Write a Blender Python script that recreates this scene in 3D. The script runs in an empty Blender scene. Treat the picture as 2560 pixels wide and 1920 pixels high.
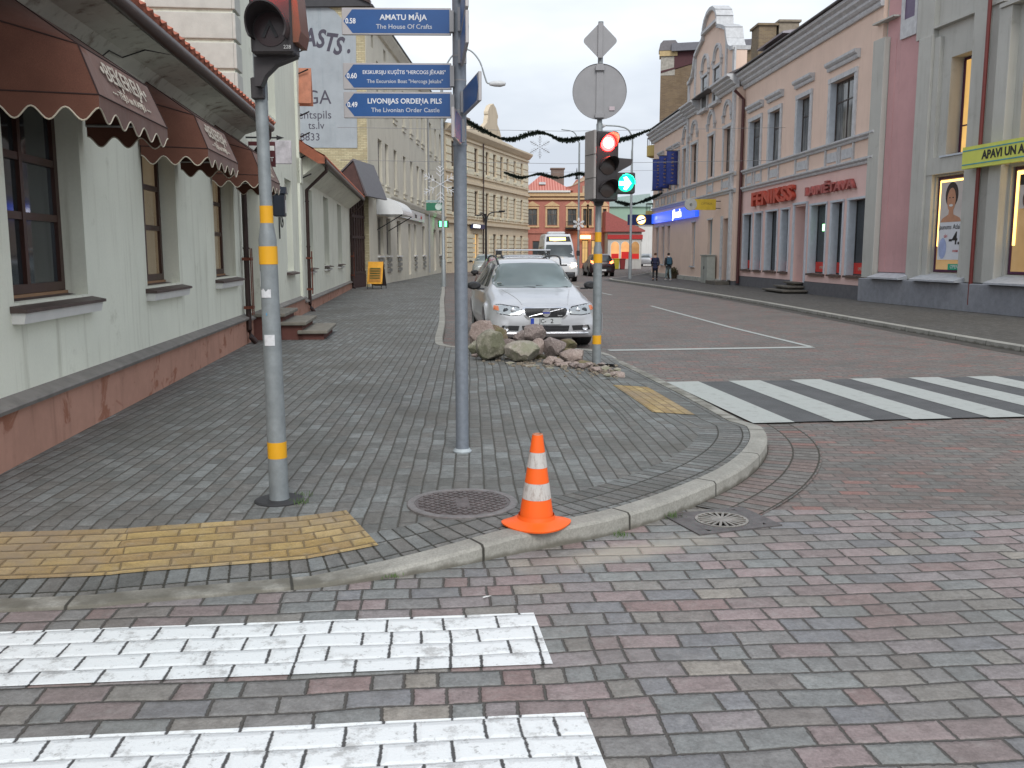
import bpy, bmesh, math, random
from mathutils import Vector, Matrix, noise, geometry
from mathutils.bvhtree import BVHTree
R=math.radians; PI=math.pi
rnd=random.Random(7)
SC=bpy.context.scene
COL=SC.collection
# ---------------------------------------------------------------- camera, world, sun
FPX=2300.; HZ=633.
TH=math.atan((960-HZ)/FPX); EYE=1.6
cam=bpy.data.cameras.new('camera'); camo=bpy.data.objects.new('camera',cam); COL.objects.link(camo)
camo.location=(0,0,EYE); camo.rotation_euler=(PI/2-TH,0,0)
cam.sensor_fit='HORIZONTAL'; cam.sensor_width=36; cam.lens=36*FPX/2560; cam.clip_start=.05; cam.clip_end=2000
cam.dof.use_dof=False
SC.camera=camo
W=bpy.data.worlds.new('World'); SC.world=W; W.use_nodes=True
SUN_EL,SUN_RZ=R(42),R(172)
def build_world():
    nt=W.node_tree; nt.nodes.clear()
    out=nt.nodes.new('ShaderNodeOutputWorld'); bg=nt.nodes.new('ShaderNodeBackground')
    sky=nt.nodes.new('ShaderNodeTexSky'); sky.sky_type='NISHITA'; sky.sun_disc=False
    sky.sun_elevation=SUN_EL; sky.sun_rotation=SUN_RZ; sky.air_density=1.5; sky.dust_density=4
    tc=nt.nodes.new('ShaderNodeTexCoord'); mp=nt.nodes.new('ShaderNodeMapping'); mp.inputs['Scale'].default_value=(1.6,1.6,5.0)
    nz=nt.nodes.new('ShaderNodeTexNoise'); nz.inputs['Scale'].default_value=1.5; nz.inputs['Detail'].default_value=5; nz.inputs['Roughness'].default_value=.5
    cr=nt.nodes.new('ShaderNodeValToRGB')
    cr.color_ramp.elements[0].position=.40; cr.color_ramp.elements[0].color=(4.0,4.35,5.0,1)
    cr.color_ramp.elements[1].position=.66; cr.color_ramp.elements[1].color=(6.3,6.6,6.95,1)
    mx=nt.nodes.new('ShaderNodeMix'); mx.data_type='RGBA'; mx.inputs[0].default_value=.9
    L=nt.links.new
    L(tc.outputs['Generated'],mp.inputs['Vector']); L(mp.outputs[0],nz.inputs['Vector']); L(nz.outputs['Fac'],cr.inputs[0])
    L(sky.outputs[0],mx.inputs[6]); L(cr.outputs[0],mx.inputs[7]); L(mx.outputs[2],bg.inputs[0]); L(bg.outputs[0],out.inputs[0])
    bg.inputs[1].default_value=.1
build_world()
sl=bpy.data.lights.new('sun','SUN'); sl.energy=1.1; sl.angle=R(25); sl.color=(1,.985,.95)
so=bpy.data.objects.new('sun',sl); COL.objects.link(so); so.rotation_euler=(R(48),0,R(8)); so.location=(4,-20,30)
SC.view_settings.view_transform='Standard'; SC.view_settings.look='None'; SC.view_settings.exposure=.8; SC.view_settings.gamma=1

def AT(px,py,Y):
    """pixel of the 2560 wide photograph and a distance -> world point"""
    u=(px-1280)/FPX; v=-(py-960)/FPX
    d=Vector((u,math.cos(TH)+v*math.sin(TH),-math.sin(TH)+v*math.cos(TH)))
    return Vector((0,0,EYE))+d*(Y/d.y)
# ---------------------------------------------------------------- materials
class NT:
    def __init__(s,name):
        s.m=bpy.data.materials.new(name); s.m.use_nodes=True; s.t=s.m.node_tree; s.t.nodes.clear()
        s.out=s.t.nodes.new('ShaderNodeOutputMaterial'); s.p=s.t.nodes.new('ShaderNodeBsdfPrincipled'); s.t.links.new(s.p.outputs[0],s.out.inputs[0])
    def n(s,ty,**k):
        x=s.t.nodes.new(ty)
        for a,b in k.items(): setattr(x,a,b)
        return x
    def put(s,sock,v):
        if isinstance(v,bpy.types.NodeSocket): s.t.links.new(v,sock)
        elif v is not None: sock.default_value=v
    def math(s,op,a,b=None,c=None):
        x=s.n('ShaderNodeMath',operation=op); s.put(x.inputs[0],a)
        if b is not None: s.put(x.inputs[1],b)
        if c is not None: s.put(x.inputs[2],c)
        return x.outputs[0]
    def mix(s,f,a,b,mode='MIX'):
        x=s.n('ShaderNodeMix',data_type='RGBA',blend_type=mode); s.put(x.inputs[0],f); s.put(x.inputs[6],c4(a)); s.put(x.inputs[7],c4(b)); return x.outputs[2]
    def noise(s,vec,sc,det=3,ro=.5,dist=0):
        x=s.n('ShaderNodeTexNoise'); x.inputs['Scale'].default_value=sc; x.inputs['Detail'].default_value=det; x.inputs['Roughness'].default_value=ro; x.inputs['Distortion'].default_value=dist
        if vec is not None: s.put(x.inputs['Vector'],vec)
        return x.outputs['Fac']
    def ramp(s,f,els,interp='LINEAR'):
        x=s.n('ShaderNodeValToRGB'); r=x.color_ramp; r.interpolation=interp
        while len(r.elements)<len(els): r.elements.new(.5)
        for e,(p,c) in zip(r.elements,els): e.position=p; e.color=c4(c)
        s.put(x.inputs[0],f); return x.outputs[0]
    def smooth(s,x,a,b,lo=0.,hi=1.):
        m=s.n('ShaderNodeMapRange',interpolation_type='SMOOTHSTEP'); s.put(m.inputs[0],x); m.inputs[1].default_value=a; m.inputs[2].default_value=b; m.inputs[3].default_value=lo; m.inputs[4].default_value=hi; return m.outputs[0]
    def bump(s,h,st,d=.01):
        b=s.n('ShaderNodeBump'); b.inputs['Strength'].default_value=st; b.inputs['Distance'].default_value=d; s.put(b.inputs['Height'],h); s.put(s.p.inputs['Normal'],b.outputs[0])
    def obj(s): return s.n('ShaderNodeTexCoord').outputs['Object']
    def pos(s): return s.n('ShaderNodeNewGeometry').outputs['Position']
    def scale(s,v,sc):
        m=s.n('ShaderNodeMapping'); m.inputs['Scale'].default_value=sc; s.put(m.inputs[0],v); return m.outputs[0]
def c4(c):
    if isinstance(c,tuple) and len(c)==3: return (*c,1)
    return c
MC={}
def plain(name,c,rough=.6,metal=0,var=.12,sc=6,bump=0,spec=.5,coat=0):
    if name in MC: return MC[name]
    k=NT(name); o=k.obj(); f=k.noise(o,sc,5,.6)
    a=tuple(x*(1-var) for x in c); b=tuple(min(1,x*(1+var)) for x in c)
    col=k.ramp(f,[(.3,a),(.7,b)]); k.put(k.p.inputs['Base Color'],col)
    k.p.inputs['Roughness'].default_value=rough; k.p.inputs['Metallic'].default_value=metal; k.p.inputs['Specular IOR Level'].default_value=spec
    if coat: k.p.inputs['Coat Weight'].default_value=coat; k.p.inputs['Coat Roughness'].default_value=.06
    if bump: k.bump(k.noise(o,sc*8,4),bump,.01)
    MC[name]=k.m; return k.m
def plaster(name,c,dirt=(.3,.28,.24),amt=.35,var=.06,streak=True,blot=None):
    """painted render: fine grain, slow tone drift, vertical rain streaks and patches"""
    if name in MC: return MC[name]
    k=NT(name); o=k.obj()
    f=k.noise(o,.9,5,.6); a=tuple(x*(1-var) for x in c); b=tuple(min(1,x*(1+var)) for x in c)
    col=k.ramp(f,[(.3,a),(.7,b)])
    g=k.noise(o,40,3,.6); col=k.mix(k.smooth(g,.2,.8,.0,.16),col,tuple(x*.7 for x in c))
    if streak:
        s=k.noise(k.scale(o,(5,5,.35)),1.3,5,.65); col=k.mix(k.math('MULTIPLY',k.smooth(s,.5,.78),amt),col,dirt)
        s2=k.noise(o,1.7,6,.7); col=k.mix(k.math('MULTIPLY',k.smooth(s2,.58,.72),amt*.8),col,dirt)
    k.put(k.p.inputs['Base Color'],col); k.p.inputs['Roughness'].default_value=.88; k.p.inputs['Specular IOR Level'].default_value=.25
    if blot:
        s3=k.noise(k.scale(o,(1.3,1.3,1.9)),1.5,6,.6,.6); col=k.mix(k.smooth(s3,.57,.64,0,.75),col,blot); col=k.mix(k.smooth(k.noise(o,5,6,.75),.45,.7,0,.35),col,tuple(min(1,x*1.25) for x in c))
        k.put(k.p.inputs['Base Color'],col)
    k.bump(k.noise(o,60,4,.7),.25,.006); MC[name]=k.m; return k.m
def emis(name,c,st,base=(.02,.02,.02)):
    if name in MC: return MC[name]
    k=NT(name); k.p.inputs['Base Color'].default_value=c4(base); k.p.inputs['Emission Color'].default_value=c4(c); k.p.inputs['Emission Strength'].default_value=st; k.p.inputs['Roughness'].default_value=.3; MC[name]=k.m; return k.m
def glass(name,c=(.03,.035,.04),rough=.06,curt=None,st=0,ec=(1,.7,.35)):
    """window pane: glossy, with curtains or dim rooms showing as uneven tone"""
    if name in MC: return MC[name]
    k=NT(name); o=k.obj(); col=c
    if curt:
        f=k.noise(k.scale(o,(9,9,.6)),1.2,3,.6); g=k.noise(o,.5,2); col=k.mix(k.smooth(f,.35,.65),c,curt); col=k.mix(k.smooth(g,.35,.65,0,.7),col,c)
    else:
        f=k.noise(o,.8,3); col=k.mix(k.smooth(f,.35,.7),c,tuple(x*2.2 for x in c))
    k.put(k.p.inputs['Base Color'],col); k.p.inputs['Roughness'].default_value=rough; k.p.inputs['Specular IOR Level'].default_value=.7
    if st:
        k.put(k.p.inputs['Emission Color'],k.mix(k.noise(o,1.5,4),tuple(x*.45 for x in ec),ec)); k.p.inputs['Emission Strength'].default_value=st
    MC[name]=k.m; return k.m
def paver(name,cols,bw,bh,rot=0,off=(0,0),joint=.006,jc=(.05,.047,.04),uv=False,stag=.5,jit=0,split=0,white=0,dirt=.35,bump=.5,interp='CONSTANT',dc=(.06,.055,.045),wob=0,rough=.75,cross=0):
    if name in MC: return MC[name]
    k=NT(name)
    src=k.n('ShaderNodeUVMap').outputs[0] if uv else k.pos()
    if wob:
        w=k.n('ShaderNodeTexNoise'); w.inputs['Scale'].default_value=1.6; w.inputs['Detail'].default_value=1; k.put(w.inputs['Vector'],src)
        va=k.n('ShaderNodeVectorMath',operation='MULTIPLY_ADD'); k.put(va.inputs[0],w.outputs['Color']); va.inputs[1].default_value=(wob,wob,0); k.put(va.inputs[2],src); src2=va.outputs[0]
    else: src2=src
    mp=k.n('ShaderNodeMapping'); mp.vector_type='TEXTURE'; mp.inputs['Rotation'].default_value=(0,0,rot); mp.inputs['Location'].default_value=(off[0],off[1],0); k.put(mp.inputs[0],src2)
    sp=k.n('ShaderNodeSeparateXYZ'); k.put(sp.inputs[0],mp.outputs[0]); x,y=sp.outputs[0],sp.outputs[1]
    v=k.math('DIVIDE',y,bh); row=k.math('FLOOR',v); fv=k.math('FRACT',v)
    wr=k.n('ShaderNodeTexWhiteNoise',noise_dimensions='1D'); k.put(wr.inputs['W'],row)
    u=k.math('ADD',k.math('DIVIDE',x,bw),k.math('ADD',k.math('MULTIPLY',row,stag),k.math('MULTIPLY',wr.outputs['Value'],jit)))
    c=k.math('FLOOR',u); fu=k.math('FRACT',u)
    def wn(a,b,cc):
        cb=k.n('ShaderNodeCombineXYZ'); k.put(cb.inputs[0],a); k.put(cb.inputs[1],b); k.put(cb.inputs[2],cc); w=k.n('ShaderNodeTexWhiteNoise',noise_dimensions='3D'); k.put(w.inputs['Vector'],cb.outputs[0]); return w.outputs['Value']
    wid=bw
    if split:
        sm=k.math('LESS_THAN',wn(c,row,3.3),split)
        half=k.math('MULTIPLY',sm,k.math('FLOOR',k.math('MULTIPLY',fu,2)))
        f2=k.math('FRACT',k.math('MULTIPLY',fu,2)); f2=k.math('MULTIPLY',k.math('MINIMUM',f2,k.math('SUBTRACT',1,f2)),bw*.5)
        f1=k.math('MULTIPLY',k.math('MINIMUM',fu,k.math('SUBTRACT',1,fu)),bw)
        mxx=k.n('ShaderNodeMix',data_type='FLOAT'); k.put(mxx.inputs[0],sm); k.put(mxx.inputs[2],f1); k.put(mxx.inputs[3],f2); du=mxx.outputs[0]
        c=k.math('ADD',c,k.math('MULTIPLY',half,.5))
    else: du=k.math('MULTIPLY',k.math('MINIMUM',fu,k.math('SUBTRACT',1,fu)),bw)
    dv=k.math('MULTIPLY',k.math('MINIMUM',fv,k.math('SUBTRACT',1,fv)),bh)
    rag=k.noise(src,55,3,.6)
    def jm(d,w): return k.smooth(k.math('ADD',d,k.math('MULTIPLY',k.math('SUBTRACT',rag,.5),w*2.0)),w*.35,w*1.1)
    r=wn(c,row,0.)
    col=k.ramp(r,cols,interp)
    col=k.mix(k.smooth(wn(c,row,7.),0,1,0,.25),col,(.6,.6,.6),'MULTIPLY')
    g=k.noise(src,90,4,.7); col=k.mix(k.smooth(g,.25,.75,0,.5),col,(.3,.29,.28),'MULTIPLY'); g2=k.noise(src,14,5,.7,.5); col=k.mix(k.smooth(g2,.4,.7,0,.5),col,(.5,.49,.48),'MULTIPLY'); col=k.mix(k.smooth(k.noise(src,9,4,.7),.5,.75,0,.28),col,(.42,.41,.39))
    ld=k.noise(src,.8,6,.65); dm=k.math('MULTIPLY',k.smooth(ld,.42,.7),dirt)
    if white:
        wc=k.mix(k.math('MULTIPLY',k.smooth(k.noise(src,7,6,.75),.52,.66),.7),(.76,.79,.79),(.36,.36,.35))
        wc=k.mix(k.smooth(k.noise(src,30,5,.75),.56,.7,0,.65),wc,(.3,.3,.29))
        col=k.mix(white,col,wc); dm=k.math('MULTIPLY',dm,.12)
        ja=jm(du,joint*.8); jb=k.math('MAXIMUM',jm(dv,joint*.55),.68); m=k.math('MINIMUM',ja,jb); jc=(.08,.08,.08)
    else: m=k.math('MINIMUM',k.math('MAXIMUM',jm(du,joint),cross) if cross else jm(du,joint),jm(dv,joint))
    col=k.mix(dm,col,dc); col=k.mix(m,jc,col)
    k.put(k.p.inputs['Base Color'],col); k.p.inputs['Roughness'].default_value=rough; k.p.inputs['Specular IOR Level'].default_value=.3
    sf=k.smooth(k.math('MINIMUM',du,dv),0,joint*3.2); hh=k.math('ADD',k.math('ADD',k.math('ADD',m,k.math('MULTIPLY',sf,.8)),k.math('MULTIPLY',r,.3)),k.math('MULTIPLY',g,.3)); k.bump(hh,bump,.009)
    MC[name]=k.m; return k.m
# ---------------------------------------------------------------- mesh builder
class MB:
    def __init__(s): s.v=[]; s.f=[]; s.mi=[]; s.uv=None; s.k=0; s.T=Matrix.Identity(4)
    def av(s,p): s.v.append(s.T@Vector(p)); return len(s.v)-1
    def af(s,*i): s.f.append(tuple(i)); s.mi.append(s.k)
    def quad(s,a,b,c,d): s.af(*[s.av(p) for p in (a,b,c,d)])
    def box(s,x0,x1,y0,y1,z0,z1,bv=0):
        if bv:
            # chamfered along the vertical and top edges
            b=bv; r1=[(x0+b,y0),(x1-b,y0),(x1,y0+b),(x1,y1-b),(x1-b,y1),(x0+b,y1),(x0,y1-b),(x0,y0+b)]
            cx,cy=(x0+x1)/2,(y0+y1)/2; sx=(x1-x0-2*b)/(x1-x0); sy=(y1-y0-2*b)/(y1-y0)
            ra=[(cx+(x-cx)*sx,cy+(y-cy)*sy) for x,y in r1]
            L=[[s.av((x,y,z)) for x,y in q] for q,z in ((ra,z0),(r1,z0+b),(r1,z1-b),(ra,z1))]
            for i in range(3):
                for j in range(8): s.af(L[i][j],L[i][(j+1)%8],L[i+1][(j+1)%8],L[i+1][j])
            s.af(*reversed(L[0])); s.af(*L[3]); return
        a=[s.av(p) for p in ((x0,y0,z0),(x1,y0,z0),(x1,y1,z0),(x0,y1,z0),(x0,y0,z1),(x1,y0,z1),(x1,y1,z1),(x0,y1,z1))]
        for q in ((0,3,2,1),(4,5,6,7),(0,1,5,4),(1,2,6,5),(2,3,7,6),(3,0,4,7)): s.af(*[a[i] for i in q])
    def prism(s,pts,axis,a,b):
        """outline extruded along an axis: 'y' pts=(x,z), 'x' pts=(y,z), 'z' pts=(x,y)"""
        def P(p,t): return {'y':(p[0],t,p[1]),'x':(t,p[0],p[1]),'z':(p[0],p[1],t)}[axis]
        A=[s.av(P(p,a)) for p in pts]; B=[s.av(P(p,b)) for p in pts]; n=len(pts)
        s.af(*A); s.af(*reversed(B))
        for i in range(n): s.af(A[i],B[i],B[(i+1)%n],A[(i+1)%n])
    def tube(s,pts,r,n=12,cap=True):
        pts=[Vector(p) for p in pts]; rs=r if isinstance(r,(list,tuple)) else [r]*len(pts); rings=[]
        for i,p in enumerate(pts):
            t=(pts[min(i+1,len(pts)-1)]-pts[max(i-1,0)]).normalized(); up=Vector((0,0,1)) if abs(t.z)<.95 else Vector((0,1,0))
            a=t.cross(up).normalized(); b=t.cross(a).normalized()
            rings.append([s.av(p+a*math.cos(2*PI*j/n)*rs[i]+b*math.sin(2*PI*j/n)*rs[i]) for j in range(n)])
        for i in range(len(rings)-1):
            for j in range(n): s.af(rings[i][j],rings[i+1][j],rings[i+1][(j+1)%n],rings[i][(j+1)%n])
        if cap: s.af(*rings[0]); s.af(*reversed(rings[-1]))
    def lathe(s,prof,n=24,axis='z',c=(0,0,0)):
        rings=[]
        for r,h in prof:
            ring=[]
            for j in range(n):
                a=2*PI*j/n; x,y=r*math.cos(a),r*math.sin(a)
                q={'z':(x,y,h),'y':(x,h,y),'x':(h,x,y)}[axis]; ring.append(s.av((q[0]+c[0],q[1]+c[1],q[2]+c[2])))
            rings.append(ring)
        for i in range(len(rings)-1):
            for j in range(n): s.af(rings[i][j],rings[i][(j+1)%n],rings[i+1][(j+1)%n],rings[i+1][j])
        s.af(*reversed(rings[0])); s.af(*rings[-1])
    def build(s,name,mat,parent=None,smooth=False,bev=0,loc=None,weld=False):
        me=bpy.data.meshes.new(name); me.from_pydata([tuple(v) for v in s.v],[],s.f)
        mats=mat if isinstance(mat,(list,tuple)) else [mat]
        for m in mats: me.materials.append(m)
        bm=bmesh.new(); bm.from_mesh(me)
        if len(mats)>1:
            bm.faces.ensure_lookup_table()
            for f,i in zip(bm.faces,s.mi): f.material_index=i
        if weld: bmesh.ops.remove_doubles(bm,verts=bm.verts,dist=1e-5)
        bmesh.ops.recalc_face_normals(bm,faces=bm.faces)
        if bev: bmesh.ops.bevel(bm,geom=[e for e in bm.edges if len(e.link_faces)==2 and e.calc_face_angle(0)>.6],offset=bev,segments=2,affect='EDGES',profile=.6)
        bm.to_mesh(me); bm.free()
        if smooth: me.polygons.foreach_set('use_smooth',[True]*len(me.polygons)); sharp(me)
        o=bpy.data.objects.new(name,me); COL.objects.link(o)
        if parent: o.parent=parent
        if loc: o.location=loc
        return o
def sharp(me,ang=40):
    try: me.set_sharp_from_angle(angle=R(ang))
    except Exception: pass
def tag(o,label=None,cat=None,group=None,kind=None):
    if label: o['label']=label
    if cat: o['category']=cat
    if group: o['group']=group
    if kind: o['kind']=kind
    return o
def thing(name,label,cat,loc=(0,0,0),rz=0,group=None):
    o=bpy.data.objects.new(name,None); COL.objects.link(o); o.location=loc; o.rotation_euler=(0,0,rz); o.empty_display_size=.2
    return tag(o,label,cat,group)
def kids(o): return [c for c in bpy.data.objects if c.parent==o]
def dup(o,loc,rz=None,label=None,scale=None):
    def cp(a,par):
        c=a.copy(); COL.objects.link(c)
        if par: c.parent=par
        for ch in kids(a):
            if ch is not c: cp(ch,c)
        return c
    r=cp(o,None); r.location=loc
    if rz is not None: r.rotation_euler=(0,0,rz)
    if scale: r.scale=scale
    if label: r['label']=label
    return r
FONTS={}
def text(s,size,mat,parent,M,name='lettering',ext=.002,bold=0,shear=0,align='CENTER',sx=1,sp=1.0):
    cu=bpy.data.curves.new('t','FONT'); cu.body=s; cu.size=size; cu.extrude=ext; cu.offset=bold; cu.shear=shear; cu.align_x=align; cu.align_y='CENTER'; cu.space_character=sp; cu.resolution_u=3
    o=bpy.data.objects.new('t',cu); COL.objects.link(o); bpy.context.view_layer.update()
    me=bpy.data.meshes.new_from_object(o.evaluated_get(bpy.context.evaluated_depsgraph_get()))
    bpy.data.objects.remove(o); bpy.data.curves.remove(cu)
    me.transform(Matrix.Scale(sx,4,(1,0,0))); me.transform(M); me.materials.clear(); me.materials.append(mat); me.name=name
    ob=bpy.data.objects.new(name,me); COL.objects.link(ob); ob.parent=parent; return ob
def face_front(x,y,z,rz=0): # text plane facing -Y, reading along +X
    return Matrix.Translation((x,y,z))@Matrix.Rotation(rz,4,'Z')@Matrix.Rotation(PI/2,4,'X')
def cr(pts,step=None,n=8,closed=False):
    """Catmull-Rom resample"""
    P=[Vector(p) for p in pts]; out=[]; m=len(P)
    for i in range(m-1 if not closed else m):
        if closed: a,b,c,d=P[i-1],P[i],P[(i+1)%m],P[(i+2)%m]
        else:
            b,c=P[i],P[i+1]; a=P[i-1] if i else b*2-c; d=P[i+2] if i+2<m else c*2-b
        k=n if step is None else max(1,int((c-b).length/step))
        for j in range(k):
            t=j/k; out.append(.5*((2*b)+(c-a)*t+(2*a-5*b+4*c-d)*t*t+(3*b-a-3*c+d)*t**3))
    if not closed: out.append(P[-1])
    return out
# ================================================================ GROUND
RDIR=R(5.3)
near_cols=[(0,(0.326,0.268,0.262)),(.12,(0.288,0.285,0.278)),(.27,(0.371,0.301,0.297)),(.38,(0.277,0.288,0.283)),(.5,(0.311,0.298,0.275)),(.6,(0.337,0.306,0.306)),(.7,(0.271,0.276,0.287)),(.8,(0.305,0.321,0.313)),(.87,(0.333,0.250,0.239)),(.92,(0.271,0.250,0.234)),(.96,(0.381,0.355,0.314))]
far_cols=[(0,(0.243,0.197,0.183)),(.3,(0.225,0.211,0.197)),(.55,(0.258,0.202,0.184)),(.75,(0.210,0.206,0.196)),(.88,(0.325,0.190,0.167)),(.94,(0.246,0.232,0.213))]
walk_cols=[(0,(0.219,0.221,0.213)),(.25,(0.191,0.198,0.190)),(.45,(0.244,0.254,0.246)),(.62,(0.208,0.204,0.191)),(.8,(0.266,0.282,0.278)),(.9,(0.180,0.186,0.179))]
M_near=paver('mixed_pavers',near_cols,.24,.13,RDIR,(0,0),.0075,jc=(.085,.08,.072),jit=.35,split=.22,dirt=.4,bump=.8,wob=.06,rough=.6,dc=(.13,.12,.105))
M_near_white=paver('painted_pavers',near_cols,.24,.13,RDIR,(0,0),.0085,jit=.35,split=.22,dirt=.35,white=1,bump=.8,wob=.05)
M_far=paver('dark_red_pavers',far_cols,.2,.1,R(-3),(0,0),.009,jc=(.11,.1,.09),jit=.2,dirt=.3,bump=.4)
M_walk=paver('grey_pavement_blocks',walk_cols,.2,.1,R(92.6),(0,0),.0075,jc=(.075,.072,.062),dirt=.75,bump=.6,dc=(.105,.1,.088),wob=.03,cross=.5)
M_border=paver('grey_border_blocks',walk_cols,.1,.2,0,(0,0),.008,jc=(.045,.043,.035),uv=True,stag=0,dirt=.4,bump=.6)
M_gutter=paver('gutter_course_blocks',far_cols,.1,.2,0,(0,0),.009,jc=(.05,.045,.035),uv=True,stag=.3,dirt=.35,bump=.5)
M_yellow=paver('yellow_tactile_blocks',[(0,(.5,.36,.15)),(.3,(.45,.31,.125)),(.6,(.56,.41,.19)),(.85,(.43,.3,.14))],.2,.1,0,(0,0),.007,jc=(.22,.16,.085),uv=True,dirt=.8,bump=.8,dc=(.25,.2,.15))
def kerb_mat():
    k=NT('kerb_stone'); uvn=k.n('ShaderNodeUVMap').outputs[0]; sp=k.n('ShaderNodeSeparateXYZ'); k.put(sp.inputs[0],uvn)
    f=k.math('FRACT',sp.outputs[0]); d=k.math('MINIMUM',f,k.math('SUBTRACT',1,f)); m=k.smooth(d,.004,.011)
    p=k.pos(); c=k.ramp(k.noise(p,3,6,.65),[(.3,(.27,.262,.232)),(.7,(.42,.41,.365))]); c=k.mix(k.smooth(k.noise(p,70,3,.7),.3,.7,0,.45),c,(.15,.145,.13))
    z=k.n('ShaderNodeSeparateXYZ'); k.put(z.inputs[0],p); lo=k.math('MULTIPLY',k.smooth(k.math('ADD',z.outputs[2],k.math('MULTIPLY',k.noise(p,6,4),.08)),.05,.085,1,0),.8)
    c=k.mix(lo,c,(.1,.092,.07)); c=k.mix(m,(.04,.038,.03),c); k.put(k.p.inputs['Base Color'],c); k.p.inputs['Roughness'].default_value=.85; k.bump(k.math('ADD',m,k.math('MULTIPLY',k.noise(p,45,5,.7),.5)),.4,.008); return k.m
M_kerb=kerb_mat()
M_paint=None
def road_paint():
    k=NT('worn_road_paint'); p=k.pos(); c=k.mix(k.smooth(k.noise(p,9,6,.75),.5,.68,0,.6),(.39,.41,.39),(.27,.275,.258)); c=k.mix(k.smooth(k.noise(p,60,4,.8),.55,.7,0,.4),c,(.22,.21,.2)); k.put(k.p.inputs['Base Color'],c); k.p.inputs['Roughness'].default_value=.75; return k.m
M_paint=road_paint()
def asph():
    k=NT('dark_crossing_asphalt'); p=k.pos(); c=k.ramp(k.noise(p,3,5,.6),[(.3,(.062,.064,.066)),(.7,(.095,.097,.1))]); c=k.mix(k.smooth(k.noise(p,120,3,.8),.45,.7,0,.5),c,(.16,.16,.16)); k.put(k.p.inputs['Base Color'],c); k.p.inputs['Roughness'].default_value=.85; k.bump(k.noise(p,150,3,.8),.4,.004); return k.m
M_asph=asph()
def sheet(name,pts,z,mat,kind='structure'):
    b=MB(); b.af(*[b.av((x,y,z)) for x,y in pts]); o=b.build(name,mat); 
    if kind: o['kind']=kind
    return o
def setuv(o,uvs):
    me=o.data; l=me.uv_layers.new(name='UVMap')
    for lp in me.loops: l.data[lp.index].uv=uvs[lp.vertex_index]
sheet('ground',[(-400,-60),(400,-60),(400,700),(-400,700)],-.02,plain('dull_ground',(.12,.115,.105),.9))
sheet('road',[(-9,5.2),(16,5.2),(60,60),(60,150),(-14,150),(-14,16)],0,M_far)
sheet('junction',[(-12,-6),(16,-6),(16,5.35),(1.0,5.62),(-9,5.3)],.006,M_near)
# ---- kerb line of the pavement on the left (outer foot), metres
KP=[(-9,3.5),(-5,3.72),(-2.29,3.93),(-1.72,4.04),(-1.11,4.19),(-.82,4.28),(-.41,4.47),(.02,4.74),(.59,5.1),(1.09,5.6),(1.61,6.3),(1.98,7.05),(2.17,7.75),(2.2,8.5),(2.08,9.9),(1.93,11.2),(1.62,13.6),(1.35,14.35),(.9,14.7),(.2,14.85),(-.7,14.9),(-1.05,15.15),(-1.22,16.2),(-1.5,20.7),(-2.2,30),(-2.9,40),(-4.9,66),(-6.6,90)]
K2=cr([(x,y,0) for x,y in KP],step=.12)
# cumulative length
SL=[0]
for i in range(1,len(K2)): SL.append(SL[-1]+(K2[i]-K2[i-1]).length)
def interp(x,tab):
    if x<=tab[0][0]: return tab[0][1]
    for (a,b),(c,d) in zip(tab,tab[1:]):
        if x<=c: return b+(d-b)*(x-a)/(c-a)
    return tab[-1][1]
def s_at(x,y): return SL[min(range(len(K2)),key=lambda i:(K2[i].x-x)**2+(K2[i].y-y)**2)]
sA,sB,sC,sD,sE,sF=s_at(-.95,4.23),s_at(.05,4.76),s_at(2.15,7.9),s_at(2.2,8.6),s_at(1.62,13.6),s_at(1.2,14.5)
HT=[(0,.022),(sA,.022),(sB,.107),(sC,.107),(sD,.028),(sE,.028),(sF,.1),(500,.1)]
def nrm(i):
    t=(K2[min(i+1,len(K2)-1)]-K2[max(i-1,0)]).normalized(); return Vector((-t.y,t.x,0))
NR=[nrm(i) for i in range(len(K2))]
def strip(name,offs,i0,i1,mat,zf,kind='structure',uvscale=1):
    """sheet swept along the kerb line; offs=[(inward distance, ...)], zf(i,o)->z"""
    b=MB(); uv=[]; n=len(offs)
    for i in range(i0,i1+1):
        for o in offs:
            p=K2[i]+NR[i]*o; b.av((p.x,p.y,zf(i,o))); uv.append((SL[i],o))
    for i in range(i1-i0):
        for j in range(n-1): b.af(i*n+j,(i+1)*n+j,(i+1)*n+j+1,i*n+j+1)
    ob=b.build(name,mat); setuv(ob,uv)
    if kind: ob['kind']=kind
    return ob
NK=len(K2)-1
KW=.15
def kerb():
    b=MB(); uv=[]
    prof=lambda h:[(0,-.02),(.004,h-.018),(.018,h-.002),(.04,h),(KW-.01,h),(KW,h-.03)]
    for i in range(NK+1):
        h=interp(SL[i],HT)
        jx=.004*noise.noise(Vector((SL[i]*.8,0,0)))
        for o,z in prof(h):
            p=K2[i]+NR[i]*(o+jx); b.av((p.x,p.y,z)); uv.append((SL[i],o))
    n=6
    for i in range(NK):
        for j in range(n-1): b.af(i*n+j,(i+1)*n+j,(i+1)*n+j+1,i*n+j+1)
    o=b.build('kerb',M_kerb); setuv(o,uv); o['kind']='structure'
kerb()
WZ=.1
def wz(i,o):
    h=interp(SL[i],HT)-.006
    t=max(0,min(1,(o-KW)/1.0)); return h+(WZ-h)*t
iG=s_at(-1.05,15.15); iG=min(range(NK+1),key=lambda i:abs(SL[i]-iG))
iT=min(range(NK+1),key=lambda i:abs(SL[i]-s_at(1.5,13.95)))
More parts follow.
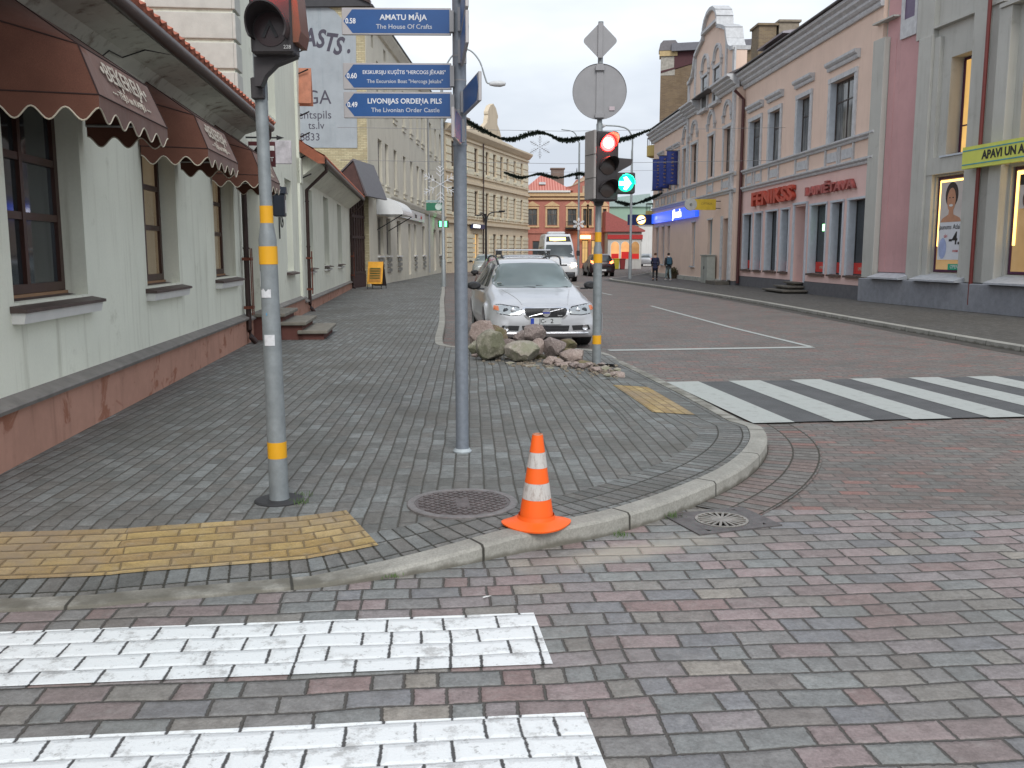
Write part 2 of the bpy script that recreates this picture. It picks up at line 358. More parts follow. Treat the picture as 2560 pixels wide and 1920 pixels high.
# border course and ramped margin, then the level pavement
strip('pavement_border',[KW-.005,.25,.35,.45,.56],0,iT,M_border,wz)
strip('pavement_margin',[.56,.75,1.0,1.16],0,iT,M_walk,wz)
inner=[K2[i]+NR[i]*1.155 for i in range(0,iT+1,2)]
lay=[K2[i]+NR[i]*(KW-.005) for i in range(iT+6,NK+1,3)]
poly=[(p.x,p.y) for p in inner]+[(KI.x,KI.y) for KI in [K2[i]+NR[i]*(KW-.005) for i in range(iT,iT+6,2)]]+[(p.x,p.y) for p in lay]+[(-12,90),(-9,60),(-12,42),(-9,10),(-9,5)]
poly=poly[:]
sheet('pavement',poly,WZ-.0055,M_walk)
iU=min(range(NK+1),key=lambda i:abs(SL[i]-s_at(1.15,5.68)))
iV=min(range(NK+1),key=lambda i:abs(SL[i]-s_at(2.2,8.45)))
strip('gutter_course',[-.42,-.3,-.2,-.1,-.005],iU,iV,M_gutter,lambda i,o:.0095)
sheet('pavement_corner',[(-.6,12.6),(1.5,12.6),(1.47,13.6),(1.2,14.25),(.8,14.55),(-.6,14.75)],WZ-.010,M_walk)
# yellow tactile strips follow the kerb
def seg(x0,y0,x1,y1): return [min(range(NK+1),key=lambda i:abs(SL[i]-s_at(x,y))) for x,y in ((x0,y0),(x1,y1))]
a,b_=seg(-5.5,3.65,-.62,4.37); strip('tactile_paving',[.36,.6,.8,.98],a,b_,M_yellow,lambda i,o:wz(i,o)+.005)
a,b_=seg(2.18,8.9,2.0,10.75); strip('tactile_paving',[.4,.6,.82],a,b_,M_yellow,lambda i,o:wz(i,o)+.005)
# right hand pavement with its kerb
RK=cr([(9.4,-6,0),(8.75,8,0),(8.25,16,0),(8.0,22,0),(7.75,30,0),(7.3,38,0),(6.65,45,0),(6.0,51,0),(5.75,54,0),(6.0,56.5,0),(7.2,60,0),(9.5,68,0),(13,84,0),(17,105,0)],step=.4)
def right_walk():
    b=MB(); uv=[]; s=0
    for i,p in enumerate(RK):
        if i: s+=(p-RK[i-1]).length
        t=(RK[min(i+1,len(RK)-1)]-RK[max(i-1,0)]).normalized(); n=Vector((t.y,-t.x,0))
        for o,z in ((0,-.02),(.006,.09),(.03,.1),(.16,.1),(.17,.07)):
            q=p+n*o; b.av((q.x,q.y,z)); uv.append((s,o))
    for i in range(len(RK)-1):
        for j in range(4): b.af(i*5+j,(i+1)*5+j,(i+1)*5+j+1,i*5+j+1)
    o=b.build('kerb',M_kerb); setuv(o,uv); o['kind']='structure'
    inn=[(p.x+.155,p.y) for p in RK]
    sheet('pavement',inn+[(30,105),(30,-6)],.094,paver('asphalt_grey_slabs',[(0,(.12,.115,.105)),(.4,(.105,.102,.095)),(.7,(.135,.13,.12))],.2,.1,R(92),(0,0),.007,jc=(.07,.065,.06),dirt=.3,bump=.3))
    g=MB(); 
    for i in range(len(RK)-1):
        a_,c_=RK[i],RK[i+1]; g.quad((a_.x-.3,a_.y,.004),(c_.x-.3,c_.y,.004),(c_.x,c_.y,.004),(a_.x,a_.y,.004))
    o=g.build('gutter',plain('wet_gutter_dirt',(.06,.055,.048),.7,var=.4)); o['kind']='structure'
right_walk()
# pale sand swept out at the kerb foot beside the cone: part of the near paving colour
def dusty_patch():
    k=M_near.node_tree; p=next(n for n in k.nodes if n.type=='BSDF_PRINCIPLED'); old=p.inputs['Base Color'].links[0].from_socket
    g=k.nodes.new('ShaderNodeNewGeometry'); m=k.nodes.new('ShaderNodeMapping'); m.vector_type='TEXTURE'; m.inputs['Location'].default_value=(.62,4.78,0); m.inputs['Rotation'].default_value=(0,0,R(25)); m.inputs['Scale'].default_value=(.85,.2,1); k.links.new(g.outputs[0],m.inputs[0])
    l=k.nodes.new('ShaderNodeVectorMath'); l.operation='LENGTH'; k.links.new(m.outputs[0],l.inputs[0])
    nz=k.nodes.new('ShaderNodeTexNoise'); nz.inputs['Scale'].default_value=6; nz.inputs['Detail'].default_value=5; k.links.new(g.outputs[0],nz.inputs[0])
    a=k.nodes.new('ShaderNodeMath'); a.operation='ADD'; k.links.new(l.outputs['Value'],a.inputs[0]); k.links.new(nz.outputs['Fac'],a.inputs[1])
    r=k.nodes.new('ShaderNodeMapRange'); r.interpolation_type='SMOOTHSTEP'; r.inputs[1].default_value=.6; r.inputs[2].default_value=1.5; r.inputs[3].default_value=.6; r.inputs[4].default_value=0; k.links.new(a.outputs[0],r.inputs[0])
    x=k.nodes.new('ShaderNodeMix'); x.data_type='RGBA'; k.links.new(r.outputs[0],x.inputs[0]); k.links.new(old,x.inputs[6]); x.inputs[7].default_value=(.42,.38,.31,1); k.links.new(x.outputs[2],p.inputs['Base Color'])
dusty_patch()
# ---- crossings and lines (4 mm sheets)
def rect(b,o,ang,x0,x1,y0,y1,z):
    c,s=math.cos(ang),math.sin(ang)
    b.quad(*[(o[0]+c*x-s*y,o[1]+s*x+c*y,z) for x,y in ((x0,y0),(x1,y0),(x1,y1),(x0,y1))])
def zebra_near():
    for (x1,y0,y1) in ((.16,3.41,3.93),(.32,2.46,2.99)):
        b=MB(); N=60
        # top edge and end taken in paving coordinates
        o=(0,0)
        c,s=math.cos(RDIR),math.sin(RDIR)
        p=(c*x1+s*y0,-s*x1+c*y0); p2=(c*x1+s*y1,-s*x1+c*y1)
        v0=round(p[1]/.13)*.13; v1=v0+.52
        ue=p[0]
        b.quad(*[(c*u-s*v,s*u+c*v,.0105) for u,v in ((-6,v0),(ue,v0),(ue-.015,v1),(-6,v1))])
        o=b.build('zebra_stripe',M_near_white); o['kind']='structure'
zebra_near()
ZA=R(7.2)
def zebra_far():
    o=(2.27,8.52); b=MB(); rect(b,o,ZA,.02,9,.03,2.8,.0145); q=b.build('crossing_asphalt',M_asph); q['kind']='structure'
    b=MB()
    for i in range(9):
        rect(b,(o[0],o[1]),ZA,.0+i*.8,.41+i*.8,.0,2.82,.0185)
    q=b.build('zebra_stripes',M_paint); q['kind']='structure'
zebra_far()
b=MB(); rect(b,(1.6,15.2),R(8.5),0,3.6,-.12,.1,.006); o=b.build('stop_line',M_paint); o['kind']='structure'
def pline(b,pts,w,z):
    P=[Vector((x,y,0)) for x,y in pts]
    for a,c in zip(P,P[1:]):
        n=Vector((-(c-a).y,(c-a).x,0)).normalized()*w/2; b.quad(*[(q.x,q.y,z) for q in (a-n,c-n,c+n,a+n)])
b=MB(); pline(b,[(5.15,15.8),(4.75,20),(4.25,28.2)],.11,.0065); pline(b,[(3.84,35.6),(3.5,38.8)],.11,.0065); pline(b,[(3.2,44),(2.9,48)],.11,.0065); o=b.build('centre_line',M_paint); o['kind']='structure'
b=MB(); pline(b,[(1.42,16.5),(1.0,22),(.3,34),(-1.3,52)],.1,.0065)
# dirt and litter strip in the angle of the kerb
# ---- manhole cover and drain grate
M_iron=plain('cast_iron',(.135,.115,.112),.55,.3,.3,12,.4)
M_iron2=plain('worn_iron',(.2,.185,.18),.5,.3,.3,14,.3)
def manhole(x,y):
    t=thing('manhole_cover','round cast iron cover with a raised chequer grid, set in the pavement behind the cone','manhole cover',(x,y,.1005))
    b=MB(); b.lathe([(.335,-.02),(.335,.004),(.33,.007),(.29,.007),(.288,.002),(.01,.002)],48); b.build('rim',M_iron2,t)
    b=MB(); b.lathe([(.285,0),(.285,.0045),(.01,.0045)],48)
    a=R(-38)
    for i in range(-7,8):
        for j in range(-7,8):
            u,v=i*.043,j*.043; 
            if math.hypot(u,v)>.262: continue
            if abs(u*.8+v*.6)<.05 and abs(u*.6-v*.8)<.12: continue
            b.T=Matrix.Rotation(a,4,'Z')@Matrix.Translation((u,v,0)); b.box(-.0155,.0155,-.0155,.0155,.003,.0105)
    b.T=Matrix.Identity(4); b.build('lid',M_iron,t)
manhole(-.3,5.42)
def drain():
    t=thing('drain_grate','square iron gully frame with a round spoked grate in the road beside the kerb','drain grate',(1.26,5.36,.0062),R(20))
    M=plain('dirty_iron',(.13,.12,.118),.5,.4,.3,14,.4)
    b=MB(); pts=[(-.27,-.2),(.27,-.2),(.27,.2),(-.27,.2)]
    b.box(-.28,.28,-.21,-.17,-.02,.008); b.box(-.28,.28,.17,.21,-.02,.008); b.box(-.28,-.2,-.17,.17,-.02,.008); b.box(.2,.28,-.17,.17,-.02,.008)
    n=32
    ri=[]; ro=[]
    for j in range(n):
        a=2*PI*j/n; ri.append(b.av((.16*math.cos(a),.16*math.sin(a),.0085)))
        m=max(abs(math.cos(a))/.2,abs(math.sin(a))/.17); ro.append(b.av((math.cos(a)/m,math.sin(a)/m,.0085)))
    for j in range(n): b.af(ri[j],ri[(j+1)%n],ro[(j+1)%n],ro[j])
    b.build('frame',M,t)
    b=MB(); b.lathe([(.162,-.02),(.162,.002),(.001,.002)],32); b.build('pit',plain('dark_pit',(.012,.011,.01),.9),t)
    b=MB()
    for r0,r1 in ((.142,.158),(.05,.0)): b.lathe([(r0,.004),(r0,.012),(max(r1,.001),.012),(max(r1,.001),.004)],32)
    for j in range(20):
        b.T=Matrix.Rotation(2*PI*j/20,4,'Z'); b.box(.045,.146,-.0075,.0075,.004,.0125)
    b.T=Matrix.Identity(4); b.build('grate',plain('polished_grate',(.3,.28,.25),.4,.5,.3,20),t)
drain()
# ================================================================ BUILDINGS
M_mint=plaster('pale_mint_plaster',(.79,.81,.70),(.42,.42,.33),.6)
M_cream=plaster('cream_plaster',(.66,.63,.53),(.3,.28,.23),.5)
M_plinth=plaster('pink_plinth',(.47,.265,.2),(.2,.1,.07),.45,.15,True,(.27,.1,.055))
M_ledge=plain('grey_ledge',(.2,.185,.17),.7,var=.2)
M_brown=plain('brown_painted_wood',(.05,.018,.013),.4,var=.25)
M_tile=plain('red_roof_tiles',(.42,.13,.075),.75,var=.35,sc=9)
M_gut=plain('dark_brown_gutter',(.045,.025,.022),.4,.2,.25)
M_orangewood=plain('rust_brown_boards',(.3,.09,.045),.6,var=.25)
M_sillm=plain('brown_sill_metal',(.085,.06,.055),.5,.2,.2)
M_white=plain('white_paint',(.7,.7,.68),.55,var=.05)
M_dark=plain('dark_metal',(.02,.02,.022),.4,.3)
M_blk=plain('black_plastic',(.012,.012,.014),.45)
G_dark=glass('dark_window_glass',(.02,.024,.027))
G_curt=glass('curtained_glass',(.03,.033,.035),.08,(.2,.2,.19))
G_lit=glass('warm_lit_glass',(.1,.07,.04),.1,None,.55,(1,.62,.24))
G_dim=glass('dim_lit_glass',(.1,.085,.06),.08,None,.06,(1,.72,.42))
def facewall(b,s0,s1,z0,z1,ops,depth=.2,y=0):
    """front sheet with real openings and reveals. ops: (s0,s1,z0,z1)"""
    S=sorted({s0,s1,*[o[0] for o in ops],*[o[1] for o in ops]}); Zs=sorted({z0,z1,*[o[2] for o in ops],*[o[3] for o in ops]})
    S=[x for x in S if s0<=x<=s1]; Zs=[x for x in Zs if z0<=x<=z1]
    for a,c in zip(S,S[1:]):
        for d,e in zip(Zs,Zs[1:]):
            ms,mz=(a+c)/2,(d+e)/2
            if any(o[0]<ms<o[1] and o[2]<mz<o[3] for o in ops): continue
            b.quad((a,y,d),(c,y,d),(c,y,e),(a,y,e))
    for o in ops:
        a,c,d,e=o[:4]; dp=o[4] if len(o)>4 else depth
        b.quad((a,y,d),(a,y,e),(a,y+dp,e),(a,y+dp,d)); b.quad((c,y,d),(c,y+dp,d),(c,y+dp,e),(c,y,e))
        b.quad((a,y,e),(c,y,e),(c,y+dp,e),(a,y+dp,e)); b.quad((a,y,d),(a,y+dp,d),(c,y+dp,d),(c,y,d))
        b.quad((a-.02,y+dp+.06,d-.02),(c+.02,y+dp+.06,d-.02),(c+.02,y+dp+.06,e+.02),(a-.02,y+dp+.06,e+.02))
def shell(b,s0,s1,z0,z1,D,y=0,top=True):
    b.quad((s0,y,z0),(s0,y,z1),(s0,y+D,z1),(s0,y+D,z0)); b.quad((s1,y,z0),(s1,y+D,z0),(s1,y+D,z1),(s1,y,z1)); b.quad((s0,y+D,z0),(s0,y+D,z1),(s1,y+D,z1),(s1,y+D,z0))
    if top: b.quad((s0,y,z1),(s1,y,z1),(s1,y+D,z1),(s0,y+D,z1))
def window(par,a,c,d,e,y,mf,mp,fw=.06,mull=(),trans=(),fd=.05,bar=.04,name='window'):
    b=MB(); b.box(a,a+fw,y,y+fd,d,e); b.box(c-fw,c,y,y+fd,d,e); b.box(a+fw,c-fw,y,y+fd,e-fw,e); b.box(a+fw,c-fw,y,y+fd,d,d+fw)
    for m in mull: b.box(a+(c-a)*m-bar/2,a+(c-a)*m+bar/2,y-.002,y+fd-.004,d+fw,e-fw)
    for t in trans: b.box(a+fw,c-fw,y+.003,y+fd-.008,d+(e-d)*t-bar/2,d+(e-d)*t+bar/2)
    w=b.build(name,mf,par); p=MB(); p.box(a+fw*.5,c-fw*.5,y+fd*.45,y+fd*.7,d+fw*.5,e-fw*.5); p.build('pane',mp,w); return w
def tiles(b,s0,s1,y0,z0,y1,z1,th=.05,step=.3,w=.22):
    """pantile roof slope: corrugated sheet with stepped courses"""
    n=max(2,int((s1-s0)/w)*4); L=math.hypot(y1-y0,z1-z0); m=max(1,int(L/step)); ny,nz=-(z1-z0)/L,(y1-y0)/L
    g=[]
    for j in range(m*2+2):
        k=j//2; t=(k+ (0 if j%2==0 else 0))/m; t=min(1,t); h=.03 if j%2==1 else 0.0
        if j%2==0 and j>0: h=0
        row=[]
        for i in range(n+1):
            s=s0+(s1-s0)*i/n; cv=.022*math.cos(2*PI*i/4)
            hh=th+cv+(0.03 if j%2==1 else .0)
            row.append(b.av((s,y0+(y1-y0)*t+ny*hh,z0+(z1-z0)*t+nz*hh)))
        g.append(row)
    for j in range(len(g)-1):
        for i in range(n): b.af(g[j][i],g[j][i+1],g[j+1][i+1],g[j+1][i])
    b.quad((s0,y0,z0),(s1,y0,z0),(s1,y1,z1),(s0,y1,z1))
    b.quad((s0,y0,z0),(s0,y0+ny*th*1.4,z0+nz*th*1.4),(s1,y0+ny*th*1.4,z0+nz*th*1.4),(s1,y0,z0))
def spout(par,s,y,ztop,zbot,eave_y,eave_z,name='downspout'):
    b=MB(); b.tube([(s,eave_y,eave_z),(s,eave_y,eave_z-.12),(s,y,ztop),(s,y,zbot)],.045,10)
    for z in (ztop-.3,(ztop+zbot)/2): b.lathe([(.055,z),(.055,z+.03)],10,c=(s,y,0))
    d=b.build(name,M_gut,par,smooth=True)
    b=MB()  # rusty iron guard round the foot
    for q in (-.07,.07): b.box(s+q-.008,s+q+.008,y-.085,y-.07,zbot+.25,zbot+1.35)
    for z in (zbot+.35,zbot+1.15): b.box(s-.09,s+.09,y-.09,y-.066,z,z+.05); b.box(s-.09,s-.078,y-.066,y+.06,z,z+.05); b.box(s+.078,s+.09,y-.066,y+.06,z,z+.05)
    b.build('pipe_guard',plain('rusty_guard',(.16,.045,.025),.7,.2,.35),d)
    b=MB(); b.tube([(s,y,zbot),(s,y-.03,zbot-.12),(s+.03,y-.1,zbot-.22)],.05,10); b.build('pipe_foot',M_gut,d,smooth=True)
    return d
AL=math.atan2(1,-.1); O1=(-3.35,4,0)
def LP(s,off,z):  # point in the left street frame
    c,n=math.cos(AL),math.sin(AL); return Vector((O1[0]+c*s-n*off,O1[1]+n*s+c*off,z))
# ---- bakery, one storey
def bakery():
    t=thing('bakery_building','single storey pale green bakery with pink plinth and brown window frames under brown awnings','building',O1,AL)
    ops=[(-.75,.75,1.24,3.0),(2.72,4.24,1.24,3.0),(6.06,7.44,1.24,3.0),(9.5,10.98,1.24,3.0)]
    b=MB(); facewall(b,-1.6,11.52,.56,3.5,ops,.26); shell(b,-1.6,11.52,.56,3.5,7)
    # swelling buttress-like piers between the openings
    b.build('wall',M_mint,t)
    b=MB(); b.box(-1.63,11.55,-.05,6.9,0,.5,0); b.build('plinth',M_plinth,t)
    b=MB(); b.prism([(-.1,.5),(-.11,.53),(-.1,.545),(.02,.6),(.02,.5)],'x',-1.65,11.56); b.build('plinth_ledge',M_ledge,t)
    for i,(a,c,d,e) in enumerate(ops):
        w=window(t,a,c,d+.04,e-.01,.19,M_brown,G_dark if i<2 else G_dim,.075,(.5,),(.36,.63),.07,.06)
        s=MB(); s.prism([(-.12,d-.07),(-.12,d-.045),(.2,d+.02),(.2,d-.07)],'x',a-.08,c+.1); s.build('sill',M_sillm,w)
        s=MB(); s.prism([(-.085,d-.15),(-.1,d-.08),(-.1,d-.071),(.0,d-.071),(.0,d-.15)],'x',a-.06,c+.07); s.build('sill_moulding',M_white,w)
        s=MB(); s.box(a+.0,c-.0,.17,.25,d+.0,d+.038); s.build('sill_board',plain('light_wood',(.3,.17,.09),.6),w)
    # cove under the eaves, stained
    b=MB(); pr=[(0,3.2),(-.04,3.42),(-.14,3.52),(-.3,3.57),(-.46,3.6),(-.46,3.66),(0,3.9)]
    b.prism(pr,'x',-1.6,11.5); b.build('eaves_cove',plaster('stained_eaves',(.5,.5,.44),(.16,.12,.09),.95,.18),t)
    b=MB(); b.lathe([(.001,-1.6),(.065,-1.6),(.065,11.62),(.001,11.62)],12,'x',(0,-.53,3.64)); b.build('gutter',M_gut,t,smooth=True)
    b=MB(); b.tube([(x_,-.47,z_) for x_,z_ in ((5.0,3.25),(5.02,3.38))]+[(5.3,-.1,3.45)],.008,5); 
    b=MB(); tiles(b,-1.7,11.7,-.56,3.67,3.6,6.2,.04); b.build('roof',M_tile,t)
    b=MB(); b.box(11.5,11.53,-.02,3,3.4,3.9); b.build('gable_end',M_mint,t)
    spout(t,11.42,-.09,3.0,.33,-.53,3.6)
    # cracked wiring under the eaves
    b=MB(); b.tube([(4.6,-.02,3.1),(4.62,-.05,3.3),(4.9,-.1,3.46),(5.25,-.11,3.47),(5.35,-.3,3.565),(5.7,-.44,3.6)],.007,5); b.build('eaves_cable',M_dark,t)
    # peeled patches
    b=MB()
    for (s0,y0,pts) in ((7.0,-.2,[(0,0),(.35,.06),(.5,-.02),(.9,.05),(1.5,-.03),(1.0,-.1),(.5,-.12),(.3,-.05)]),):
        for (p,q),(p2,q2) in zip(pts,pts[1:]+pts[:1]): pass
    return t
bakery()
M_awn=None
def canvas():
    k=NT('brown_awning_canvas'); o=k.obj(); f=k.noise(o,2.2,5,.6); c=k.ramp(f,[(.3,(.11,.041,.026)),(.75,(.175,.072,.046))]); c=k.mix(k.smooth(k.noise(o,150,2),.3,.7,0,.35),c,(.06,.02,.012)); k.put(k.p.inputs['Base Color'],c); k.p.inputs['Roughness'].default_value=.9; k.p.inputs['Sheen Weight'].default_value=.15; k.bump(k.noise(o,3,3),.35,.05); return k.m
M_awn=canvas(); M_trim=plain('cream_piping',(.55,.5,.4),.8); M_letter=plain('cream_print',(.55,.5,.42),.85,var=.3,sc=30)
M_seam=plain('awning_seam',(.03,.012,.01),.8)
def awning(s0,s1,label,first=False):
    w=s1-s0; t=thing('window_awning',label,'awning',LP(s0,0,0),AL,'brown bakery awnings')
    T=[(.30,-.02,3.44),(w-.3,-.02,3.44)]; Mi=[(.06,-.58,3.05),(w-.06,-.58,3.05)]; Lo=[(0,-.72,2.70),(w,-.72,2.70)]; Wm=[(0.0,-.02,3.2),(w,-.02,3.2)]; Wl=[(-.0,-.02,2.72),(w,-.02,2.72)]
    b=MB()
    def grid(a,bb,c,d,n=10,m=6,bow=.015):
        a,bb,c,d=map(Vector,(a,bb,c,d)); g=[]; nn=(bb-a).cross(d-a).normalized()
        for j in range(m+1):
            v=j/m; g.append([b.av((a.lerp(bb,i/n)).lerp(d.lerp(c,i/n),v)+nn*bow*math.sin(PI*v)*math.sin(PI*i/n)) for i in range(n+1)])
        for j in range(m):
            for i in range(n): b.af(g[j][i],g[j][i+1],g[j+1][i+1],g[j+1][i])
    grid(T[0],T[1],Mi[1],Mi[0]); grid(Mi[0],Mi[1],Lo[1],Lo[0],bow=.005)
    grid(Wl[0],Lo[0],Mi[0],Wm[0],bow=.01); grid(Wm[0],Mi[0],T[0],(.15,-.02,3.35),bow=.01)
    grid(Lo[1],Wl[1],Wm[1],Mi[1],bow=.01); grid(Mi[1],Wm[1],(w-.15,-.02,3.35),T[1],bow=.01)
    b.build('canopy',M_awn,t,smooth=True,weld=True)
    b=MB(); e=.006
    for P,Q in ((Mi[0],Mi[1]),(Lo[0],Lo[1]),(T[0],Mi[0]),(T[1],Mi[1]),(Mi[0],Lo[0]),(Mi[1],Lo[1]),(Wl[0],Lo[0]),(Wl[1],Lo[1]),(Wm[0],Mi[0]),(Wm[1],Mi[1])): b.tube([P,Q],e,6)
    b.build('seams',M_seam,t)
    # scalloped valance on three sides
    b=MB(); tr=MB()
    def val(P,Q,n):
        P,Q=Vector(P),Vector(Q); N=n*10; top=[];bot=[]
        for i in range(N+1):
            p=P.lerp(Q,i/N); ph=i/10*2*PI
            top.append(b.av(p)); z=.135-.045*math.cos(ph); q=p-Vector((0,0,z)); bot.append(b.av(q)); 
            if i: tr.tube([last,q],.006,5,cap=False)
            last=q
        for i in range(N): b.af(top[i],top[i+1],bot[i+1],bot[i])
    val((0,-.03,2.715),Lo[0],3); val(Lo[0],Lo[1],5); val(Lo[1],(w,-.03,2.715),3)
    v=b.build('valance',M_awn,t); tr.build('piping',M_trim,v)
    # frame inside
    b=MB(); b.tube([(.02,-.03,2.71),(.02,-.69,2.71),(w-.02,-.69,2.71),(w-.02,-.03,2.71)],.012,6); b.build('frame',plain('bare_metal_tube',(.4,.4,.4),.4,.8),t)
    nrm_=Vector((0,-.35,-.14)); ang=math.atan2(.14,.35)
    Mx=Matrix.Translation((w/2,-.643,2.925))@Matrix.Rotation(PI/2-ang,4,'X')
    text('•BEĶEREJA•',.205,M_letter,t,Mx,'lettering',.001,.002,sx=1.12*min(1,w/1.7))
    Mx=Matrix.Translation((w/2,-.695,2.783))@Matrix.Rotation(PI/2-ang,4,'X')
    text('~~ TĒJU un KAFIJU ~~',.085,M_letter,t,Mx,'small_lettering',.001,.001,sx=1.2*min(1,w/1.7))
    return t
awning(2.6,4.38,'brown bakery awning over the window nearest the photographer, cream lettering on its front')
awning(5.98,7.62,'brown bakery awning over the middle window, next one beyond the nearest')
awning(9.36,11.1,'brown bakery awning partly hidden behind the grey signal pole, before the dark downpipe')
# ---- tall pale green building with the steps
def tall():
    t=thing('gabled_house','tall pale green plastered house with quoins beyond the bakery roof','building',LP(11.56,0,0),AL)
    W_=7.9; ops=[(1.0,2.2,.5,2.7),(5.2,6.15,1.2,3.2),(3.1,3.6,1.3,3.1),(2.2,3.4,4.3,6.0),(5.0,5.9,6.6,7.6)]
    ops=[(.55,1.95,.52,2.75,.3),(5.25,6.35,1.2,3.25),(3.1,4.3,4.35,6.3)]
    b=MB(); facewall(b,0,W_,.5,9,ops,.2); shell(b,0,W_,.5,9,9); b.build('wall',M_mint,t)
    b=MB(); b.box(-.01,W_,-.05,8.9,0,.47); b.build('plinth',M_plinth,t)
    b=MB(); b.prism([(-.1,.47),(-.1,.5),(.02,.56),(.02,.47)],'x',0,W_+.02); b.build('plinth_ledge',M_ledge,t)
    d=MB(); d.box(.56,1.94,.24,.3,.53,2.74); dd=d.build('door',M_brown,t)
    d=MB(); d.box(.7,1.2,.225,.238,1.3,2.5); d.box(1.3,1.8,.225,.238,1.3,2.5); d.build('pane',G_dim,dd)
    window(t,5.25,6.35,1.22,3.24,.14,M_white,G_curt,.06,(.5,),(.65,)); window(t,3.1,4.3,4.37,6.29,.14,M_white,G_curt,.07,(.5,),(.6,))
    s=MB(); s.prism([(-.12,1.12),(-.12,1.15),(.1,1.2),(.1,1.12)],'x',5.15,6.5); s.build('sill',M_sillm,t)
    # quoins wrap the near corner
    b=MB(); z=4.1; k=0
    while z<9:
        L_=.95 if k%2==0 else .95
        b.box(-.05,.42,-.05,-.0,z,z+.4); b.box(-.05,-.001,.0,1.35,z,z+.4); z+=.46; k+=1
    b.build('quoins',plain('quoin_grey',(.5,.51,.47),.85,var=.08,bump=.2),t,bev=.012)
    b=MB(); b.box(W_-.42,W_+.02,-.09,-.0,3.3,3.9); b.box(W_-.42,W_+.02,-.06,-.0,.5,9); b.build('corner_pilaster',M_mint,t)
    # iron rungs on the far corner
    b=MB()
    for i in range(7): z=3.5+i*.5; b.tube([(W_-.05,-.06,z-.06),(W_-.05,-.3,z+.05)],.018,6)
    b.build('rungs',M_dark,t)
    b=MB()
    for i,(s,z) in enumerate(((W_-.2,6.2),(W_-.2,5.6))): pass
    # small tiled hood sticking out of the corner
    h=MB(); z0,z1=4.85,5.75; h.prism([(-.35,z0),(-.05,z1),(.25,z0),(.17,z0),(-.05,z1-.2),(-.27,z0)],'y',-.75,.0); h.T=Matrix.Translation((W_+.1,0,0)); 
    h2=MB(); h2.T=Matrix.Translation((W_+.12,0,.38)); h2.prism([(-.3,4.85),(-.05,5.72),(.2,4.85),(.13,4.85),(-.05,5.55),(-.23,4.85)],'y',-.36,.0); h2.build('hood',plain('orange_hood',(.5,.2,.12),.7,var=.2),t)
    return t
tall()
def steps():
    t=thing('entrance_steps','three grey stone slab steps rising to the door of the tall green house','steps',LP(12.0,0,WZ-.006),AL)
    st=plain('worn_step_stone',(.2,.185,.155),.85,var=.2,bump=.4); ri=plain('red_riser',(.13,.05,.04),.8)
    for (y0,y1,z0,z1) in ((-1.32,-.85,.02,.17),(-.95,-.5,.17,.32),(-.6,-.06,.32,.47)):
        b=MB(); b.box(0,1.75,y0,y1+.05,z1-.065,z1,.012); s=b.build('step',st,t)
        b=MB(); b.box(.08,1.68,y0+.07,y1+.04,0,z1-.066); b.build('riser',ri,s)
steps()
# ---- low wing
def wing():
    t=thing('low_wing','low pale green wing with three narrow windows and a red tiled roof','building',LP(19.48,0,0),AL)
    W_=16.4; ops=[(1.2,2.6,1.22,3.3),(5.65,7.25,1.22,3.35),(10.55,12.3,1.22,3.38)]
    b=MB(); facewall(b,0,W_,.38,3.8,ops,.22); shell(b,0,W_,.38,3.8,8); b.build('wall',M_mint,t)
    b=MB(); b.box(0,W_,-.05,7.9,-.0,.36); b.build('plinth',M_plinth,t)
    b=MB(); b.prism([(-.1,.36),(-.1,.39),(.02,.45),(.02,.36)],'x',0,W_+.02); b.build('plinth_ledge',M_ledge,t)
    for a,c,d,e in ops:
        w=window(t,a,c,d+.02,e,.17,plain('grey_window_paint',(.3,.28,.26),.5),G_curt,.06,(.5,),(.66,))
        s=MB(); s.prism([(-.13,d-.06),(-.13,d-.04),(.18,d+.01),(.18,d-.06)],'x',a-.1,c+.12); s.build('sill',M_sillm,w)
        s=MB(); s.prism([(-.07,d-.16),(-.09,d-.11),(0,d-.11),(0,d-.16)],'x',a-.08,c+.1); s.build('sill_moulding',M_white,w)
    b=MB(); b.prism([(0,3.45),(-.5,3.84),(-.5,3.9),(0,4.3)],'x',.02,W_); b.build('eaves_cove',M_mint,t)
    b=MB(); b.lathe([(.001,.1),(.075,.1),(.075,W_+.1),(.001,W_+.1)],12,'x',(0,-.6,3.88)); b.build('gutter',M_gut,t,smooth=True)
    b=MB(); tiles(b,-.28,W_+.15,-.62,3.9,4.2,6.9,.05); b.build('roof',M_tile,t)
    b=MB(); b.prism([(-.66,3.78),(-.66,3.95),(4.2,7.0),(4.2,6.75),(-.5,3.78)],'x',-.34,-.29); b.build('verge_board',M_orangewood,t)
    spout(t,1.0-.35,-.09,3.2,.3,-.6,3.8); spout(t,W_-.1,-.09,3.2,.3,-.6,3.8)
    return t
wing()
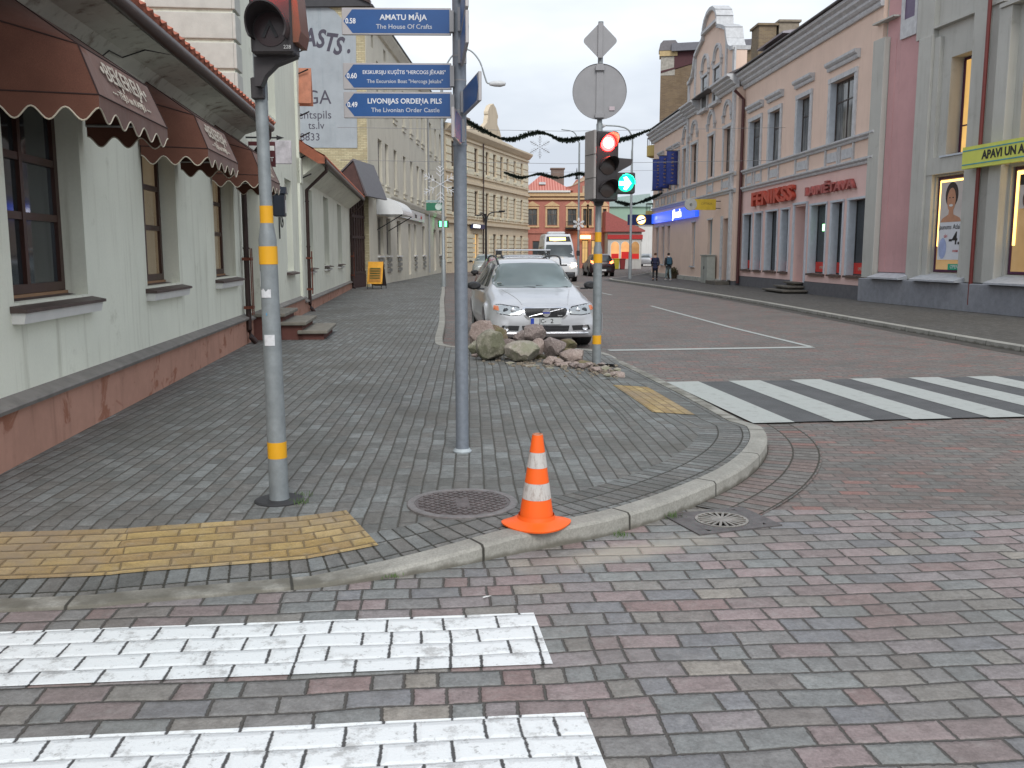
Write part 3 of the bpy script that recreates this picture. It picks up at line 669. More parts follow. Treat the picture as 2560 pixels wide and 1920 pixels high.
# ---- half timbered gateway
def gateway():
    A=Vector((-6.92,40.2,0)); Bp=Vector((-6.47,42.15,0))
    t=thing('timber_gateway','narrow brown half timbered gateway with a steep grey roof beside the low wing','gateway',A,math.atan2(2.4,.32))
    W_=2.3
    b=MB(); b.box(0,W_,.08,3,.7,4.3); b.build('wall',M_cream,t)
    b=MB(); b.box(-.03,W_+.1,-.02,2.8,0,.68); b.build('plinth',plain('brown_plinth',(.06,.03,.028),.8),t)
    b=MB()
    for s in (.1,.45,.8,1.15,1.5,1.85,2.2): b.box(s-.07,s+.07,0,.075,.7,4.2)
    for z in (.75,2.3,3.2,4.1): b.box(0,W_,-.012,.07,z-.06,z+.06)
    b.build('timbers',plain('dark_brown_timber',(.055,.03,.026),.7,var=.3),t)
    b=MB(); b.prism([(-.65,4.1),(-.2,5.45),(1.1,4.25),(1.1,4.1)],'x',-.15,-.1); b.build('gable',plain('brown_gable_boards',(.075,.04,.036),.7,var=.2),t)
    b=MB(); th=.06; b.prism([(-.72,4.0),(-.2,5.5),(-.2,5.58),(-.8,4.02)],'x',-.2,W_+.7); b.prism([(-.2,5.5),(1.2,4.2),(1.26,4.24),(-.2,5.58)],'x',-.2,W_+.7); b.build('roof',plain('grey_metal_roof',(.12,.115,.125),.5,.3,.1),t)
    b=MB(); b.box(-.35,-.3,.02,1.6,.75,4.2); b.build('side_wall',plaster('sand_plaster',(.55,.47,.33)),t)
gateway()
# ---- tall cream block with painted firewall
A5=math.atan2(1,.032)
def block5():
    t=thing('apartment_block','four storey cream apartment block with tall narrow windows and a painted brick end wall','building',(-6.45,42.2,0),A5)
    W_=32.3; H_=12.2
    cols=[(2.6,3.7),(4.6,5.6),(7.35,8.4),(10.65,11.65),(13.5,14.5),(16.3,17.4),(18.7,19.9),(23.0,24.2),(26.2,27.3),(29.3,30.4)]
    ops=[]; 
    for a,c in cols:
        ops+=[(a,c,4.98,7.0),(a,c,8.65,10.55)]
    ops+=[(1.4,1.9,10.9,11.5),(4.7,5.3,10.95,11.5),(9,9.6,10.95,11.5)]
    gf=[(2.1,3.6),(4.6,5.9),(8.0,9.4),(14.7,15.7),(18.7,20.1),(28.6,30.6)]; ops+=[(a,c,1.5,3.35) for a,c in gf]; doors=[(12.3,13.2),(25.0,26.4)]; ops+=[(a,c,.35,3.3) for a,c in doors]
    b=MB(); facewall(b,0,W_,0,H_,ops,.22); shell(b,0.001,W_,0,H_,12); b.build('wall',M_cream,t)
    wm=plain('grey_window_paint',(.3,.28,.26),.5)
    for o in ops:
        a,c,d,e=o
        if (a,c) in doors:
            q=MB(); q.box(a,c,.15,.2,d,e); dd=q.build('door',plain('brown_door',(.09,.05,.035),.6),t); continue
        w=window(t,a,c,d,e,.14,wm,G_curt,.06,(.5,) if e-d>1 else (),(.66,) if e-d>1 else ())
        if d>4 and e-d>1:
            s=MB(); s.box(a-.12,c+.12,-.1,.1,d-.1,d-.02); s.box(a-.05,c+.05,-.06,-.0,d-.32,d-.1); s.build('sill',M_cream,w)
        elif d<2:
            s=MB(); s.box(a-.1,c+.1,-.1,.1,d-.1,d-.02); s.build('sill',M_white,w)
            s=MB(); 
            for i in range(3): s.box(a+.1,c-.1,-.08,-.0,d-.32-i*.26,d-.16-i*.26)
            s.build('relief_panel',plain('grey_relief',(.25,.25,.23),.8),w)
    b=MB(); b.prism([(-.12,4.2),(-.2,4.42),(-.2,4.5),(0,4.5),(0,4.2)],'x',.2,W_); b.build('belt_course',M_cream,t)
    b=MB(); b.prism([(0,11.75),(-.12,11.8),(-.35,12.15),(-.35,12.25),(0,12.25)],'x',-.05,W_+.1); b.build('cornice',M_cream,t)
    b=MB(); b.prism([(-.4,12.25),(-.4,12.32),(6,15.0),(12,12.3),(12,12.25)],'x',-.25,W_+.1); b.build('roof',plain('dark_roof_metal',(.045,.045,.05),.6,.2),t)
    b=MB(); b.box(20.9,21.3,-.08,-.0,4.5,11.8); b.build('corner_pilaster',M_cream,t)
    b=MB(); b.tube([(21.4,-.14,12.1),(21.4,-.12,.3)],.06,8); b.build('downspout',plain('zinc',(.35,.36,.37),.5,.3),t)
    # canopy, sign board and sign
    b=MB(); N=10
    pr=[(-1.25,3.42)]+[(-1.25*math.cos(PI/2*i/N)*1.0,3.5+.75*math.sin(PI/2*i/N)) for i in range(N+1)]+[(0,3.42)]
    b.prism(pr,'x',1.9,5.2); b.build('door_canopy',plain('white_canopy_sheet',(.75,.77,.78),.3,var=.04),t)
    b=MB(); b.tube([(2,-1.2,3.4),(2,0,2.7)],.025,6); b.tube([(5.1,-1.2,3.4),(5.1,0,2.7)],.025,6); b.build('canopy_bracket',M_dark,t)
    b=MB(); b.box(7.2,12.3,-.14,-.02,3.55,4.1); b.box(12.32,18.6,-.17,-.02,3.55,4.12); sb=b.build('sign_board',plain('white_sign_board',(.66,.68,.68),.4,var=.04),t)
    text('ims',.42,M_blk,sb,face_front(14.4,-.176,3.84),bold=.01,sx=1.6); text('sīcis',.3,plain('red_letters',(.5,.02,.02),.5),sb,face_front(16.9,-.176,3.84),'lettering',bold=.01,sx=1.4)
    b=MB(); b.box(25.6,26.2,-1.0,-.25,3.45,3.95); cs=b.build('cross_sign_box',M_blk,t)
    q=MB(); q.box(25.58,25.599,-.9,-.35,3.5,3.9); q.build('cross_light',emis('green_sign_light',(.1,1,.25),3.2),cs)
    for s0,s1 in ((12.0,13.5),(24.6,26.8),(6.0,7.6)):
        pass
    # firewall facing the photographer (local -x side)
    M_brick=brickmat('yellow_end_brick',(.55,.5,.32),(.42,.36,.22),(.3,.26,.18))
    g=MB(); g.prism([(0.02,0),(0.02,12.6),(1.0,12.95),(6,14.9),(11.9,12.5),(11.9,0)],'x',-.06,-.0); e=g.build('end_wall',M_brick,t)
    g=MB(); g.prism([(-.3,12.35),(-.3,12.5),(1.0,13.05),(6,15.1),(12.2,12.6),(12.2,12.4),(6,14.9),(1,12.9)],'x',-.35,-.02); g.build('verge_board',M_gut,t)
    # painted advertisement, dark letters on pale blue-grey
    M_ban=plaster('blue_grey_mural',(.36,.4,.43),(.22,.27,.3),.4,.12)
    g=MB(); g.prism([(.45,6.25),(.4,11.1),(1.3,12.1),(2.6,12.75),(5,13.6),(5,6.3)],'x',-.085,-.062); mu=g.build('painted_mural',M_ban,t)
    K=plain('mural_lettering',(.075,.07,.095),.85,var=.15)
    def wt(s,size,y,z,bold=0,shear=0,sx=1,rot=0,al='RIGHT'):
        # text read along -y (local), facing -x
        M=Matrix.Translation((-.088,y,z))@Matrix.Rotation(-PI/2,4,'Z')@Matrix.Rotation(PI/2,4,'X')@Matrix.Rotation(R(rot),4,'Z')
        text(s,size,K,mu,M,'lettering',.002,bold,shear,al,sx)
    x2y=lambda X: -X-6.5  # world x at the end wall -> local y
    for ch,X,Z_,r in (('A',-8.98,10.95,2),('S',-8.5,10.9,-3),('T',-8.1,10.75,-7),('S',-7.72,10.6,-10),('·',-7.3,10.35,0),('O',-9.5,10.95,6)):
        wt(ch,1.05,x2y(X),Z_,.035,.25,.75,r,'CENTER')
    wt('MAL',.6,x2y(-8.95),9.45,0,0,1,0); wt('LĪGA',.85,x2y(-8.06),8.42,.0,0,.95); wt('Ventspils',.5,x2y(-8.06),7.68,0,0,1); wt('ts.lv',.46,x2y(-8.4),7.22,0,0,1); wt('28833',.46,x2y(-8.6),6.72,0,0,1)
    return t
def brickmat(name,a,b_,m,sx=.25,sy=.075):
    if name in MC: return MC[name]
    k=NT(name); o=k.obj(); sp=k.n('ShaderNodeSeparateXYZ'); k.put(sp.inputs[0],o); cb=k.n('ShaderNodeCombineXYZ'); k.put(cb.inputs[0],k.math('ADD',sp.outputs[0],sp.outputs[1])); k.put(cb.inputs[1],sp.outputs[2])
    br=k.n('ShaderNodeTexBrick'); br.inputs['Scale'].default_value=1; br.inputs['Brick Width'].default_value=sx; br.inputs['Row Height'].default_value=sy; br.inputs['Mortar Size'].default_value=.008; br.inputs['Color1'].default_value=c4(a); br.inputs['Color2'].default_value=c4(b_); br.inputs['Mortar'].default_value=c4(m); k.put(br.inputs['Vector'],cb.outputs[0])
    c=k.mix(k.smooth(k.noise(o,1.2,5,.7),.45,.7,0,.5),br.outputs['Color'],tuple(x*.45 for x in a)); k.put(k.p.inputs['Base Color'],c); k.p.inputs['Roughness'].default_value=.9; MC[name]=k.m; return k.m
block5()
# ---- beige rusticated corner house
A6=math.atan2(.3,1)
def block6():
    A6=math.atan2(1,.3)
    t=thing('rusticated_building','three storey beige building with banded stonework and a small stepped gable','building',(-5.3,75,0),A6)
    Ma=plaster('beige_plaster',(.66,.56,.42),(.3,.24,.17),.5); Mb=plain('pale_stone_blocks',(.68,.63,.49),.85,var=.12)
    W_=24.3; cols=[(1.3,2.2),(4.1,5.0),(7.0,7.95),(10.1,11.0),(12.3,13.2),(14.5,15.4),(16.5,17.2),(18.9,19.7),(21.4,22.2)]
    ops=[(a,c,8.6,10.62) for a,c in cols]+[(a,c,4.95,6.97) for a,c in cols]+[(a,c,1.2,3.35) for a,c in cols if a>11]+[(6.6,8.0,.6,3.3)]
    b=MB(); facewall(b,0,W_,0,11.4,ops,.25); shell(b,0,W_,0,11.4,10); b.build('wall',Ma,t)
    for o in ops:
        a,c,d,e=o; lit=(a==6.6)
        w=window(t,a,c,d,e,.14,plain('brown_window_paint',(.14,.09,.06),.5),G_lit if lit else G_dark,.07,(.5,),(.65,))
        if d>4:
            b=MB(); z=d-.24; b.box(a-.05,c+.05,-.14,-.0,z,z+.2); b.box(a+.1,a+.25,-.12,-.001,z-.2,z+.001); b.box(c-.25,c-.1,-.12,-.001,z-.2,z+.001); b.build('sill',Mb,w)
    b=MB(); edges=[0]+[x for ac in cols for x in ac]+[W_]
    for zz0,zz1,h in ((8.3,10.9,.62),(4.75,7.2,.34),(.9,3.6,.4)):
        for i in range(0,len(edges),2):
            a,c=edges[i]+.1,edges[i+1]-.1; z=zz0; 
            while z+h<zz1:
                b.box(a,c,-.07,-.0,z,z+h*.8,0); z+=h
    b.build('stone_bands',Mb,t)
    b=MB()
    for (z,hh,o) in ((7.45,.25,.18),(8.1,.16,.12),(4.05,.25,.2),(4.5,.12,.1),(10.95,.15,.12)): b.box(-.05,W_+.05,-o,.0,z,z+hh)
    b.prism([(0,11.2),(-.15,11.3),(-.45,11.65),(-.45,11.8),(0,11.8)],'x',-.1,W_+.3); b.build('cornice',Ma,t)
    b=MB(); b.prism([(-.4,11.8),(4.5,13.0),(10,11.8)],'x',0,W_); b.build('roof',plain('light_zinc_roof',(.5,.55,.6),.4,.3,.08),t)
    b=MB(); b.prism([(5.6,11.8),(5.6,12.3),(7.2,12.5),(8.9,12.5),(10.4,13.2),(10.7,13.9),(10.6,14.0),(10.6,14.2),(11.3,14.8),(12.2,15.1),(13.0,14.8),(13.6,14.2),(13.6,14.0),(13.4,13.9),(13.4,13.4),(14.2,12.9),(14.9,12.1),(18.5,12.0),(18.5,11.8)],'y',-.1,.3); b.build('stepped_gable',Ma,t)
    b=MB(); b.box(8.8,10.4,1.5,2.6,11.8,13.6); b.build('chimney',brickmat('dull_brick',(.22,.17,.14),(.18,.13,.11),(.2,.18,.16)),t)
    b=MB(); b.tube([(9.0,-.2,11.2),(9.0,-.15,.2)],.07,8); b.build('downspout',M_gut,t)
    b=MB(); b.box(5.7,9.0,-.3,-.1,3.72,4.12); sg=b.build('shop_sign',plain('navy_sign',(.03,.045,.12),.4),t)
    b=MB(); b.box(5.9,7.6,-.33,-.301,3.8,4.05); b.build('lit_panel',emis('cool_sign_light',(1,.98,.9),1.8),sg)
    b=MB(); b.box(2.2,3.1,-.1,.1,.3,3.2); b.build('door',M_orangewood,t)
block6()
# ---- red corner building across the junction
def redb():
    t=thing('red_building','brick red two storey building with cream window surrounds and ornate parapet, street end','building',(1.2,100,0),0)
    Mr=plaster('brick_red_render',(.46,.19,.15),(.28,.12,.1),.5,.1); Mc=plain('cream_surround',(.6,.42,.24),.8)
    wins=[(.45,1.5),(2.55,3.65),(4.75,5.7),(6.4,6.8),(7.0,7.35),(8.5,8.9)]
    ops=[(a,c,4.55,6.3) for a,c in wins]+[(6.3,7.0,.5,3.0),(7.3,8.0,.5,3.0),(8.9,9.5,.8,2.9),(1.0,2.4,.6,2.9),(3.2,4.6,.6,2.9)]
    b=MB(); facewall(b,0,9.2,0,7.6,ops,.2); shell(b,0,9.2,0,7.6,12); b.build('wall',Mr,t)
    for o in ops:
        a,c,d,e=o; w=window(t,a,c,d,e,.1,plain('brown_window_paint',(.14,.09,.06),.5),G_lit if d<1 and a>6 else (G_curt if d>4 else G_dark),.08,(.5,) if c-a>.6 else (),(.66,))
        if d>4:
            s=MB(); s.box(a-.18,a,-.07,0,d-.1,e+.15); s.box(c,c+.18,-.07,0,d-.1,e+.15); s.box(a-.18,c+.18,-.08,0,e,e+.2); s.box(a-.22,c+.22,-.12,0,d-.22,d-.05); s.prism([(a-.25,e+.35),((a+c)/2,e+.8),(c+.25,e+.35),(c+.25,e+.28),(a-.25,e+.28)],'y',-.1,-.0); s.build('surround',Mc,w)
    b=MB(); b.box(-.05,9.3,-.12,0,3.7,3.95); b.build('belt_course',Mr,t)
    b=MB(); b.box(-.05,9.3,-.22,0,7.25,7.45); b.box(-.05,9.3,-.35,0,7.6,7.95); b.build('cornice',Mc,t)
    b=MB(); b.box(0,5.0,-.5,-.05,8.0,8.2); b.build('gutter',M_white,t)
    k=NT('pink_pantiles'); o=k.obj(); wv=k.n('ShaderNodeTexWave'); wv.inputs['Scale'].default_value=1.1; k.put(wv.inputs[0],o); k.put(k.p.inputs['Base Color'],k.mix(wv.outputs['Fac'],(.42,.12,.09),(.62,.27,.22))); k.p.inputs['Roughness'].default_value=.7
    b=MB(); p=[(-.1,-.4,8.2),(5.3,-.4,8.2),(5.3,9,8.2),(-.1,9,8.2),(2.1,3.4,10.2)]
    i=[b.av(q) for q in p]; b.af(i[0],i[1],i[4]); b.af(i[1],i[2],i[4]); b.af(i[2],i[3],i[4]); b.af(i[3],i[0],i[4]); rf=b.build('roof',k.m,t)
    b=MB(); b.box(1.7,2.4,.6,1.2,8.9,9.15); b.build('skylight',plain('skylight_white',(.6,.65,.68),.3),rf)
    b=MB(); b.prism([(4.6,7.95),(4.6,8.6),(5.2,8.7),(5.6,9.3),(6.2,9.5),(6.6,9.9),(7.0,9.5),(7.6,9.3),(8.0,8.7),(8.6,8.6),(8.6,7.95)],'y',-.12,.3); b.build('parapet_gable',Mr,t)
    b=MB(); b.prism([(4.9,8.55),(5.8,9.2),(6.6,9.75),(7.4,9.2),(8.3,8.55),(7.5,8.9),(6.6,9.3),(5.7,8.9)],'y',-.2,-.121); b.box(6.3,6.9,-.2,-.121,7.5,8.7); b.build('relief_ornament',plain('pale_relief',(.5,.38,.28),.85,var=.3),t)
    for X in (5.7,6.7):
        b=MB(); b.lathe([(.2,9.4),(.1,9.7),(.22,9.85),(.08,10.05),(.02,10.6)],8,c=(X,.1,0)); b.build('finial',M_dark,t)
    b=MB(); b.box(3.1,4.5,3,4,8.5,10.7); b.box(3.0,4.6,2.9,4.1,10.7,10.85); b.build('chimney',brickmat('dull_brick',(.22,.17,.14),(.18,.13,.11),(.2,.18,.16)),t)
    b=MB(); b.box(-.8,.6,6,7,8.5,10.6); b.build('chimney',brickmat('dull_brick',(.22,.17,.14),(.18,.13,.11),(.2,.18,.16)),t)
    # balcony
    b=MB(); b.box(4.5,6.0,-.9,0,4.15,4.28); 
    for i in range(12): b.box(4.52+i*.13,4.55+i*.13,-.89,-.86,4.28,4.9)
    b.box(4.5,6.0,-.9,-.85,4.88,4.94); b.build('balcony',M_dark,t)
    b=MB(); b.box(6.1,7.2,-.6,-.35,3.12,3.5); sg=b.build('lit_sign',emis('warm_sign_light',(1,.72,.22),2.6),t)
redb()
def redext():
    t=thing('red_roofed_shop','low white shop with a red sloping roof, red fascia and three arched lit windows','building',(9.95,96.6,0),0)
    Mw=plaster('grey_white_wall',(.5,.49,.47)); W_=3.5
    b=MB(); b.box(0,W_,0,8,0,3.75); b.build('wall',Mw,t)
    b=MB(); b.box(-.05,W_+.1,-.12,-.0,3.05,3.5); b.build('fascia',plain('red_fascia',(.45,.03,.03),.5),t)
    b=MB(); b.prism([(-.3,5.9),(-.3,3.8),(W_+.3,3.8),(W_+.3,3.95)],'y',-.35,8.2); b.build('roof',plain('dull_red_roof',(.36,.1,.09),.7,var=.15),t)
    Mg=glass('shop_glow',(.1,.05,.03),.1,None,.7,(1,.5,.2)); Mrd=emis('red_window_film',(.6,.02,.02),.35,(.3,.02,.02))
    for i,X in enumerate((.75,1.8,2.85)):
        pts=[(X-.42,1.0),(X+.42,1.0)]+[(X+.42*math.cos(PI*j/12),2.3+.5*math.sin(PI*j/12)) for j in range(13)]
        b=MB(); b.prism([(X+(x-X)*1.16,z if z>1.01 else z-.04) for x,z in pts],'y',-.03,-.001); f=b.build('window',plain('white_paint',(.7,.7,.68)),t)
        b=MB(); b.prism(pts,'y',-.05,-.031); b.build('pane',Mg if i<2 else glass('amber_pane',(.15,.09,.04),.1,None,.25,(1,.5,.2)),f)
        b=MB(); b.box(X-.38,X+.38,-.062,-.051,1.02,1.55+.2*(i==1)); b.build('window_film',Mrd,f)
redext()
def fars():
    t=thing('green_walled_building','large pale green plain building beyond the red roofed shop','building',(12.2,124,0),0)
    b=MB(); b.box(0,6.2,0,10,0,7.7); b.build('wall',plaster('sea_green_wall',(.3,.43,.34)),t); b=MB(); b.prism([(-.3,7.7),(0.5,8.8),(6,9.4),(6.5,7.7)],'y',-.3,10.3); b.build('roof',plain('grey_green_roof',(.34,.44,.42),.5,var=.1),t)
    t=thing('white_house','plain white house end wall beside the pink corner building, far away','building',(16.6,122,0),R(-4))
    b=MB(); b.box(0,5,0,10,0,5.2); b.build('wall',plaster('white_wall',(.68,.68,.66)),t); b=MB(); b.box(-.15,5.1,-.15,10.1,5.2,5.55); b.build('roof_edge',M_white,t); b=MB(); b.box(.1,.45,-.03,-.001,3.1,3.9); b.build('window',M_dark,t)
    t=thing('yellow_building','ochre building with rounded bay balconies projecting beyond the pink corner','building',(10.4,72.5,0),R(-9))
    Mo=plaster('ochre_plaster',(.55,.42,.16)); b=MB(); b.box(1.1,9,.3,9,0,12); b.build('wall',Mo,t)
    for z,h in ((9.0,.8),(3.95,.9)):
        b=MB(); b.lathe([(.5,z-.1),(.75,z),(.75,z+h),(.01,z+h)],20,c=(.7,.5,0)); bl=b.build('balcony',Mo,t,smooth=True)
        b=MB(); 
        for j in range(20): a=2*PI*j/20; b.box(.7+.72*math.cos(a)-.012,.7+.72*math.cos(a)+.012,.5+.72*math.sin(a)-.012,.5+.72*math.sin(a)+.012,z+h,z+h+.55)
        b.lathe([(.74,z+h+.53),(.74,z+h+.58),(.68,z+h+.58),(.68,z+h+.53)],20,c=(.7,.5,0)); b.build('railing',M_dark,bl)
fars()
# ================================================================ RIGHT HAND STREET FRONT
AR=math.atan2(-1,.039); OR=(9.8,68,0)
def RP(s,off,z):
    c,n=math.cos(AR),math.sin(AR); return Vector((OR[0]+c*s-n*off,OR[1]+n*s+c*off,z))
M_pink=plaster('salmon_plaster',(.78,.60,.495),(.5,.36,.29),.3,.05)
M_pink2=plaster('rose_plaster',(.78,.56,.515),(.52,.35,.32),.3,.05)
M_trimr=plain('grey_white_trim',(.52,.53,.54),.8,var=.15,bump=.1)
M_base=plain('dark_grey_base',(.12,.12,.13),.8,var=.15)
M_whitish=plain('pale_blue_frame',(.52,.57,.62),.7,var=.08)
G_up=glass('upper_glass',(.045,.05,.05),.07,(.26,.26,.25))
def moulding(b,s0,s1,z,dz,proj,n=3,y=0):
    """stepped cornice profile"""
    pr=[(y,z)]
    for i in range(n):
        a=proj*(i+1)/n; zz=z+dz*i/n; pr+=[(y-a*.75,zz),(y-a,zz+dz/n*.4),(y-a,zz+dz/n*.85)]
    pr+=[(y-proj,z+dz),(y,z+dz)]
    b.prism(pr,'x',s0,s1)
def band_panels(t,s0,s1,groups,y=0):
    b=MB(); moulding(b,s0,s1,5.2,.18,.16,2,y); b.build('belt_course',M_trimr,t)
    b=MB(); moulding(b,s0,s1,4.42,.2,.15,2,y); b.build('belt_course',M_trimr,t)
    for g in groups:
        b=MB()
        for (a,c) in g:
            b.box(a-.16,a-.07,y-.06,y-.0,4.63,5.19); b.box(c+.07,c+.16,y-.06,y-.0,4.63,5.19)
        for (a,c) in g: b.box(a+.02,c-.02,y-.035,y-.0,4.74,5.06)
        b.build('relief_panel',M_trimr,t)
def pink():
    t=thing('pink_shop_building','long two storey salmon pink building with ground floor shop windows and grey trim','building',OR,AR)
    S0,S1=24.25,38.75
    up=[(25.2,26.8),(28.05,29.4),(31.45,32.8),(34.8,36.85)]
    gf=[(24.75,25.95),(26.55,27.45),(28.15,29.5),(30.1,30.93),(33.4,34.85),(35.42,36.36),(36.9,38.25)]; door=(31.62,32.88)
    ops=[(a,c,5.42,7.45) for a,c in up]; ops2=[(a,c,.86,3.34,.3) for a,c in gf]+[(door[0],door[1],.5,3.38,.9)]
    b=MB(); facewall(b,S0,S1,4.5,9.3,ops,.25); shell(b,S0,S1,4.5,9.3,11); b.build('upper_wall',M_pink,t)
    b=MB(); facewall(b,S0,S1,.55,4.5,ops2,.3); shell(b,S0,S1,.55,4.5,11,top=False); b.build('shopfront_wall',M_pink2,t)
    b=MB(); b.box(S0,door[0]-.02,-.03,10.9,0,.54); b.box(door[1]+.02,S1,-.03,10.9,0,.54); b.build('plinth',M_base,t)
    for i,(a,c,d,e) in enumerate(ops):
        w=window(t,a,c,d,e,.17,plain('dark_window_paint',(.06,.045,.04),.5),G_up,.06,(.5,) if c-a>1.5 else (),(.66,))
        s=MB(); s.box(a-.2,a-.0,-.05,-.001,d-.1,e); s.box(c,c+.2,-.05,-.001,d-.1,e); s.box(a-.2,c+.2,-.07,-.001,e,e+.16)
        moulding(s,a-.3,c+.3,e+.42,.28,.2,2); s.build('surround',M_trimr,w)
        s=MB(); s.box(a+.001,a+.02,-.049,.169,d,e-.001); s.build('reveal_lining',M_whitish,w); s=MB(); s.box(c-.02,c-.001,-.049,.169,d,e-.001); s.build('reveal_lining',M_whitish,w)
    Mr=plain('red_sale_strip',(.6,.03,.02),.5)
    for i,o in enumerate(ops2[:-1]):
        a,c,d,e=o[:4]
        w=window(t,a,c,d+.01,e,.22,plain('dark_shop_frame',(.05,.05,.05),.5),G_dark,.045,(),())
        s=MB(); s.box(a+.001,a+.02,-.03,.219,d+.012,e-.001); s.box(c-.02,c-.001,-.03,.219,d+.012,e-.001); s.box(a-.14,a-.0,-.04,.0,d,e); s.box(a-.16,c+.1,-.06,.0,e,e+.07); s.box(c,c+.08,-.035,0,d,e); s.build('surround',M_whitish,w)
        s=MB(); s.box(a-.12,c+.08,-.1,.1,d-.07,d-.0); s.build('sill',plain('dark_brown_ledge',(.09,.055,.045),.6),w)
        if i!=2:
            s=MB(); s.box(a+.06,c-.06,.21,.219,d+.06,d+.42); st=s.build('sale_strip',Mr,w)
            if c-a>1: text('IZPĀRDOŠANA',.13,M_trim,st,face_front((a+c)/2+.1,.208,d+.22),sx=.8)
    s=MB(); s.box(34.0,34.25,.2,.21,2.4,2.65); s.build('exit_light',emis('green_exit_light',(.35,1,.4),2.2),t)
    # door niche
    s=MB(); s.box(door[0]+.02,door[1]-.02,.84,.9,.52,3.36); dd=s.build('door',M_whitish,t)
    s=MB(); s.box(door[0]-.16,door[0],-.05,0,.5,3.45); s.box(door[1],door[1]+.12,-.05,0,.5,3.45); s.box(door[0]-.16,door[1]+.12,-.07,0,3.45,3.53); s.build('surround',M_whitish,dd)
    band_panels(t,S0,S1,[[(25.0,25.7),(26.3,27.0)],[(28.3,29.3)],[(31.6,32.7)],[(34.7,35.6),(36.0,36.9)]])
    b=MB(); moulding(b,S0-.05,S1,9.05,.68,.48,4); b.build('cornice',M_trimr,t)
    b=MB(); b.prism([(-.6,9.76),(-.6,9.8),(5.5,11.1),(11,9.9),(11,9.76)],'x',S0,S1); rf=b.build('roof',plain('dull_metal_roof',(.1,.09,.09),.5,.3,.15),t)
    b=MB(); b.tube([(S0+.12,-.55,9.0),(S0+.12,-.12,8.6),(S0+.12,-.12,.2)],.075,8); b.build('downspout',plain('maroon_pipe',(.09,.03,.03),.5,.1),t)
    # raised lettering
    L1_=text('FENIKSS',.78,plain('faded_red_letters',(.5,.07,.04),.6,var=.25,sc=3),t,face_front(28.95,-.1,3.92),'sign_lettering',.08,.03,sx=1.95)
    L2_=text('LOMBARDS'.replace('LOMBARDS','LAIMĒTAVA'),.42,plain('weathered_red_letters',(.4,.1,.09),.6,var=.35,sc=3),t,face_front(35.15,-.08,3.85),'sign_lettering',.06,.015,sx=2.0)
    return t
pink()
def shopsteps():
    t=thing('shop_steps','dark weathered stone steps below the grey door of the pink shop','steps',RP(32.2,0,WZ-.006),AR)
    st=plain('dark_step_stone',(.11,.1,.085),.85,var=.25)
    for (x,y0,z0,z1) in ((1.25,-1.0,0.02,.13),(.85,-.68,.131,.27),(.6,-.36,.271,.42)):
        b=MB(); b.box(-x,x,y0,-.02,z1-.07,z1,.01); b.box(-x+.12,x-.12,y0+.1,-.02,z0,z1-.071); b.build('step',st,t)
shopsteps()
def archmould(b,cx,z,w,h,y,th=.12,pr=.12,n=14):
    """horseshoe arch moulding with short shoulders"""
    for (r,p) in ((w/2,pr),(w/2-th,pr*.65)):
        out=[];inn=[]
        for i in range(n+1):
            a=PI*i/n; out.append((cx+r*math.cos(a),z+h*math.sin(a)*r/(w/2))); inn.append((cx+(r-th*.8)*math.cos(a),z+h*math.sin(a)*(r-th*.8)/(w/2)))
        for i in range(n):
            b.prism([out[i],out[i+1],inn[i+1],inn[i]],'y',y-p,y-.0)
    for sg in (-1,1):
        x=cx+sg*w/2; b.box(min(x,x+sg*.16)-.0,max(x,x+sg*.16),y-pr-.02,y,z-.12,z+.03); b.box(min(x-.02,x+sg*.08),max(x+.02,x+sg*.08),y-pr,y,z-.34,z-.12)
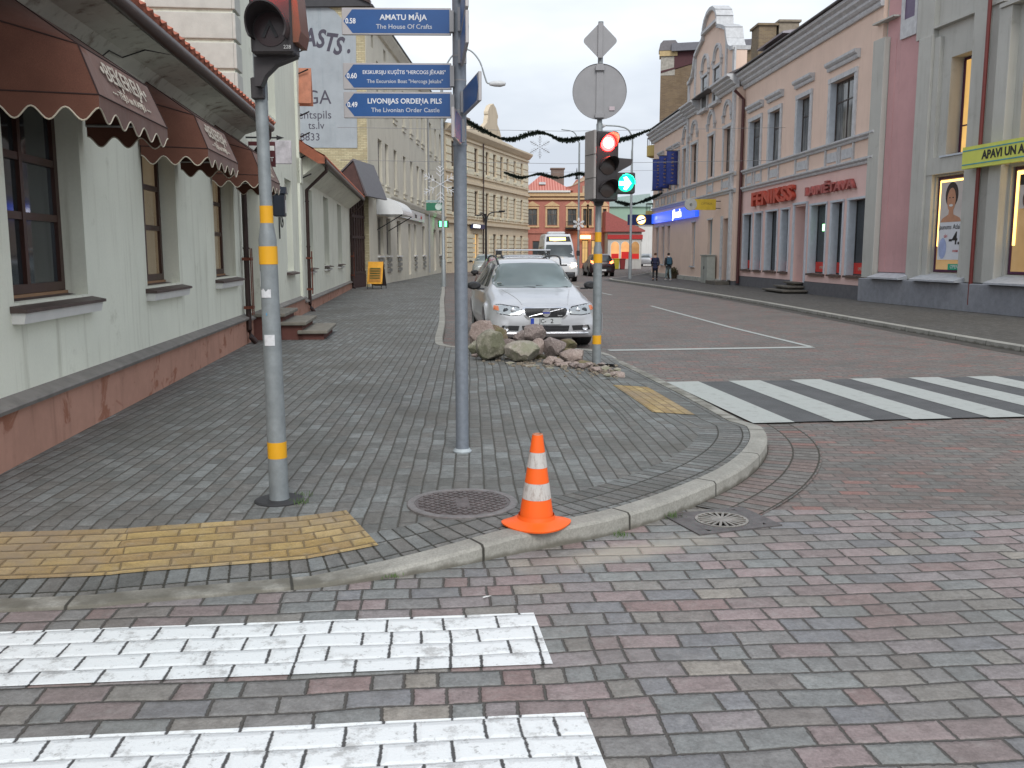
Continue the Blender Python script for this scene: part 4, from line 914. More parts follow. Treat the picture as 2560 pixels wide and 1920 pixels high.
def corner():
    t=thing('gabled_corner_building','salmon two storey building with an ornate curved gable, arched window hoods and grey trim','building',OR,AR)
    Y0=-.3; S0,S1=3.9,24.18
    ups=[(6.0,7.1),(8.9,9.9),(10.9,11.8),(13.05,14.25),(15.1,16.4),(18.9,20.0),(21.9,23.15)]
    gf=[(5.1,6.1),(7.1,8.0),(8.95,9.7),(15.6,16.4),(19.2,20.1)]; door=(22.2,23.3)
    ops=[(a,c,5.5,7.58) for a,c in ups]+[(a,c,.9,3.3) for a,c in gf]+[(door[0],door[1],.28,3.27,.5)]
    b=MB(); facewall(b,S0,S1,0.3,9.2,ops,.22,Y0); shell(b,S0,S1,.3,9.2,11,Y0); b.build('wall',M_pink,t)
    b=MB(); b.box(S0-.05,door[0]-.05,Y0-.12,Y0+.5,0,.32,.01); b.build('plinth',plain('pale_worn_plinth',(.42,.42,.38),.8,var=.3),t)
    b=MB(); b.box(S0,S1,Y0+.02,8,-.05,.29); b.build('foundation',M_base,t)
    for i,(a,c,d,e) in enumerate([o[:4] for o in ops[:-1]]):
        shop=d<1
        w=window(t,a,c,d+.01,e,Y0+.14,plain('dark_window_paint',(.06,.045,.04),.5) if not shop else M_whitish,G_up if not shop else glass('frosted_teal_glass',(.2,.27,.27),.3),.06,() if shop else (),() if shop else (.66,))
        s=MB()
        if not shop:
            s.box(a-.2,a,Y0-.05,Y0-.0,d-.1,e); s.box(c,c+.2,Y0-.05,Y0,d-.1,e); s.box(a-.2,c+.2,Y0-.07,Y0,e,e+.14)
            if a>12.9: archmould(s,(a+c)/2,e+.62,1.35,.68,Y0)
            else: moulding(s,a-.3,c+.3,e+.3,.25,.16,2,Y0)
        else: s.box(a-.1,c+.1,Y0-.05,Y0,e,e+.08); s.box(a-.1,c+.1,Y0-.1,Y0+.1,d-.08,d)
        s.build('surround',M_trimr,w)
    s=MB(); s.box(door[0],door[1],Y0+.44,Y0+.5,.3,3.25); dd=s.build('door',plain('near_black_door',(.02,.012,.012),.5),t)
    s=MB(); s.box(door[0]-.3,door[0],Y0-.06,Y0,.28,3.4); s.box(door[1],door[1]+.2,Y0-.06,Y0,.28,3.4); s.build('surround',M_trimr,dd)
    s=MB(); s.box(door[0]-.4,door[1]+.4,Y0-.7,Y0-.01,.09,.27,.01); s.build('threshold_slab',plain('dark_step_stone',(.11,.1,.085),.85,var=.25),t)
    band_panels(t,S0,S1+.05,[[(5.2,5.9)],[(7.0,7.8)],[(9.0,9.7),(10.6,11.2)],[(13.2,14.0)],[(15.3,16.2)],[(19.0,19.9)],[(21.9,23.0)]],Y0)
    b=MB(); moulding(b,S0-.35,14.1,8.95,.7,.5,4,Y0); moulding(b,14.1,23.75,9.0,.65,.62,4,Y0-.08) if False else None
    b.build('cornice',M_trimr,t); b=MB(); moulding(b,14.101,16.9,9.15,.6,.6,4,Y0); b.build('cornice',M_trimr,t); b=MB(); moulding(b,20.9,S1+.1,9.15,.6,.6,4,Y0); b.build('cornice',M_trimr,t)
    # pilasters of the projecting bay
    b=MB(); b.box(14.0,14.28,Y0-.1,Y0,4.62,9.15); b.build('pilaster',M_trimr,t)
    b=MB(); b.box(23.45,23.8,Y0-.1,Y0,.33,9.15); b.build('pilaster',M_trimr,t)
    # curved gable
    half=[(-4.65,9.2),(-4.65,11.0),(-4.2,11.05),(-3.7,11.25),(-3.35,11.7),(-3.15,12.2),(-2.6,12.4),(-1.9,12.6),(-1.45,12.72),(-1.35,13.2),(-1.15,13.5),(-.6,13.78),(0,13.85)]
    G_=18.75; out=[(G_+x,z) for x,z in half]+[(G_-x,z) for x,z in reversed(half[:-1])]
    gops=[(17.3,18.35),(19.75,20.85)]
    b=MB(); 
    b.prism(out,'y',Y0+.0,Y0+.55); gable=b.build('gable',M_pink,t)
    b=MB()
    rim=[(G_+x,z) for x,z in half[1:]]; rim+= [(G_-x,z) for x,z in reversed(half[1:-1])]
    def rimbar(p,q,w=.2,y0=Y0-.16,y1=Y0+.7):
        P,Q=Vector((p[0],0,p[1])),Vector((q[0],0,q[1])); d=(Q-P).normalized(); n=Vector((-d.z,0,d.x))
        if n.z<-.01: n=-n
        b.prism([(P.x-d.x*.03,P.z-d.z*.03),(Q.x+d.x*.03,Q.z+d.z*.03),(Q.x+n.x*w+d.x*.03,Q.z+n.z*w),(P.x+n.x*w-d.x*.03,P.z+n.z*w)],'y',y0,y1)
    for i,(p,q) in enumerate(zip(rim,rim[1:])): rimbar(p,q,.18)
    b.box(G_-1.5,G_+1.5,Y0-.2,Y0+.72,12.98,13.13); b.box(G_-4.8,G_-4.45,Y0-.08,Y0-.001,9.75,11.1); b.box(G_+4.45,G_+4.8,Y0-.08,Y0-.001,9.75,11.1); b.box(G_-3.3,G_-3.05,Y0-.07,Y0-.001,9.75,12.1); b.box(G_+3.05,G_+3.3,Y0-.07,Y0-.001,9.75,12.1)
    b.build('gable_coping',M_trimr,gable)
    for a,c in gops:
        w=window(gable,a,c,9.1,10.8,Y0-.03,plain('dark_window_paint',(.06,.045,.04),.5),G_up,.06,(),(.66,),.028)
        s=MB(); s.box(a-.22,a,Y0-.08,Y0-.001,9.0,10.8); s.box(c,c+.22,Y0-.08,Y0-.001,9.0,10.8); s.box(a-.22,c+.22,Y0-.1,Y0-.001,10.8,10.94); s.box(a-.3,c+.3,Y0-.25,Y0-.001,8.95,9.1); archmould(s,(a+c)/2,11.2,1.5,.75,Y0); s.build('surround',M_trimr,w)
    b=MB(); b.prism([(Y0-.5,9.76),(Y0-.5,9.8),(5.5,12.6),(11,9.8),(11,9.76)],'x',S0,S1-.05); b.build('roof',plain('dull_metal_roof',(.1,.09,.09),.5,.3,.15),t)
    b=MB(); b.box(20.6,24.1,1.9,5,9.9,11.55); dm=b.build('dormer',plain('dark_boarding',(.05,.03,.03),.8),t)
    b=MB(); b.prism([(1.6,11.55),(1.6,11.63),(5.2,12.2),(5.2,11.55)],'x',20.4,24.3); b.build('dormer_roof',plain('pale_ribbed_metal',(.33,.31,.34),.4,.5,.1),dm)
    br=brickmat('chimney_brick',(.24,.175,.1),(.17,.12,.08),(.24,.21,.16))
    b=MB(); b.box(12.2,13.6,3.7,4.7,10.5,14.4); b.box(12.1,13.7,3.6,4.8,14.4,14.52); b.build('chimney',br,t)
    b=MB(); b.box(12.2,13.6,4.85,6.0,10.5,14.6); b.box(12.1,13.7,4.81,6.1,14.6,14.72); b.build('chimney',plain('rendered_chimney',(.26,.22,.17),.85,var=.2),t)
    # long blue fascia with a lit name
    b=MB(); b.box(4.7,17.2,Y0-.22,Y0-.03,3.58,4.2); f=b.build('blue_fascia',emis('blue_fascia_light',(.02,.09,.75),.75,(.02,.08,.5)),t)
    text('Jūrmala',.62,emis('white_sign_light',(1,1,1),2.0),f,face_front(12.6,Y0-.23,3.9),'lettering',.004,.02,sx=1.2)
    text('ATM',.3,emis('pale_blue_sign_light',(.25,.35,1),.9),f,face_front(6.3,Y0-.23,3.88),'lettering',.004,.01,sx=1.3)
    return t
corner()
def proj_signs():
    # box sign with a ring emblem at the far corner
    t=thing('ring_emblem_sign','small navy box sign with a white and gold ring emblem, far end of street','sign',RP(4.4,-.35,0),AR)
    b=MB(); b.box(-.1,.1,-1.75,-.0,3.5,4.2); b.build('box',plain('navy_box',(.01,.02,.09),.4),t)
    # face towards the photographer is local +x
    b=MB(); b.lathe([(.32,.101),(.32,.115),(.24,.115),(.24,.101)],28,'x',(0,-.85,3.85)); b.build('ring',emis('gold_sign_light',(1,.55,.08),1.3),t)
    b=MB(); b.lathe([(.001,.101),(.26,.101),(.26,.12),(.001,.12)],28,'x',(0,-.85,3.85)); 
    b.k=1; b.T=Matrix.Translation((.125,-.85,3.83))@Matrix.Rotation(R(18),4,'X'); b.box(0,.01,-.3,.3,-.05,.05); b.T=Matrix.Identity(4); b.build('disc',[emis('white_emblem_light',(1,1,.95),1.5),plain('navy_box',(.01,.02,.09),.4)],t)
    t=thing('oval_yellow_sign','yellow projecting sign with a grey oval end on wall brackets beside the dark door','sign',RP(21.6,-.3,0),AR)
    My=plain('dull_yellow_sign',(.55,.38,.03),.5)
    b=MB(); b.box(-.06,.06,-1.5,-.25,3.72,4.25); b.build('panel',My,t)
    b=MB(); b.lathe([(.001,-.075),(.3,-.075),(.3,.075),(.001,.075)],32,'x',(0,-1.5,3.99)); o=b.build('oval_panel',plain('grey_oval',(.38,.39,.38),.5),t)
    M=Matrix.Translation((.078,-1.5,4.0))@Matrix.Rotation(PI/2,4,'Z')@Matrix.Rotation(PI/2,4,'X'); text('e',.3,M_blk,o,M,'lettering')
    M=Matrix.Translation((.064,-.72,4.02))@Matrix.Rotation(PI/2,4,'Z')@Matrix.Rotation(PI/2,4,'X'); text('OPTIKA',.16,plain('bronze_letters',(.25,.17,.03),.5),t,M,'lettering')
    b=MB(); 
    for z in (3.8,4.15): b.tube([(0,-.25,z),(0,.01,z)],.02,6)
    b.build('bracket',M_dark,t)
    # three hanging banners
    Mb=plain('blue_banner_cloth',(.03,.05,.22),.8,var=.2)
    for i,(s,z1,lb) in enumerate(((7.6,7.55,'blue vertical banner farthest from the photographer in the row of three'),(9.7,7.55,'middle blue vertical banner of the row of three on the pink corner'),(12.0,7.6,'blue vertical banner nearest the photographer, beside the first arched window'))):
        t=thing('street_banner',lb,'banner',RP(s,-.3,0),AR,group='blue banners on the corner building')
        b=MB(); N=12
        for j in range(N+1):
            v=j/N; z=z1-1.95*v
            for y in (-.78,-.12): b.av((.025*math.sin(v*7+y*3),y,z))
        for j in range(N): b.af(2*j,2*j+1,2*j+3,2*j+2)
        cl=b.build('cloth',Mb,t,smooth=True); sm=cl.modifiers.new('t','SOLIDIFY'); sm.thickness=.006
        b=MB(); b.tube([(0,0,z1+.02),(0,-.85,z1+.02)],.018,6); b.tube([(0,0,z1-1.97),(0,-.85,z1-1.97)],.018,6); b.build('rod',M_dark,t)
        txt='VENTSPILS' 
        for j,ch in enumerate('VENTSPIL'):
            M=Matrix.Translation((.045,-.45,z1-.2-j*.22))@Matrix.Rotation(PI/2,4,'Z')@Matrix.Rotation(PI/2,4,'X')@Matrix.Rotation(-PI/2,4,'Z')
            text(ch,.2,plain('ochre_letters',(.4,.25,.06),.7),t,M,'lettering',.002,sx=1)
proj_signs()
def utility():
    t=thing('utility_cabinet','grey metal utility cabinet standing against the pink wall left of the dark door','cabinet',RP(20.7,-.38,WZ-.006),AR)
    Mg=plain('grey_cabinet',(.33,.35,.32),.6,var=.1)
    b=MB(); b.box(-.75,.55,-.42,-.0,.0,1.38,.015); b.build('body',Mg,t); b=MB(); b.box(-.8,.6,-.47,.0,1.38,1.43,.01); b.build('lid',Mg,t); b=MB(); b.box(-.105,-.095,-.425,-.42,.08,1.32); b.box(-.06,-.03,-.45,-.421,.7,.85); b.build('handle',M_dark,t)
    t=thing('planter_basket','low dark wicker planter with dry plants on the pavement beside the far plinth','planter',RP(12.3,-.62,WZ-.006),AR)
    b=MB(); b.lathe([(.28,0),(.36,.3),(.33,.3),(.3,.1),(.01,.1)],16); b.build('basket',plain('dark_wicker',(.05,.035,.02),.9,var=.4),t)
    b=MB(); r=random.Random(3)
    for i in range(60):
        a=r.random()*2*PI; q=r.random()*.3; h=.25+r.random()*.35; b.T=Matrix.Translation((q*math.cos(a),q*math.sin(a),.1))@Matrix.Rotation(a,4,'Z')@Matrix.Rotation(r.uniform(-.5,.5),4,'X'); b.quad((-.02,0,0),(.02,0,0),(.03,0,h),(-.03,0,h))
    b.T=Matrix.Identity(4); b.build('foliage',plain('dry_plants',(.07,.06,.03),.9,var=.5),t)
utility()
# brick end wall rising behind
def brickhouse():
    t=thing('brick_house','tall brown brick end wall with dark metal roof rising behind the gable','building',(10.05,64.6,0),R(-9))
    br=brickmat('brown_end_brick',(.21,.145,.085),(.15,.1,.065),(.2,.17,.12))
    b=MB(); b.prism([(0,0),(0,13.6),(3.2,14.5),(6,15.2),(12,14),(12,0)],'y',0,7.4); b.build('wall',br,t)
    b=MB(); b.prism([(-.0,13.65),(0,13.8),(.9,14.0),(.9,15.0),(6,15.25),(6,15.2),(3.2,14.52)],'y',-.05,7.3); b.build('verge_wall',plain('maroon_sheet',(.07,.02,.025),.7),t)
    b=MB(); b.prism([(.7,15.0),(.7,15.5),(6,15.6),(6,15.1)],'y',-.4,7.6); b.build('roof',plain('grey_ribbed_roof',(.15,.15,.17),.5,.4,.1),t)
    b=MB(); b.box(.0,.95,-.02,.9,13.5,15.1); ch=b.build('chimney',plain('stained_render',(.36,.34,.3),.9,var=.25),t)
    b=MB(); b.box(-.1,1.1,-.12,1.0,14.75,15.1); b.build('collar',plain('ochre_collar',(.5,.38,.2),.8),ch)
    b=MB(); b.prism([(-.15,15.1),(-.05,15.55),(.15,15.75),(.95,15.75),(1.15,15.5),(1.2,15.1)],'y',-.15,1.1); b.build('cap',plain('grey_cap',(.16,.15,.16),.5,.3),ch)
brickhouse()
# ---- grey and pink shop building nearest on the right
AQ=math.atan2(-1,.143); OQ=(11.34,29.3,.08); QS=(.945,.945,.945)
def QP(s,off,z):
    c,n=math.cos(AQ),math.sin(AQ); return Vector((OQ[0]+c*s-n*off,OQ[1]+n*s+c*off,z))
M_grey=plaster('grey_roughcast',(.48,.48,.445),(.28,.27,.23),.45,.07)
M_dpink=plaster('dusty_pink_roughcast',(.56,.33,.33),(.38,.25,.25),.4,.08)
def grey():
    t=thing('grey_shop_building','tall grey roughcast building with pink panels, deep piers and lit shop windows with posters','building',OQ,AQ); t.scale=QS
    S1=10.5; S0=-.32
    b=MB()
    ops=[(.92,2.3,.8,13,.12),(2.95,5.0,.98,3.84,.5),(3.62,4.85,4.42,7.15,.55),(6.6,8.9,.98,3.84,.5),(6.9,8.6,4.42,7.2,.55),(1.15,1.85,8.8,11,.1),(3.4,5.0,8.9,12,.5)]
    ops=[(3.25,5.02,1.04,3.84,.25),(3.62,4.7,4.42,7.17,.55),(6.55,9.0,1.04,3.84,.25),(6.75,8.4,4.42,7.3,.55),(3.3,4.9,8.9,11.5,.4)]
    facewall(b,2.3,S1,.78,13,ops,.5,.1); shell(b,S0,S1,0,13,10,.1); b.quad((S0,.1,.0),(2.3,.1,0),(2.3,.1,13),(S0,.1,13)); b.build('wall',M_grey,t)
    b=MB(); b.box(.78,2.3,.03,.098,1.0,13); b.build('pink_panel',M_dpink,t)
    b=MB(); b.box(.42,.78,.02,.098,1.0,8.3); b.box(.2,.78,.04,.097,8.3,13); b.build('pink_return',M_dpink,t)
    # piers
    for (a,c,y0,z1) in ((S0,.38,-.16,8.45),(2.22,2.92,-.1,7.95),(2.92,3.2,-.02,7.85),(4.86,5.45,-.12,13),(5.45,5.85,-.0,13),(5.95,6.45,-.14,7.9),(9.05,9.6,-.12,13)):
        b=MB(); b.box(a,c,y0,.12,.8,z1); b.build('pier',M_grey,t,bev=.02)
    for q in ((2.0,2.89,-.06,.1,7.951,9.2),(2.9,6.0,-.08,.1,8.1,8.16),(S0-.05,.9,-.2,.1,8.95,9.0),(6.01,7.2,-.2,.1,7.901,8.0)):
        b=MB(); b.box(*q); b.build('ledge',M_grey,t)
    # high pink window with white panel
    b=MB(); b.box(1.05,1.95,-.04,.029,8.2,8.75); b.box(1.05,1.2,-.04,.029,8.75,11); b.box(1.8,1.95,-.04,.029,8.75,11); f=b.build('window',M_trimr,t); b=MB(); b.box(1.2,1.8,-.0,.028,8.75,11); b.build('pane',plain('mauve_window',(.1,.06,.13),.3),f)
    b=MB(); b.box(2.9,6.5,-.04,.1,3.9,4.38); b.build('spandrel',M_grey,t)
    b=MB(); b.box(S0-.02,S1,-.25,.12,0,.78,.02); b.build('plinth',plain('blue_grey_plinth',(.24,.25,.275),.8,var=.15,bump=.2),t)
    for a,c in ((.5,2.35),(2.95,5.2),(6.45,9.2)):
        b=MB(); b.prism([(-.42,.79),(-.42,.84),(.2,1.03),(.2,.79)],'x',a,c); b.build('window_ledge',plain('painted_ledge',(.4,.42,.45),.6,var=.15),t)
    Mf=plain('plum_frame',(.07,.015,.05),.4)
    amber=glass('amber_room',(.2,.12,.05),.15,None,.55,(1,.6,.18))
    for (a,c,d,e,y) in ((3.27,5.0,1.06,3.82,.17),(6.6,8.95,1.06,3.82,.17)):
        w=window(t,a,c,d,e,y,Mf,glass('shop_glass_clear_amber',(.14,.1,.06),.12,None,.22,(1,.62,.25)),.07,(),())
        b=MB(); b.box(a+.09,c-.09,y-.0,y+.02,e-.2,e-.1); b.box(a+.09,a+.17,y,y+.02,d+.75,e-.2); b.build('light_tube',emis('warm_tube_light',(1,.62,.15),2.2),w)
    w=window(t,3.66,4.66,4.44,7.15,.48,Mf,amber,.07,(.0,),(.3,)); w=window(t,6.8,8.35,4.44,7.28,.48,Mf,amber,.07,(.5,),(.3,)); window(t,3.35,4.85,8.92,11.4,.4,Mf,G_dark,.07)
    for a,c in ((3.6,4.75),(6.7,8.45)):
        b=MB(); b.box(a,c,-.08,.1,4.36,4.41); b.build('sill',M_whitish,t)
    # posters in the shop windows
    Mp=plain('poster_paper',(.68,.7,.74),.5,var=.03); Mp2=plain('poster_backdrop',(.6,.55,.52),.5,var=.1,sc=1.5)
    y=.155
    b=MB(); b.box(3.44,4.93,y,y+.006,1.42,2.5); p=b.build('poster',Mp,t); b=MB(); b.box(3.44,4.93,y,y+.006,2.501,3.66); p2=b.build('poster_photo',Mp2,p)
    Ms=plain('skin_tone_print',(.5,.25,.15),.6); Mh=plain('dark_hair_print',(.04,.025,.02),.6)
    def disc(cx,cz,rx,rz,yy,m,name,par,n=24):
        b=MB(); b.prism([(cx+rx*math.cos(2*PI*i/n),cz+rz*math.sin(2*PI*i/n)) for i in range(n)],'y',yy-.004,yy); return b.build(name,m,par)
    disc(3.98,3.28,.3,.36,y-.001,Mh,'printed_hair',p2)
    disc(3.98,3.14,.2,.34,y-.006,Ms,'printed_face',p2)
    b=MB(); b.prism([(3.9,2.9),(4.08,2.9),(4.1,2.72),(4.4,2.62),(4.5,2.51),(3.5,2.51),(3.6,2.62),(3.86,2.72)],'y',y-.005,y-.001); b.build('printed_shoulders',Ms,p2)
    disc(3.98,2.98,.09,.035,y-.011,M_white,'printed_smile',p2)
    for X in (3.9,4.06): disc(X,3.2,.035,.018,y-.011,Mh,'printed_eye',p2)
    text('sensodyne'.replace('sensodyne','jaunums'),.2,M_blk,p,face_front(3.76,y-.004,2.36),sx=.9); text('Atlaide',.2,M_blk,p,face_front(4.38,y-.004,2.36),sx=.9); text('-4.',.5,M_blk,p,face_front(4.22,y-.004,2.02),bold=.01)
    disc(3.68,1.75,.18,.3,y-.003,plain('pale_blue_print',(.35,.42,.65),.5),'printed_bottle',p); text('NEXT'.replace('NEXT','tīri'),.14,plain('red_letters',(.5,.02,.02),.5),p,face_front(3.8,y-.004,2.1)); text('cenas',.12,plain('red_letters',(.5,.02,.02),.5),p,face_front(4.3,y-.004,1.68))
    b=MB(); b.box(4.0,4.6,.15,.156,1.13,1.3); o=b.build('open_sticker',plain('green_sticker',(.0,.35,.2),.5),t); text('OPEN',.15,M_white,o,face_front(4.3,.148,1.215))
    b=MB(); b.box(6.85,8.8,y,y+.006,2.75,3.6); p=b.build('poster',Mp2,t); b=MB(); b.box(6.85,8.8,y-.003,y+.004,3.35,3.62); b.build('dark_band',M_blk,p)
    for X,Z_ in ((7.2,2.98),(7.75,3.1)): disc(X,Z_,.2,.24,y-.004,Mh,'printed_hair',p); disc(X,Z_-.03,.15,.2,y-.009,Ms,'printed_face',p)
    b=MB(); b.box(6.8,8.8,y+.1,y+.2,1.7,2.74); b.build('dark_interior',M_blk,t)
    # downpipe
    b=MB(); b.tube([(5.62,-.2,13),(5.62,-.2,.2)],.055,10); b.build('downspout',plain('dark_red_pipe',(.16,.03,.025),.4,.1),t,smooth=True)
    return t
grey()
def yellowsign():
    t=thing('shoe_shop_sign','long lime yellow sign board with dark capitals and thin blue lines over the shop window','sign',OQ,AQ); t.scale=QS
    b=MB(); b.box(5.2,10.4,-.42,-.26,3.88,4.46); p=b.build('board',plain('lime_yellow_board',(.62,.66,.12),.5,var=.05),t)
    Ml=plain('teal_line',(.06,.3,.38),.5); b=MB(); b.box(5.22,10.4,-.428,-.4205,4.34,4.37); b.build('line',Ml,p); b=MB(); b.box(5.22,10.4,-.428,-.4205,3.97,4.0); b.build('line',Ml,p)
    text('APAVI UN APĢĒRBI',.3,M_blk,p,face_front(6.05,-.424,4.17),bold=.012,sx=1.0,align='LEFT')
    b=MB(); 
    for s in (5.6,8): b.tube([(s,-.3,4.2),(s,-.0,4.2)],.02,6)
    b.build('bracket',M_dark,t)
yellowsign()
# ================================================================ STREET FURNITURE
M_pole=plain('galvanised_pole',(.2,.225,.26),.5,.3,.12,25,.1)
M_polel=plain('weathered_pole',(.235,.26,.27),.55,.25,.16,14,.15)
M_signback=plain('grey_sign_back',(.27,.27,.28),.5,.3,.06)
M_or=plain('orange_yellow_band',(.72,.36,.01),.5,var=.06)
M_hous=plain('black_signal_housing',(.035,.03,.032),.5,var=.2)
def band(par,z0,z1,r,mat=M_or,name='reflective_band'):
    b=MB(); b.lathe([(r,z0),(r,z1)],24); return b.build(name,mat,par,smooth=True)
def ringtube(z0,z1,r): return [(r,z0),(r,z1)]
def sig_left():
    t=thing('signal_pole','grey traffic signal pole with orange bands nearest the bakery, black signal head at its top','traffic light',(-1.43,5.5,.095))
    lean=-.02
    def P(z): return (lean*z/2.6,0,z)
    t.rotation_euler=(0,R(-.5),0)
    b=MB(); b.lathe([(.062,0),(.058,.05),(.052,1.5),(.052,1.585),(.041,1.66),(.036,1.70),(.036,3.9),(.001,3.9)],24); b.build('pole',M_polel,t,smooth=True)
    b=MB(); b.lathe([(.001,-.01),(.15,-.01),(.15,.006),(.14,.012),(.062,.012)],28); b.build('base_plate',plain('black_base_plate',(.03,.03,.032),.6),t)
    for z0,z1,r in ((.27,.37,.0575),(1.44,1.545,.0545),(1.68,1.78,.0385)): band(t,z0,z1,r)
    # torn stickers
    Mst=plain('white_sticker',(.62,.63,.65),.6,var=.15,sc=40)
    def sticker(z0,z1,a0,a1,r,m=Mst,rag=0):
        b=MB(); n=8
        for i in range(n+1):
            a=a0+(a1-a0)*i/n; e=rag*noise.noise(Vector((i*1.7,z0*9,0)))
            b.av((r*math.cos(a),r*math.sin(a),z0)); b.av((r*math.cos(a),r*math.sin(a),z1+e))
        for i in range(n): b.af(2*i,2*i+2,2*i+3,2*i+1)
        b.build('sticker',m,t)
    sticker(.96,1.025,R(-125),R(-60),.0575); sticker(1.245,1.29,R(-135),R(-70),.0565,rag=.02); sticker(1.31,1.40,R(-145),R(-138),.0558); sticker(1.14,1.155,R(-105),R(-98),.058,plain('blue_sticker',(.1,.3,.5),.5))
    # small tufts of moss round the foot
    # signal head: black box left of centre with two lenses, seen from the front
    h=MB(); h.box(.007,.24,-.2,-.02,2.6,3.75,.012); hd=h.build('signal_head',M_hous,t)
    hd.rotation_euler=(0,0,R(0))
    red=emis('red_signal_light',(1,.02,.012),60,(.2,0,0)); dk=NT('unlit_lens'); dk.p.inputs['Base Color'].default_value=(.045,.028,.03,1); dk.p.inputs['Roughness'].default_value=.35
    for cz,m,nm in ((2.725,dk.m,'unlit_lens'),(3.03,red,'lit_lens'),(3.34,dk.m,'unlit_lens')):
        b=MB(); b.lathe([(.001,-.212),(.05,-.211),(.09,-.205),(.09,-.2)] if cz!=3.03 else [(.001,-.275),(.04,-.268),(.07,-.245),(.09,-.2)],28,'y',(.122,0,cz)); ln=b.build(nm,m,hd,smooth=True)
        if cz<3: 
            b=MB(); b.T=Matrix.Translation((.02,0,0)); b.prism([(.055,cz-.04),(.101,cz+.05),(.147,cz-.04),(.13,cz-.045),(.101,cz+.015),(.072,cz-.045)],'y',-.219,-.2141); b.build('arrow_mask',M_blk,ln)
        if nm=='lit_lens': continue
        b=MB(); n=20
        ro=[]; 
        for i in range(n+1):
            a=R(-30)+R(240)*i/n; L_=.2*(.55+.45*math.sin(max(0,min(PI,(a)))) )
            for r,y in ((.108,-.2),(.112,-.2-L_),(.103,-.2-L_),(.1,-.2)): b.av((.122+r*math.cos(a),y,cz+r*math.sin(a)))
        for i in range(n):
            for j in range(4): b.af(i*4+j,(i+1)*4+j,(i+1)*4+(j+1)%4,i*4+(j+1)%4)
        b.build('cowl',M_hous,hd,smooth=True)
    text('228',.028,M_white,hd,face_front(.21,-.203,2.632),'lettering',.0005)
    b=MB(); b.prism([(-.0,2.6),(.24,2.6),(.12,2.555),(.06,2.5),(.03,2.44),(-.0,2.44)],'y',-.12,-.04); b.build('bracket',M_hous,t)
    b=MB(); b.box(-.042,.03,-.06,.045,2.38,2.5,.006); b.build('clamp',M_hous,t)
    # second head turned to the side street
    g=MB(); g.T=Matrix.Translation((.2,-.02,0)); g.prism([(.042,3.75),(.05,3.2),(.085,2.72),(.07,2.66),(.04,2.66)],'y',-.17,.05); g.build('side_signal_head',plain('orange_brown_panel',(.16,.06,.03),.5),t)
sig_left()
BLUE=plain('blue_sign_face',(.012,.08,.26),.4,var=.08); FR=plain('silver_sign_frame',(.42,.4,.4),.4,.3,.06); SW=plain('white_sign_print',(.75,.76,.78),.5,var=.03)
def finger_sign(par_pos,L_,H_,ang,z,lines,num,label,group='direction signs on the grey post',dist='left'):
    """finger sign: local x runs from the post outwards (negative for arrow to the left)"""
    t=thing('direction_sign',label,'sign',(par_pos[0],par_pos[1],z),ang,group)
    a=-.055; b_=-L_
    f=MB(); f.box(b_,a,-.011,.011,0,H_,.003); fr=f.build('panel',FR,t)
    q=.012; tip=b_+.012; sh=b_+.075
    for yy,yz in ((-.0125,-.0112),(.0112,.0125)):
        f=MB(); f.prism([(a-.01,q),(a-.01,H_-q),(sh,H_-q),(tip,H_/2),(sh,q)],'y',yy,yz); fc=f.build('blue_face',BLUE,t)
        if lines and yy<0:
            cx=(sh+a)/2+.012
            l1,s1,x1,l2,s2,x2=lines
            text(l1,s1,SW,fc,face_front(cx,-.0131,H_*.64),'lettering',.0004,.0009 if s1>.04 else .0003,sx=x1); text(l2,s2,plain('grey_sign_print',(.5,.52,.56),.5),fc,face_front(cx+.005,-.0131,H_*.3),'lettering',.0004,.0004,sx=x2)
            text(num,.05,SW,fc,face_front(tip+.05,-.0131,H_/2),'distance_number',.0004,.0012,sx=.85)
    f=MB(); f.box(a-.01,a+.02,-.03,.03,.02,H_-.02); f.build('clamp',M_signback,t)
    return t
